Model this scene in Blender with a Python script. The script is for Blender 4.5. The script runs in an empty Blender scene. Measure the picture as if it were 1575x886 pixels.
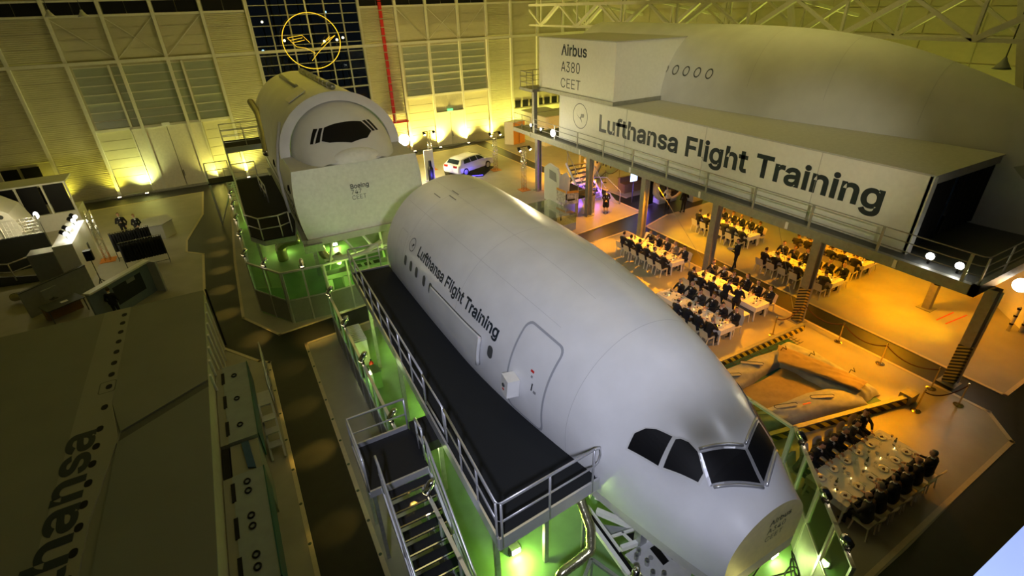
import bpy, bmesh, math, random
from mathutils import Vector, Matrix
random.seed(7)
SC = bpy.context.scene
COL = SC.collection
PI = math.pi

# ------------------------------------------------------------------ camera
def make_camera():
    yaw, pitch, roll = map(math.radians, (-28.25, 29.21, 1.876))
    f = Vector((-math.cos(pitch)*math.sin(yaw), math.cos(pitch)*math.cos(yaw), -math.sin(pitch)))
    r = f.cross(Vector((0, 0, 1))).normalized(); d = f.cross(r)
    r2 = r*math.cos(roll)+d*math.sin(roll); d2 = -r*math.sin(roll)+d*math.cos(roll)
    cd = bpy.data.cameras.new('camera'); co = bpy.data.objects.new('camera', cd); COL.objects.link(co)
    m = Matrix((r2, -d2, -f)).transposed().to_4x4(); m.translation = Vector((0, 0, 13))
    co.matrix_world = m
    cd.sensor_width = 36; cd.lens = 36*783.7/1575; cd.clip_start = .05; cd.clip_end = 600
    SC.camera = co
make_camera()

# ------------------------------------------------------------------ world, exposure, large lights
w = bpy.data.worlds.new('night'); SC.world = w; w.use_nodes = True
bg = w.node_tree.nodes['Background']; bg.inputs[0].default_value = (.004, .005, .006, 1); bg.inputs[1].default_value = 1.0
SC.view_settings.view_transform = 'Standard'; SC.view_settings.look = 'None'
SC.view_settings.exposure = 0.0; SC.view_settings.gamma = 1.0; SC.view_settings.use_curve_mapping = False

def lamp(kind, loc, energy, color, target=None, size=.2, angle=60, blend=.6, sizey=None, name=None):
    ld = bpy.data.lights.new(name or kind.lower()+'_light', kind); ld.energy = energy; ld.color = color
    if kind == 'AREA':
        ld.size = size
        if sizey: ld.shape = 'RECTANGLE'; ld.size_y = sizey
    else: ld.shadow_soft_size = size
    if kind == 'SPOT': ld.spot_size = math.radians(angle); ld.spot_blend = blend
    o = bpy.data.objects.new(ld.name, ld); COL.objects.link(o); o.location = loc
    if target is not None:
        o.rotation_euler = (Vector(target)-Vector(loc)).to_track_quat('-Z', 'Y').to_euler()
    return o
# unseen area lamps added under the roof as dim ambient fill
for (x, y, e, c) in ((7, 14, 190, (1, .86, .36)), (-8, 32, 36, (1, .88, .08)), (27, 19, 240, (1, .84, .24)), (8, 39, 210, (1, .82, .03)), (-9, 12, 28, (.86, 1, .30))):
    lamp('AREA', (x, y, 17.4), e, c, (x, y, 0), 9)
# gallery spotlights: cool ones on the nearest mock-up, unseen warm ones added as fill
lamp('SPOT', (-3.0, -3.5, 15.5), 8200, (.76, .79, 1), (6.2, 9.0, 4.6), .6, 46, .8)
lamp('SPOT', (.0, -5.0, 15.8), 9000, (1, .92, .68), (21, 12.2, 7.0), .3, 18, 1)  # unseen spot added to brighten the near half of the sign
lamp('SPOT', (.0, -5.0, 15.8), 15000, (1, .92, .68), (21, 23.5, 7.6), .3, 21, 1)  # unseen spot added to brighten the far half of the sign
lamp('SPOT', (12, -3.0, 16.0), 1000, (.80, .84, 1), (8.0, 6.5, 5), .5, 26, .8)
lamp('SPOT', (1.0, -5.5, 15.5), 9000, (1, .93, .84), (5.4, 26, 6.0), .4, 17, .7)  # unseen neutral spot added to lift the rear mock-up's front plate

# ------------------------------------------------------------------ helpers
WL = {}
def tag(o, label=None, cat=None, group=None, kind=None):
    if label: o['label'] = label
    if cat: o['category'] = cat
    if group: o['group'] = group
    if kind: o['kind'] = kind
    return o
def thing(name, label, cat, loc=(0, 0, 0), rz=0, group=None, kind=None):
    o = bpy.data.objects.new(name, None); COL.objects.link(o); o.location = loc; o.rotation_euler = (0, 0, rz)
    o.empty_display_size = .1; WL[o.name] = Vector(loc)
    return tag(o, label, cat, group, kind)
def wl(o):
    return WL.get(o.name, Vector((0, 0, 0))) if o else Vector((0, 0, 0))
def put(name, me, parent=None, loc=(0, 0, 0), rot=(0, 0, 0), scale=(1, 1, 1), world=False):
    o = bpy.data.objects.new(name, me); COL.objects.link(o)
    l = Vector(loc)
    if parent:
        o.parent = parent
        if world: l = l-wl(parent)
    o.location = l; o.rotation_euler = rot; o.scale = scale
    WL[o.name] = wl(parent)+l if parent else l
    return o
def copy_tree(o, loc=None, rz=None, parent=None):
    c = o.copy(); COL.objects.link(c)
    if parent: c.parent = parent
    if loc is not None: c.location = loc
    if rz is not None: c.rotation_euler = (0, 0, rz)
    for ch in list(o.children): copy_tree(ch, parent=c)
    return c

class MB:
    def __init__(s): s.v = []; s.f = []; s.m = []; s.mi = 0
    def add(s, vs, fs):
        b = len(s.v); s.v += [tuple(v) for v in vs]; s.f += [tuple(b+i for i in f) for f in fs]; s.m += [s.mi]*len(fs); return s
    def box(s, x0, x1, y0, y1, z0, z1):
        return s.add([(x0, y0, z0), (x1, y0, z0), (x1, y1, z0), (x0, y1, z0), (x0, y0, z1), (x1, y0, z1), (x1, y1, z1), (x0, y1, z1)],
                     [(3, 2, 1, 0), (4, 5, 6, 7), (0, 1, 5, 4), (1, 2, 6, 5), (2, 3, 7, 6), (3, 0, 4, 7)])
    def obox(s, c, sz, rz=0, rx=0, ry=0):
        R = Matrix.Rotation(rz, 3, 'Z') @ Matrix.Rotation(ry, 3, 'Y') @ Matrix.Rotation(rx, 3, 'X'); c = Vector(c)
        a, b, d = sz[0]/2, sz[1]/2, sz[2]/2
        vs = [c+R @ Vector(p) for p in ((-a, -b, -d), (a, -b, -d), (a, b, -d), (-a, b, -d), (-a, -b, d), (a, -b, d), (a, b, d), (-a, b, d))]
        return s.add(vs, [(3, 2, 1, 0), (4, 5, 6, 7), (0, 1, 5, 4), (1, 2, 6, 5), (2, 3, 7, 6), (3, 0, 4, 7)])
    def bar(s, p, q, w, h=None):
        """square bar from p to q"""
        p = Vector(p); q = Vector(q); h = h or w; d = (q-p).normalized()
        u = Vector((0, 0, 1)) if abs(d.z) < .95 else Vector((1, 0, 0))
        a = d.cross(u).normalized(); b = a.cross(d).normalized()
        vs = [e+a*(w/2*i)+b*(h/2*j) for e in (p, q) for i, j in ((-1, -1), (1, -1), (1, 1), (-1, 1))]
        return s.add(vs, [(0, 1, 2, 3), (7, 6, 5, 4), (0, 4, 5, 1), (1, 5, 6, 2), (2, 6, 7, 3), (3, 7, 4, 0)])
    def tube(s, p, q, r, n=8, r2=None, cap=True):
        p = Vector(p); q = Vector(q); r2 = r if r2 is None else r2; d = (q-p).normalized()
        u = Vector((0, 0, 1)) if abs(d.z) < .9 else Vector((1, 0, 0))
        a = d.cross(u).normalized(); b = a.cross(d).normalized(); vs = []
        for e, rr in ((p, r), (q, r2)):
            for i in range(n):
                t = 2*PI*i/n; vs.append(e+a*(math.cos(t)*rr)+b*(math.sin(t)*rr))
        fs = [(i, (i+1) % n, n+(i+1) % n, n+i) for i in range(n)]
        if cap: fs += [tuple(range(n-1, -1, -1)), tuple(range(n, 2*n))]
        return s.add(vs, fs)
    def path(s, pts, r, n=8):
        pts = [Vector(p) for p in pts]; rings = []; N = len(pts); a = None
        rr = r if isinstance(r, (list, tuple)) else [r]*N
        for i, p in enumerate(pts):
            d = (pts[min(i+1, N-1)]-pts[max(i-1, 0)]).normalized()
            if a is None:
                u = Vector((0, 0, 1)) if abs(d.z) < .9 else Vector((1, 0, 0)); a = d.cross(u).normalized()
            else: a = (a-d*a.dot(d)).normalized()
            b = a.cross(d)
            rings.append([p+a*(math.cos(2*PI*k/n)*rr[i])+b*(math.sin(2*PI*k/n)*rr[i]) for k in range(n)])
        vs = [v for g in rings for v in g]
        fs = [(i*n+k, i*n+(k+1) % n, (i+1)*n+(k+1) % n, (i+1)*n+k) for i in range(N-1) for k in range(n)]
        fs += [tuple(range(n-1, -1, -1)), tuple(range((N-1)*n, N*n))]
        return s.add(vs, fs)
    def prism(s, poly, z0, z1):
        n = len(poly)
        ar = sum(poly[i][0]*poly[(i+1) % n][1]-poly[(i+1) % n][0]*poly[i][1] for i in range(n))
        if ar < 0: poly = poly[::-1]
        vs = [(x, y, z0) for x, y in poly]+[(x, y, z1) for x, y in poly]
        return s.add(vs, [tuple(range(n-1, -1, -1)), tuple(range(n, 2*n))]+[(i, (i+1) % n, n+(i+1) % n, n+i) for i in range(n)])
    def extr(s, poly, vec):
        """3d polygon extruded along vec"""
        n = len(poly); v = Vector(vec); vs = [Vector(p) for p in poly]; vs += [p+v for p in vs]
        return s.add(vs, [tuple(range(n-1, -1, -1)), tuple(range(n, 2*n))]+[(i, (i+1) % n, n+(i+1) % n, n+i) for i in range(n)])
    def lathe(s, prof, c=(0, 0, 0), n=16, cap=True):
        vs = []; cx, cy, cz = c
        for r, z in prof:
            for i in range(n): t = 2*PI*i/n; vs.append((cx+r*math.cos(t), cy+r*math.sin(t), cz+z))
        m = len(prof); fs = [(j*n+i, j*n+(i+1) % n, (j+1)*n+(i+1) % n, (j+1)*n+i) for j in range(m-1) for i in range(n)]
        if cap: fs += [tuple(range(n-1, -1, -1)), tuple(range((m-1)*n, m*n))]
        return s.add(vs, fs)
    def ball(s, c, r, nu=12, nv=8, keep=None, R=None):
        if not isinstance(r, (tuple, list)): r = (r, r, r)
        c = Vector(c); vs = []; loc = []
        for j in range(nv+1):
            ph = PI*j/nv-PI/2
            for i in range(nu):
                t = 2*PI*i/nu; p = Vector((r[0]*math.cos(ph)*math.cos(t), r[1]*math.cos(ph)*math.sin(t), r[2]*math.sin(ph)))
                loc.append(p); vs.append(c+(R @ p if R else p))
        fs = [(j*nu+i, j*nu+(i+1) % nu, (j+1)*nu+(i+1) % nu, (j+1)*nu+i) for j in range(nv) for i in range(nu)]
        if keep: fs = [f for f in fs if all(keep(loc[k]) for k in f)]
        return s.add(vs, fs)
    def grid(s, rows, flip=False):
        n = len(rows[0]); vs = [p for r in rows for p in r]
        fs = [(i*n+j, i*n+j+1, (i+1)*n+j+1, (i+1)*n+j) for i in range(len(rows)-1) for j in range(n-1)]
        if flip: fs = [f[::-1] for f in fs]
        return s.add(vs, fs)
    def mesh(s, name, mats, smooth=False, off=None, merge=False):
        me = bpy.data.meshes.new(name)
        vs = s.v if off is None else [(v[0]-off[0], v[1]-off[1], v[2]-off[2]) for v in s.v]
        me.from_pydata(vs, [], s.f)
        if not isinstance(mats, (list, tuple)): mats = [mats]
        for m in mats: me.materials.append(m)
        if len(mats) > 1: me.polygons.foreach_set('material_index', s.m)
        bm = bmesh.new(); bm.from_mesh(me)
        if merge: bmesh.ops.remove_doubles(bm, verts=bm.verts, dist=1e-4)
        bm.to_mesh(me); bm.free()
        if smooth:
            me.polygons.foreach_set('use_smooth', [True]*len(me.polygons))
            if smooth == 'auto': me.set_sharp_from_angle(angle=math.radians(38))
        me.update(); return me
    def build(s, name, mats, parent=None, smooth=False, local=False, merge=False):
        """world coordinates (or local to the parent when local)"""
        if parent:
            off = (0, 0, 0) if local else wl(parent)
            return put(name, s.mesh(name, mats, smooth, off, merge), parent)
        xs = [v[0] for v in s.v]; ys = [v[1] for v in s.v]; zs = [v[2] for v in s.v]
        o = ((min(xs)+max(xs))/2, (min(ys)+max(ys))/2, min(zs))
        return put(name, s.mesh(name, mats, smooth, o, merge), None, o)

# ------------------------------------------------------------------ materials
def mat(name, col, rough=.5, metal=0, emit=None, es=1, var=.06, scale=6, bump=0, bscale=40, spec=None, alpha=None, coat=0):
    m = bpy.data.materials.new(name); m.use_nodes = True; nt = m.node_tree; N = nt.nodes; L = nt.links; b = N['Principled BSDF']
    b.inputs['Roughness'].default_value = rough; b.inputs['Metallic'].default_value = metal
    if spec is not None: b.inputs['Specular IOR Level'].default_value = spec
    if coat: b.inputs['Coat Weight'].default_value = coat; b.inputs['Coat Roughness'].default_value = .12
    tc = N.new('ShaderNodeTexCoord')
    if var:
        n = N.new('ShaderNodeTexNoise'); n.inputs['Scale'].default_value = scale; n.inputs['Detail'].default_value = 5
        L.new(tc.outputs['Object'], n.inputs['Vector'])
        r = N.new('ShaderNodeMapRange'); r.inputs[1].default_value = .3; r.inputs[2].default_value = .7; r.inputs[3].default_value = 1-var; r.inputs[4].default_value = 1+var
        L.new(n.outputs[0], r.inputs[0])
        mx = N.new('ShaderNodeVectorMath'); mx.operation = 'SCALE'; mx.inputs[0].default_value = col[:3]; L.new(r.outputs[0], mx.inputs['Scale'])
        L.new(mx.outputs[0], b.inputs['Base Color'])
    else: b.inputs['Base Color'].default_value = (*col[:3], 1)
    if bump:
        n2 = N.new('ShaderNodeTexNoise'); n2.inputs['Scale'].default_value = bscale; n2.inputs['Detail'].default_value = 4; L.new(tc.outputs['Object'], n2.inputs['Vector'])
        bp = N.new('ShaderNodeBump'); bp.inputs['Strength'].default_value = bump; bp.inputs['Distance'].default_value = .02; L.new(n2.outputs[0], bp.inputs['Height']); L.new(bp.outputs[0], b.inputs['Normal'])
    if emit: b.inputs['Emission Color'].default_value = (*emit, 1); b.inputs['Emission Strength'].default_value = es
    return m
def glass(name, tint, k=.12, rough=.03):
    m = bpy.data.materials.new(name); m.use_nodes = True; nt = m.node_tree; N = nt.nodes; L = nt.links
    N.remove(N['Principled BSDF']); out = N['Material Output']
    t = N.new('ShaderNodeBsdfTransparent'); t.inputs[0].default_value = (*tint, 1)
    g = N.new('ShaderNodeBsdfGlossy'); g.inputs['Roughness'].default_value = rough; g.inputs[0].default_value = (.9, .9, .9, 1)
    lw = N.new('ShaderNodeLayerWeight'); lw.inputs[0].default_value = .5; mr = N.new('ShaderNodeMapRange'); mr.inputs[3].default_value = k*.4; mr.inputs[4].default_value = min(1, k*4)
    L.new(lw.outputs['Facing'], mr.inputs[0]); mx = N.new('ShaderNodeMixShader')
    L.new(mr.outputs[0], mx.inputs[0]); L.new(t.outputs[0], mx.inputs[1]); L.new(g.outputs[0], mx.inputs[2]); L.new(mx.outputs[0], out.inputs[0])
    return m
def stripes(name, c1, c2, freq, axis='Y', rough=.5, direction=(1, 0, 1)):
    m = bpy.data.materials.new(name); m.use_nodes = True; nt = m.node_tree; N = nt.nodes; L = nt.links; b = N['Principled BSDF']; b.inputs['Roughness'].default_value = rough
    tc = N.new('ShaderNodeTexCoord'); d = N.new('ShaderNodeVectorMath'); d.operation = 'DOT_PRODUCT'; d.inputs[1].default_value = direction; L.new(tc.outputs['Object'], d.inputs[0])
    mu = N.new('ShaderNodeMath'); mu.operation = 'MULTIPLY'; mu.inputs[1].default_value = freq; L.new(d.outputs['Value'], mu.inputs[0])
    fr = N.new('ShaderNodeMath'); fr.operation = 'FRACT'; L.new(mu.outputs[0], fr.inputs[0])
    gt = N.new('ShaderNodeMath'); gt.operation = 'GREATER_THAN'; gt.inputs[1].default_value = .5; L.new(fr.outputs[0], gt.inputs[0])
    mx = N.new('ShaderNodeMix'); mx.data_type = 'RGBA'; mx.inputs[6].default_value = (*c1, 1); mx.inputs[7].default_value = (*c2, 1); L.new(gt.outputs[0], mx.inputs[0]); L.new(mx.outputs[2], b.inputs['Base Color'])
    return m
M = dict(
    hull=mat('hull_paint', (.74, .74, .74), .30, var=.05, scale=1.2, bump=.04, bscale=6),
    hull2=mat('hull_paint_matt', (.68, .68, .66), .5, var=.05, scale=1),
    face=mat('nose_plate_paint', (.74, .64, .32), .5), face7=mat('front_plate_paint', (.76, .76, .74), .5),
    sign=mat('sign_white', (.80, .79, .74), .45, var=.03), ledge=mat('ledge_grey', (.50, .49, .45), .6),
    letter=mat('letter_navy', (.012, .022, .035), .45, var=0), ringgrey=mat('logo_grey', (.25, .25, .26), .5, var=0),
    black=mat('black', (.004, .004, .005), .55, var=0, spec=.25), blackmat=mat('black_matt', (.008, .008, .009), .8, var=0),
    carpet=mat('deck_carpet', (.007, .009, .011), .95, var=.25, scale=60, bump=.4, bscale=300),
    steel=mat('galvanised_steel', (.42, .43, .42), .38, .75, var=.12, scale=8), chrome=mat('polished_chrome', (.85, .84, .8), .12, 1, var=0),
    alu=mat('aluminium_rail', (.62, .62, .64), .32, .6, var=.04), rail_d=mat('painted_rail', (.34, .33, .28), .45, .2, var=.05),
    beam=mat('platform_steel', (.30, .30, .26), .5, .35, var=.1), post=mat('column_steel', (.30, .29, .24), .5, .3, var=.1),
    asphalt=mat('dark_floor', (.013, .014, .012), .38, var=.2, scale=3), zone=mat('light_floor', (.36, .335, .26), .42, var=.10, scale=.9, bump=.03, bscale=20),
    border=mat('border_strip', (.62, .53, .34), .5, var=.06), stud=mat('floor_stud', (.10, .14, .10), .4, .5),
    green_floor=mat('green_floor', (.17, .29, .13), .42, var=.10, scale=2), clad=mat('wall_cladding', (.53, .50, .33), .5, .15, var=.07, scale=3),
    clad2=mat('flat_wall_panel', (.46, .43, .29), .6, var=.05), column=mat('wall_column', (.62, .60, .50), .5, var=.04),
    louvre=mat('frosted_pane', (.33, .36, .27), .28, var=.08, scale=2), doorm=mat('hangar_door', (.62, .58, .46), .5, var=.06),
    red=mat('red_paint', (.62, .02, .015), .4, var=.05), mull=mat('mullion', (.40, .40, .34), .45, .3),
    white=mat('white_plastic', (.80, .79, .76), .4, var=.02), cream=mat('cream_plastic', (.76, .70, .56), .4, var=.02), cloth=mat('table_linen', (.80, .79, .75), .8, var=.03, scale=20, bump=.1, bscale=60),
    orange=mat('orange_paint', (.75, .33, .04), .5), grey=mat('mid_grey', (.24, .25, .25), .5), dgrey=mat('dark_grey', (.07, .075, .075), .5), lgrey=mat('light_grey', (.5, .5, .5), .5),
    printg=mat('printed_roof', (.21, .215, .18), .65, var=.05, scale=.6), printf=mat('printed_fuselage', (.27, .27, .22), .6, var=.06, scale=.4), printl=mat('printed_wing', (.185, .195, .175), .6, var=.05, scale=.5),
    cabinet=mat('blue_grey_sheet', (.25, .29, .29), .55, var=.08, scale=3), sill=mat('sill_paint', (.30, .38, .62), .5, var=.03), teal=mat('teal_edge', (.01, .10, .09), .4),
    suit=mat('dark_suit', (.010, .010, .013), .85, var=.1), suit2=mat('navy_suit', (.013, .017, .03), .85), suit3=mat('charcoal_suit', (.03, .03, .032), .85), tan=mat('tan_jacket', (.28, .22, .14), .8),
    skin=mat('skin', (.62, .36, .25), .5, var=.05, scale=12), shirt=mat('white_shirt', (.75, .75, .76), .7), shoe=mat('black_shoe', (.01, .01, .01), .3), lip=mat('lip', (.28, .07, .06), .5, var=0),
    hair_b=mat('brown_hair', (.035, .018, .008), .6), hair_k=mat('black_hair', (.008, .007, .006), .5), hair_g=mat('grey_hair', (.22, .21, .19), .6), hair_y=mat('blond_hair', (.36, .23, .08), .6), tie=mat('tie', (.03, .03, .07), .6), patt=mat('patterned_dress', (.05, .05, .045), .8, var=.8, scale=40),
    foodr=mat('roast_food', (.10, .035, .012), .5, var=.4, scale=40), china=mat('white_china', (.82, .81, .78), .2, var=0), wine=mat('red_wine', (.06, .004, .008), .1), bottle=glass('bottle_green', (.15, .25, .1), .2),
    gl=glass('clear_glass', (.86, .93, .86), .12), glg=glass('green_partition_glass', (.70, .86, .66), .06), night=glass('night_glazing', (.75, .8, .8), .035), wglass=glass('wine_glass', (.93, .94, .93), .22),
    rubber=mat('rubber', (.012, .012, .012), .7), duct=mat('foil_duct', (.45, .42, .26), .22, .85, bump=.5, bscale=20), velvet=mat('dark_red_rope', (.05, .008, .010), .8),
    tarp=mat('grey_slide_fabric', (.36, .38, .38), .55, var=.14, scale=4, bump=.9, bscale=3), sand=mat('ochre_fabric', (.34, .25, .12), .7, var=.1), basin=mat('basin_teal', (.02, .12, .11), .4), net=mat('netting', (.10, .09, .06), .8),
    hazard=stripes('hazard_stripe', (.65, .52, .02), (.012, .012, .012), 3.0, direction=(1, 1, 1)), hazardp=stripes('hazard_post', (.55, .42, .10), (.015, .015, .015), 7.0, direction=(.5, .5, 1)),
    neon=mat('yellow_neon', (.8, .6, .05), .5, emit=(1, .60, .03), es=1.1, var=0), glow=mat('lamp_white', (1, 1, 1), .5, emit=(1, .97, .86), es=30, var=0), glow_w=mat('lamp_warm', (1, .8, .5), .5, emit=(1, .62, .18), es=22, var=0), glow_s=mat('lamp_small', (1, .9, .7), .5, emit=(1, .8, .5), es=6, var=0),
    blueglow=mat('blue_led', (.1, .1, .8), .5, emit=(.08, .05, 1), es=5, var=0), screen=mat('screen_light', (.6, .8, 1), .5, emit=(.45, .7, 1), es=2.5, var=0), exit=mat('exit_green', (.1, .5, .2), .5, emit=(.1, .8, .3), es=1.2, var=0),
    carw=mat('car_white', (.80, .80, .80), .18, coat=.6, var=0), carglass=mat('car_glass', (.02, .03, .03), .08, var=0), tail=mat('tail_lamp', (.35, .01, .01), .2, var=0), orangeplate=mat('orange_plate', (.65, .22, .03), .5),
    poster=mat('poster_sheet', (.55, .5, .48), .5, var=.5, scale=7), blue=mat('blue_cloth', (.02, .07, .17), .7), bluegrey=mat('backdrop_blue', (.16, .20, .24), .6), deepblue=mat('picture_navy', (.01, .015, .02), .5),
    wood=mat('wood', (.20, .11, .05), .5), patch=mat('grey_patch', (.42, .42, .40), .5, var=.02), seam=mat('seam', (.56, .56, .56), .5, var=0), gasket=mat('door_gasket', (.36, .37, .40), .4, var=0), curtain=mat('black_curtain', (.004, .004, .005), .9, var=.2), a380patch=mat('window_sticker', (.38, .38, .32), .5, var=0), brass=mat('brass', (.62, .5, .28), .22, 1, var=0),
)

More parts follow.
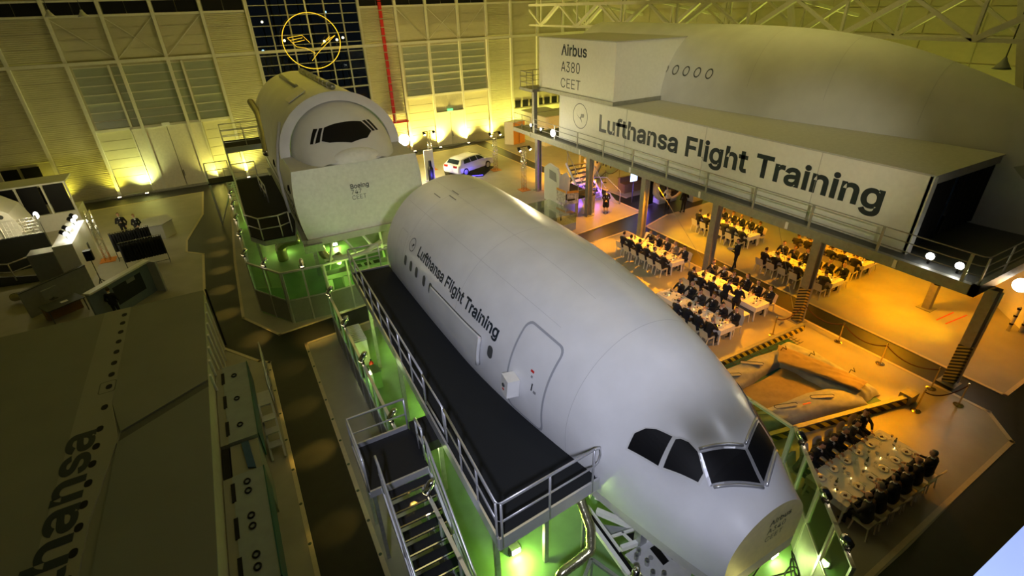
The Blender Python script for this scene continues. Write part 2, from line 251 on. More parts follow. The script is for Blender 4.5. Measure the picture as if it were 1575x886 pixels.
# lettering outlines (poly loops, 1/500 units, cap height 254)
GLYPH = {
    'Lufthansa Flight Training': '30,0 30,254 62,254 62,29 181,29 181,0;293,-3 283,-2 275,-1 267,2 259,5 252,10 246,15 241,22 236,29 232,38 230,47 228,58 228,69 228,190 258,190 258,72 259,62 261,52 265,44 270,37 276,32 284,28 292,26 302,25 308,25 314,27 320,28 326,31 331,34 336,38 340,43 343,48 346,54 348,61 349,68 349,76 349,190 380,190 380,0 351,0 351,46 355,46 350,34 344,23 338,15 330,8 322,4 313,0 303,-2;526,190 526,164 415,164 415,190;452,0 452,216 452,224 454,231 456,237 459,243 463,248 468,252 473,256 479,259 485,262 492,264 498,265 505,265 523,263 533,260 525,234 519,236 509,237 502,237 497,235 492,233 489,230 486,226 484,221 483,216 482,209 482,0;645,190 645,164 547,164 547,190;576,236 606,236 606,49 607,43 608,38 609,34 611,31 614,28 618,26 623,25 629,25 636,26 644,27 650,1 639,-1 627,-2 616,-1 606,1 597,5 589,11 583,18 579,26 577,36 576,46;719,113 719,0 688,0 688,254 719,254 719,144 713,144 718,156 724,166 730,175 738,181 746,186 756,189 765,192 776,192 785,192 794,190 802,188 810,184 817,180 823,174 828,168 832,160 836,152 839,142 840,132 841,120 841,0 810,0 810,118 809,128 807,137 804,145 799,152 792,158 785,161 776,164 767,165 760,164 754,163 748,161 742,159 737,155 733,151 729,147 725,141 722,135 720,129 719,121;952,-4 943,-4 935,-3 927,0 919,2 912,6 906,11 901,16 896,22 892,29 889,37 888,45 887,54 888,62 889,69 891,75 894,80 897,85 901,90 906,93 911,97 916,99 922,102 928,104 935,105 961,110 989,113 1005,117 1010,127 1010,128 1010,134 1009,139 1007,144 1005,148 1003,152 1000,156 996,159 992,161 987,163 982,164 976,165 970,165 963,165 957,164 952,163 947,161 931,150 922,137 893,146 896,154 901,161 906,167 911,173 918,178 924,182 931,185 939,188 946,190 954,191 961,192 969,192 992,190 998,188 1004,186 1009,183 1015,180 1020,176 1025,172 1029,166 1033,160 1036,153 1039,145 1040,136 1040,126 1040,0 1010,0 1010,26 1008,26 998,12 994,9 990,6 985,3 980,1 974,-2 967,-3 960,-4;957,23 965,23 973,24 980,26 986,29 991,33 996,37 1000,42 1004,47 1006,52 1008,57 1009,63 1010,69 1010,95 1002,91 988,88 972,86 960,84 939,79 935,77 931,75 927,73 924,70 921,66 919,62 918,58 918,52 918,48 919,43 921,40 923,36 926,33 929,30 933,28 937,26 942,25 946,24 952,23;1128,113 1128,0 1098,0 1098,190 1127,190 1128,144 1123,144 1128,156 1133,166 1140,175 1148,181 1156,186 1165,189 1175,192 1185,192 1195,192 1203,190 1212,188 1219,184 1226,180 1232,174 1237,168 1242,160 1246,152 1248,142 1250,132 1250,120 1250,0 1220,0 1220,118 1219,128 1217,137 1213,145 1208,152 1202,158 1194,161 1186,164 1177,165 1170,164 1164,163 1158,161 1152,159 1147,155 1142,151 1138,147 1135,141 1132,135 1130,129 1129,121;1372,-4 1363,-4 1354,-3 1345,-1 1338,2 1330,5 1324,9 1318,14 1312,19 1308,25 1304,32 1301,39 1299,47 1328,53 1331,46 1334,40 1338,34 1344,30 1350,27 1356,25 1364,23 1372,23 1382,23 1390,25 1397,27 1404,31 1409,36 1413,40 1415,46 1416,51 1415,56 1414,60 1412,64 1409,68 1405,71 1400,74 1394,76 1388,78 1356,85 1344,89 1334,93 1325,98 1318,104 1312,111 1308,119 1306,127 1305,137 1305,145 1307,152 1310,159 1314,166 1319,172 1325,177 1332,181 1339,185 1347,188 1356,190 1365,192 1375,192 1384,192 1393,191 1401,189 1408,186 1415,183 1421,179 1426,175 1431,170 1435,164 1438,158 1441,152 1444,145 1416,139 1413,144 1411,149 1407,153 1403,158 1398,162 1391,164 1384,166 1375,166 1367,166 1360,164 1353,162 1347,158 1342,154 1339,150 1336,144 1336,139 1336,134 1338,129 1340,125 1343,122 1348,119 1353,116 1360,114 1367,111 1396,105 1408,101 1419,97 1428,92 1435,86 1440,79 1444,71 1446,63 1447,53 1446,45 1445,37 1442,30 1438,24 1433,17 1426,12 1419,7 1411,3 1403,0 1393,-2 1383,-4;1549,-4 1540,-4 1532,-3 1524,0 1516,2 1509,6 1503,11 1497,16 1493,22 1489,29 1486,37 1485,45 1484,54 1485,62 1486,69 1488,75 1491,80 1494,85 1498,90 1503,93 1508,97 1513,99 1519,102 1525,104 1532,105 1558,110 1586,113 1602,117 1607,127 1607,128 1606,134 1606,139 1604,144 1602,148 1600,152 1597,156 1593,159 1589,161 1584,163 1579,164 1573,165 1567,165 1560,165 1554,164 1549,163 1544,161 1528,150 1519,137 1489,146 1493,154 1497,161 1503,167 1508,173 1514,178 1521,182 1528,185 1535,188 1543,190 1551,191 1558,192 1566,192 1588,190 1595,188 1600,186 1606,183 1612,180 1617,176 1622,172 1626,166 1630,160 1633,153 1636,145 1637,136 1637,126 1637,0 1607,0 1607,26 1605,26 1595,12 1591,9 1587,6 1582,3 1577,1 1571,-2 1564,-3 1557,-4;1554,23 1562,23 1570,24 1577,26 1583,29 1588,33 1593,37 1597,42 1601,47 1603,52 1605,57 1606,63 1607,69 1607,95 1599,91 1585,88 1569,86 1557,84 1536,79 1532,77 1527,75 1524,73 1521,70 1518,66 1516,62 1515,58 1515,52 1515,48 1516,43 1518,40 1520,36 1523,33 1526,30 1530,28 1534,26 1538,25 1543,24 1549,23;1798,0 1798,254 1952,254 1952,226 1830,226 1830,139 1941,139 1941,111 1830,111 1830,0;2047,-1 2037,0 2028,2 2021,5 2014,10 2010,16 2006,24 2004,32 2004,42 2004,254 2034,254 2034,49 2035,43 2035,38 2036,34 2038,31 2040,29 2042,27 2046,26 2051,26 2058,26 2062,27 2068,1 2058,0;2103,0 2103,190 2134,190 2134,0;2119,221 2115,222 2111,223 2107,225 2104,227 2101,230 2099,234 2098,238 2098,242 2098,246 2099,249 2101,253 2104,256 2107,259 2111,260 2115,261 2119,262 2123,261 2127,260 2131,259 2134,256 2137,253 2139,249 2140,246 2140,242 2140,238 2139,234 2137,230 2134,227 2131,225 2127,223 2123,222;2269,-75 2259,-75 2249,-74 2240,-72 2232,-70 2225,-67 2218,-63 2212,-59 2207,-55 2202,-50 2197,-45 2194,-40 2191,-35 2216,-20 2226,-33 2229,-36 2233,-39 2238,-42 2243,-44 2248,-46 2254,-48 2261,-48 2269,-49 2280,-48 2290,-46 2299,-42 2306,-38 2313,-31 2317,-23 2320,-14 2321,-3 2321,34 2318,34 2309,21 2305,17 2301,14 2297,11 2292,8 2286,5 2279,4 2271,3 2263,2 2252,3 2241,5 2231,9 2222,13 2213,19 2205,27 2199,35 2193,45 2188,56 2185,68 2183,81 2182,96 2183,110 2185,123 2188,135 2193,147 2199,157 2205,166 2213,174 2222,180 2231,185 2241,189 2252,191 2263,192 2272,192 2279,191 2286,189 2292,186 2297,183 2302,180 2306,177 2309,173 2319,159 2322,159 2322,190 2352,190 2352,-4 2351,-16 2349,-27 2345,-36 2341,-45 2334,-52 2328,-59 2320,-64 2311,-68 2301,-71 2291,-73 2280,-75;2268,30 2276,30 2284,32 2291,34 2297,38 2303,42 2308,47 2312,53 2315,61 2318,68 2320,77 2321,86 2322,96 2321,106 2320,115 2318,124 2315,132 2312,139 2308,146 2303,151 2297,156 2291,160 2284,163 2276,164 2268,165 2259,164 2251,163 2244,160 2238,156 2232,151 2227,145 2223,139 2220,131 2217,123 2215,115 2214,106 2214,96 2214,87 2215,78 2217,69 2220,61 2223,54 2227,48 2232,42 2238,38 2244,34 2252,32 2259,30;2440,113 2440,0 2409,0 2409,254 2440,254 2440,144 2434,144 2439,156 2445,166 2451,175 2459,181 2467,186 2476,189 2486,192 2497,192 2506,192 2515,190 2523,188 2530,184 2537,180 2543,174 2549,168 2553,160 2557,152 2559,142 2561,132 2561,120 2561,0 2531,0 2531,118 2530,128 2528,137 2524,145 2519,152 2513,158 2506,161 2497,164 2488,165 2481,164 2475,163 2469,161 2463,159 2458,155 2454,151 2450,147 2446,141 2443,135 2441,129 2440,121;2695,190 2695,164 2596,164 2596,190;2625,236 2656,236 2656,49 2656,43 2657,38 2659,34 2661,31 2664,28 2668,26 2672,25 2678,25 2686,26 2694,27 2699,1 2689,-1 2677,-2 2665,-1 2655,1 2646,5 2639,11 2633,18 2629,26 2626,36 2625,46;2826,226 2826,254 3019,254 3019,226 2939,226 2939,0 2907,0 2907,226;3066,0 3066,190 3096,190 3096,160 3098,160 3101,167 3105,173 3110,179 3116,184 3123,187 3130,190 3138,192 3146,192 3154,192 3162,192 3162,161 3155,162 3143,163 3137,163 3131,161 3125,160 3119,157 3114,154 3110,151 3106,146 3103,142 3100,137 3098,131 3097,125 3097,118 3097,0;3254,-4 3246,-4 3237,-3 3229,0 3222,2 3215,6 3208,11 3203,16 3198,22 3194,29 3192,37 3190,45 3190,54 3190,62 3191,69 3193,75 3196,80 3199,85 3203,90 3208,93 3213,97 3219,99 3224,102 3231,104 3237,105 3263,110 3291,113 3307,117 3312,127 3312,128 3312,134 3311,139 3310,144 3308,148 3305,152 3302,156 3298,159 3294,161 3290,163 3284,164 3279,165 3272,165 3266,165 3260,164 3254,163 3249,161 3233,150 3224,137 3195,146 3199,154 3203,161 3208,167 3214,173 3220,178 3227,182 3234,185 3241,188 3248,190 3256,191 3264,192 3271,192 3294,190 3300,188 3306,186 3312,183 3317,180 3323,176 3327,172 3332,166 3336,160 3339,153 3341,145 3342,136 3343,126 3343,0 3313,0 3313,26 3311,26 3300,12 3297,9 3292,6 3287,3 3282,1 3276,-2 3269,-3 3262,-4;3260,23 3268,23 3275,24 3282,26 3288,29 3294,33 3299,37 3303,42 3306,47 3309,52 3311,57 3312,63 3312,69 3312,95 3304,91 3290,88 3274,86 3262,84 3242,79 3237,77 3233,75 3229,73 3226,70 3224,66 3222,62 3221,58 3220,52 3221,48 3222,43 3223,40 3225,36 3228,33 3231,30 3235,28 3239,26 3244,25 3249,24 3254,23;3400,0 3400,190 3431,190 3431,0;3416,221 3412,222 3408,223 3404,225 3401,227 3398,230 3396,234 3395,238 3395,242 3395,246 3396,249 3398,253 3401,256 3404,259 3408,260 3412,261 3416,262 3420,261 3424,260 3428,259 3431,256 3434,253 3436,249 3437,246 3437,242 3437,238 3436,234 3434,230 3431,227 3428,225 3424,223 3420,222;3519,113 3519,0 3489,0 3489,190 3518,190 3518,144 3514,144 3518,156 3524,166 3531,175 3538,181 3547,186 3556,189 3566,192 3576,192 3585,192 3594,190 3602,188 3610,184 3617,180 3623,174 3628,168 3633,160 3636,152 3639,142 3640,132 3641,120 3641,0 3610,0 3610,118 3610,128 3607,137 3604,145 3599,152 3592,158 3585,161 3577,164 3567,165 3561,164 3554,163 3548,161 3543,159 3538,155 3533,151 3529,147 3525,141 3523,135 3521,129 3520,121;3698,0 3698,190 3729,190 3729,0;3714,221 3710,222 3706,223 3702,225 3699,227 3696,230 3694,234 3693,238 3693,242 3693,246 3694,249 3696,253 3699,256 3702,259 3706,260 3710,261 3714,262 3718,261 3722,260 3726,259 3729,256 3732,253 3734,249 3735,246 3735,242 3735,238 3734,234 3732,230 3729,227 3726,225 3722,223 3718,222;3817,113 3817,0 3787,0 3787,190 3816,190 3816,144 3812,144 3816,156 3822,166 3829,175 3836,181 3845,186 3854,189 3864,192 3874,192 3883,192 3892,190 3900,188 3908,184 3915,180 3921,174 3926,168 3931,160 3934,152 3937,142 3938,132 3939,120 3939,0 3908,0 3908,118 3908,128 3906,137 3902,145 3897,152 3891,158 3883,161 3875,164 3865,165 3859,164 3852,163 3846,161 3841,159 3836,155 3831,151 3827,147 3824,141 3821,135 3819,129 3818,121;4074,-75 4064,-75 4054,-74 4045,-72 4037,-70 4030,-67 4023,-63 4017,-59 4011,-55 4007,-50 4002,-45 3999,-40 3996,-35 4021,-20 4031,-33 4034,-36 4038,-39 4043,-42 4047,-44 4053,-46 4059,-48 4066,-48 4074,-49 4085,-48 4095,-46 4104,-42 4111,-38 4118,-31 4122,-23 4125,-14 4126,-3 4126,34 4123,34 4114,21 4110,17 4106,14 4102,11 4096,8 4091,5 4084,4 4076,3 4068,2 4057,3 4046,5 4036,9 4027,13 4018,19 4010,27 4004,35 3998,45 3993,56 3990,68 3988,81 3987,96 3988,110 3990,123 3993,135 3998,147 4003,157 4010,166 4018,174 4026,180 4036,185 4046,189 4057,191 4068,192 4077,192 4084,191 4091,189 4097,186 4102,183 4107,180 4111,177 4114,173 4124,159 4127,159 4127,190 4157,190 4157,-4 4156,-16 4154,-27 4150,-36 4145,-45 4139,-52 4132,-59 4124,-64 4116,-68 4106,-71 4096,-73 4085,-75;4073,30 4081,30 4089,32 4096,34 4102,38 4108,42 4113,47 4117,53 4120,61 4123,68 4125,77 4126,86 4126,96 4126,106 4125,115 4123,124 4120,132 4117,139 4113,146 4108,151 4102,156 4096,160 4089,163 4081,164 4073,165 4064,164 4056,163 4049,160 4043,156 4037,151 4032,145 4028,139 4025,131 4022,123 4020,115 4019,106 4018,96 4019,87 4020,78 4022,69 4025,61 4028,54 4032,48 4037,42 4043,38 4049,34 4056,32 4064,30',
    'Airbus': '8,0 101,254 138,254 231,0 198,0 144,151 132,186 116,239 123,239 106,185 95,151 43,0;55,71 55,99 185,99 185,71;271,0 271,190 302,190 302,0;287,221 282,222 279,223 275,225 272,227 269,230 267,234 266,238 265,242 266,246 267,249 269,253 272,256 275,259 279,260 282,261 287,262 291,261 295,260 298,259 302,256 304,253 306,249 308,246 308,242 308,238 306,234 304,230 302,227 298,225 295,223 291,222;359,0 359,190 389,190 389,160 391,160 394,167 398,173 403,179 409,184 416,187 424,190 431,192 440,192 448,192 455,192 455,161 448,162 437,163 430,163 424,161 418,160 413,157 408,154 403,151 399,146 396,142 393,137 392,131 390,125 390,118 390,0;582,-4 574,-4 567,-3 560,-1 554,2 549,5 544,8 540,12 537,16 527,29 524,29 524,0 494,0 494,254 525,254 525,160 527,160 536,173 540,177 544,180 548,183 553,186 559,189 566,191 574,192 582,192 594,191 605,189 615,185 624,180 633,174 640,166 647,157 653,146 657,135 660,122 662,109 663,94 662,80 660,66 657,54 653,42 647,32 641,23 633,15 624,8 615,3 605,-1 594,-3;578,23 586,24 594,26 601,29 607,33 613,38 618,44 622,51 626,58 628,67 630,75 631,85 632,95 631,104 630,114 628,122 626,131 622,138 618,145 613,151 608,156 601,160 594,163 586,164 578,165 569,164 562,163 555,160 548,156 543,151 538,145 534,139 530,131 528,123 526,114 524,105 524,95 524,84 526,75 528,66 530,58 534,50 538,43 543,37 549,32 555,28 562,26 570,24;776,-3 767,-2 758,-1 750,2 742,5 735,10 729,15 724,22 719,29 716,38 713,47 712,58 711,69 711,190 742,190 742,72 742,62 745,52 748,44 753,37 760,32 767,28 775,26 785,25 792,25 798,27 804,28 809,31 815,34 819,38 823,43 827,48 829,54 831,61 833,68 833,76 833,190 863,190 863,0 834,0 834,46 839,46 834,34 828,23 821,15 813,8 805,4 796,0 786,-2;986,-4 976,-4 967,-3 959,-1 951,2 944,5 937,9 931,14 926,19 921,25 918,32 915,39 913,47 942,53 944,46 948,40 952,34 957,30 963,27 970,25 977,23 986,23 995,23 1003,25 1011,27 1017,31 1022,36 1026,40 1028,46 1029,51 1028,56 1027,60 1025,64 1022,68 1018,71 1013,74 1007,76 1001,78 970,85 957,89 947,93 938,98 931,104 925,111 921,119 919,127 918,137 919,145 921,152 923,159 927,166 932,172 938,177 945,181 952,185 961,188 969,190 979,192 988,192 998,192 1007,191 1015,189 1022,186 1028,183 1034,179 1040,175 1044,170 1048,164 1052,158 1055,152 1057,145 1029,139 1027,144 1024,149 1020,153 1016,158 1011,162 1005,164 997,166 989,166 980,166 973,164 966,162 960,158 955,154 952,150 950,144 949,139 950,134 951,129 954,125 957,122 961,119 967,116 973,114 981,111 1010,105 1022,101 1032,97 1041,92 1048,86 1053,79 1057,71 1060,63 1061,53 1060,45 1058,37 1055,30 1051,24 1046,17 1040,12 1033,7 1025,3 1016,0 1007,-2 997,-4',
    'A380': '8,0 101,254 138,254 231,0 198,0 144,151 132,186 116,239 123,239 106,185 95,151 43,0;55,71 55,99 185,99 185,71;354,-3 342,-3 331,-1 321,1 311,5 302,9 294,15 286,21 280,29 275,37 271,46 268,55 267,66 299,66 300,60 302,54 305,48 308,44 312,39 317,35 322,32 327,30 334,28 340,26 347,25 354,25 362,25 369,26 376,28 382,30 388,33 394,37 398,41 402,46 405,52 408,58 409,65 409,72 409,79 408,86 406,92 403,98 399,104 394,109 389,113 382,117 375,120 366,122 356,123 345,124 323,124 323,150 389,224 389,226 280,226 280,254 431,254 431,230 351,139 351,144 364,145 377,144 388,142 399,138 409,133 417,127 424,119 430,111 435,102 439,93 441,83 441,72 441,62 439,51 435,42 430,33 424,25 417,18 408,12 399,6 389,2 378,-1 366,-3;590,-3 577,-3 565,-1 554,2 544,6 535,11 527,17 519,23 513,31 509,39 505,48 503,58 502,68 503,76 504,83 506,91 509,98 512,104 517,110 521,116 527,121 533,125 539,128 546,131 553,132 553,133 544,136 536,141 529,147 523,154 518,162 514,171 512,180 512,190 512,200 514,209 517,217 522,225 527,232 534,239 541,244 549,249 558,253 568,256 579,257 590,258 600,257 611,256 620,253 629,249 638,244 645,239 652,232 657,225 662,217 665,209 667,200 667,190 667,180 664,171 661,162 656,154 650,147 643,141 635,137 627,133 627,132 633,131 640,128 646,125 652,121 657,116 662,110 666,104 670,98 673,91 675,83 676,76 677,68 676,58 674,48 670,39 666,31 659,23 652,17 644,11 635,6 625,2 614,-1 602,-3;590,25 598,25 605,26 612,28 619,30 625,33 630,37 634,41 638,46 641,51 643,57 644,63 645,69 644,76 643,83 641,89 638,94 634,99 629,104 624,108 618,111 611,114 604,116 597,117 590,118 582,117 574,116 567,114 561,111 555,108 550,104 545,99 541,94 538,89 536,83 535,76 534,69 534,63 536,57 538,51 541,46 545,41 549,37 554,33 560,30 567,28 574,26 581,25;590,145 596,145 602,146 608,148 613,150 618,153 623,157 627,161 630,165 633,170 634,176 636,182 636,188 636,194 635,200 633,205 630,210 627,215 623,218 619,222 614,225 608,227 603,229 596,230 590,230 583,230 576,229 571,227 565,225 560,222 556,218 552,215 549,210 546,205 544,200 543,194 543,188 543,182 544,176 546,170 549,165 552,161 556,157 560,153 565,150 571,148 577,146 583,145;821,-3 808,-2 795,0 783,5 773,12 763,21 755,31 748,43 742,57 738,72 734,89 732,107 732,127 732,147 734,165 738,182 742,197 748,211 755,223 764,234 773,242 784,249 795,254 808,257 821,258 835,257 847,254 859,249 869,242 879,234 887,223 894,211 900,197 905,182 908,165 910,147 911,127 910,107 908,89 905,72 900,57 894,43 887,31 879,21 870,12 859,5 847,0 835,-2;821,25 830,26 838,28 846,32 853,37 859,44 865,52 869,61 873,72 876,84 878,97 879,111 880,127 879,143 878,157 876,170 873,182 869,193 865,203 859,211 853,218 846,223 838,227 830,229 821,230 812,229 804,227 796,223 789,218 783,211 778,203 773,193 769,182 766,170 764,157 763,143 763,127 763,111 764,97 766,84 769,72 773,61 778,52 783,44 789,37 796,32 804,28 812,26',
    'A340': '8,0 101,254 138,254 231,0 198,0 144,151 132,186 116,239 123,239 106,185 95,151 43,0;55,71 55,99 185,99 185,71;354,-3 342,-3 331,-1 321,1 311,5 302,9 294,15 286,21 280,29 275,37 271,46 268,55 267,66 299,66 300,60 302,54 305,48 308,44 312,39 317,35 322,32 327,30 334,28 340,26 347,25 354,25 362,25 369,26 376,28 382,30 388,33 394,37 398,41 402,46 405,52 408,58 409,65 409,72 409,79 408,86 406,92 403,98 399,104 394,109 389,113 382,117 375,120 366,122 356,123 345,124 323,124 323,150 389,224 389,226 280,226 280,254 431,254 431,230 351,139 351,144 364,145 377,144 388,142 399,138 409,133 417,127 424,119 430,111 435,102 439,93 441,83 441,72 441,62 439,51 435,42 430,33 424,25 417,18 408,12 399,6 389,2 378,-1 366,-3;496,53 496,79 600,254 632,254 531,83 531,81 683,81 683,53;617,0 617,61 617,73 617,159 648,159 648,0;821,-3 808,-2 795,0 783,5 773,12 763,21 755,31 748,43 742,57 738,72 734,89 732,107 732,127 732,147 734,165 738,182 742,197 748,211 755,223 764,234 773,242 784,249 795,254 808,257 821,258 835,257 847,254 859,249 869,242 879,234 887,223 894,211 900,197 905,182 908,165 910,147 911,127 910,107 908,89 905,72 900,57 894,43 887,31 879,21 870,12 859,5 847,0 835,-2;821,25 830,26 838,28 846,32 853,37 859,44 865,52 869,61 873,72 876,84 878,97 879,111 880,127 879,143 878,157 876,170 873,182 869,193 865,203 859,211 853,218 846,223 838,227 830,229 821,230 812,229 804,227 796,223 789,218 783,211 778,203 773,193 769,182 766,170 764,157 763,143 763,127 763,111 764,97 766,84 769,72 773,61 778,52 783,44 789,37 796,32 804,28 812,26',
    'CEET': '134,-3 118,-2 103,1 88,6 75,12 63,21 52,32 43,44 35,58 28,73 24,90 21,108 20,127 21,146 24,165 28,181 35,197 43,210 52,223 63,233 75,242 88,249 103,254 118,257 134,258 143,257 152,256 161,255 170,252 178,249 186,245 194,241 201,236 208,230 214,224 219,217 224,209 228,201 232,193 234,184 236,174 204,174 202,180 200,186 198,192 195,197 191,202 187,206 183,211 179,214 174,217 169,220 163,223 158,224 152,226 146,227 140,228 134,228 122,227 111,225 101,221 92,216 83,210 75,202 68,192 62,182 58,170 54,157 52,143 52,127 52,111 54,97 58,84 63,72 68,62 75,53 83,45 92,38 101,33 112,29 122,27 134,26 140,27 146,27 152,28 158,30 163,32 169,34 174,37 179,40 183,44 187,48 191,52 195,57 198,62 200,68 202,74 204,80 236,80 234,71 232,62 228,53 224,45 219,38 214,31 208,25 201,19 194,14 187,9 179,5 170,2 162,0 153,-2 143,-3;290,0 290,254 446,254 446,226 322,226 322,143 438,143 438,114 322,114 322,29 448,29 448,0;504,0 504,254 661,254 661,226 537,226 537,143 652,143 652,114 537,114 537,29 662,29 662,0;704,226 704,254 897,254 897,226 817,226 817,0 785,0 785,226',
    'Boeing': '30,0 30,254 121,254 133,254 145,252 155,249 164,245 173,240 180,235 186,228 190,221 194,213 197,205 199,196 199,187 199,179 198,172 196,166 193,160 190,155 187,150 183,146 178,143 173,140 168,137 163,135 157,133 157,131 164,130 170,129 176,126 182,123 187,119 192,114 197,108 201,102 205,94 207,86 208,78 209,68 208,59 207,50 204,41 200,33 195,26 189,20 181,14 172,9 162,5 151,2 138,1 123,0;62,29 122,29 136,29 148,31 157,35 165,40 171,46 175,53 177,60 178,68 177,75 176,81 174,86 171,92 168,97 163,102 158,106 153,109 147,112 140,114 132,115 124,115 62,115;62,143 119,143 126,143 132,144 138,146 144,148 149,151 154,155 158,159 162,163 164,168 166,174 168,180 168,186 167,194 165,202 161,208 156,214 150,219 141,223 131,225 120,226 62,226;337,-4 324,-3 312,-1 302,3 291,8 282,15 274,23 267,32 261,43 256,54 253,66 251,80 250,94 251,108 253,122 256,134 261,146 267,156 274,165 282,173 291,180 302,185 312,189 324,191 337,192 349,191 361,189 372,185 382,180 392,173 400,165 407,156 413,146 417,134 421,122 423,108 424,94 423,80 421,66 417,54 413,43 407,32 400,23 392,15 382,8 372,3 361,-1 349,-3;337,23 346,24 354,26 362,29 368,33 374,38 379,44 383,51 387,59 389,67 391,75 392,84 393,94 392,103 391,112 389,121 387,129 383,137 379,144 374,150 368,155 362,159 354,162 346,164 337,165 328,164 320,162 312,159 306,155 300,150 295,144 291,137 287,129 285,121 283,112 282,103 281,94 282,84 283,75 285,67 287,59 291,51 295,44 300,38 306,33 312,29 320,26 328,24;552,-4 538,-3 526,-1 515,3 504,8 495,15 487,23 479,32 473,42 469,54 465,66 463,79 463,93 463,108 465,121 469,133 473,145 479,155 486,165 494,173 503,180 513,185 524,189 536,191 548,192 556,192 564,191 571,189 579,187 586,184 593,180 599,176 605,170 611,164 616,157 620,150 624,141 627,131 629,121 631,109 631,97 631,85 483,85 483,110 615,110 600,101 600,110 599,119 597,127 594,134 591,141 587,147 582,152 577,157 571,160 564,163 556,165 548,165 540,165 532,163 525,160 519,157 513,152 508,147 504,141 500,135 497,128 495,121 494,113 494,105 494,89 494,79 495,69 498,61 501,53 505,46 510,40 515,35 521,31 528,27 535,25 543,24 552,23 557,23 563,24 568,25 572,26 577,28 581,31 585,33 588,36 591,40 594,44 597,48 598,53 628,45 626,38 622,32 618,25 613,20 608,14 601,10 594,6 587,2 579,-1 570,-3 561,-4;679,0 679,190 709,190 709,0;694,221 690,222 686,223 683,225 679,227 677,230 675,234 674,238 673,242 674,246 675,249 677,253 679,256 683,259 686,260 690,261 694,262 699,261 703,260 706,259 710,256 712,253 714,249 715,246 716,242 715,238 714,234 712,230 710,227 706,225 703,223 699,222;798,113 798,0 767,0 767,190 797,190 797,144 792,144 797,156 803,166 809,175 817,181 825,186 834,189 844,192 855,192 864,192 873,190 881,188 888,184 895,180 901,174 907,168 911,160 915,152 917,142 919,132 919,120 919,0 889,0 889,118 888,128 886,137 882,145 877,152 871,158 864,161 855,164 846,165 839,164 833,163 827,161 821,159 816,155 812,151 808,147 804,141 801,135 799,129 798,121;1054,-75 1044,-75 1035,-74 1026,-72 1018,-70 1010,-67 1003,-63 997,-59 992,-55 987,-50 983,-45 979,-40 976,-35 1001,-20 1012,-33 1015,-36 1019,-39 1023,-42 1028,-44 1033,-46 1040,-48 1047,-48 1054,-49 1065,-48 1075,-46 1084,-42 1092,-38 1098,-31 1103,-23 1106,-14 1106,-3 1106,34 1104,34 1094,21 1091,17 1087,14 1082,11 1077,8 1071,5 1064,4 1057,3 1048,2 1037,3 1026,5 1016,9 1007,13 998,19 991,27 984,35 978,45 974,56 970,68 968,81 968,96 968,110 970,123 974,135 978,147 984,157 991,166 998,174 1007,180 1016,185 1026,189 1037,191 1049,192 1057,192 1065,191 1072,189 1077,186 1083,183 1087,180 1091,177 1095,173 1105,159 1107,159 1107,190 1137,190 1137,-4 1136,-16 1134,-27 1131,-36 1126,-45 1120,-52 1113,-59 1105,-64 1096,-68 1086,-71 1076,-73 1065,-75;1053,30 1062,30 1069,32 1076,34 1083,38 1088,42 1093,47 1097,53 1101,61 1103,68 1105,77 1107,86 1107,96 1107,106 1105,115 1103,124 1101,132 1097,139 1093,146 1088,151 1083,156 1076,160 1069,163 1062,164 1053,165 1045,164 1037,163 1030,160 1023,156 1018,151 1013,145 1008,139 1005,131 1002,123 1000,115 999,106 999,96 999,87 1000,78 1002,69 1005,61 1009,54 1013,48 1018,42 1023,38 1030,34 1037,32 1045,30',
    '747': '48,0 162,224 162,226 31,226 31,254 195,254 195,224 82,0;251,53 251,79 355,254 387,254 286,83 286,81 438,81 438,53;372,0 372,61 372,73 372,159 403,159 403,0;512,0 625,224 625,226 494,226 494,254 658,254 658,224 546,0',
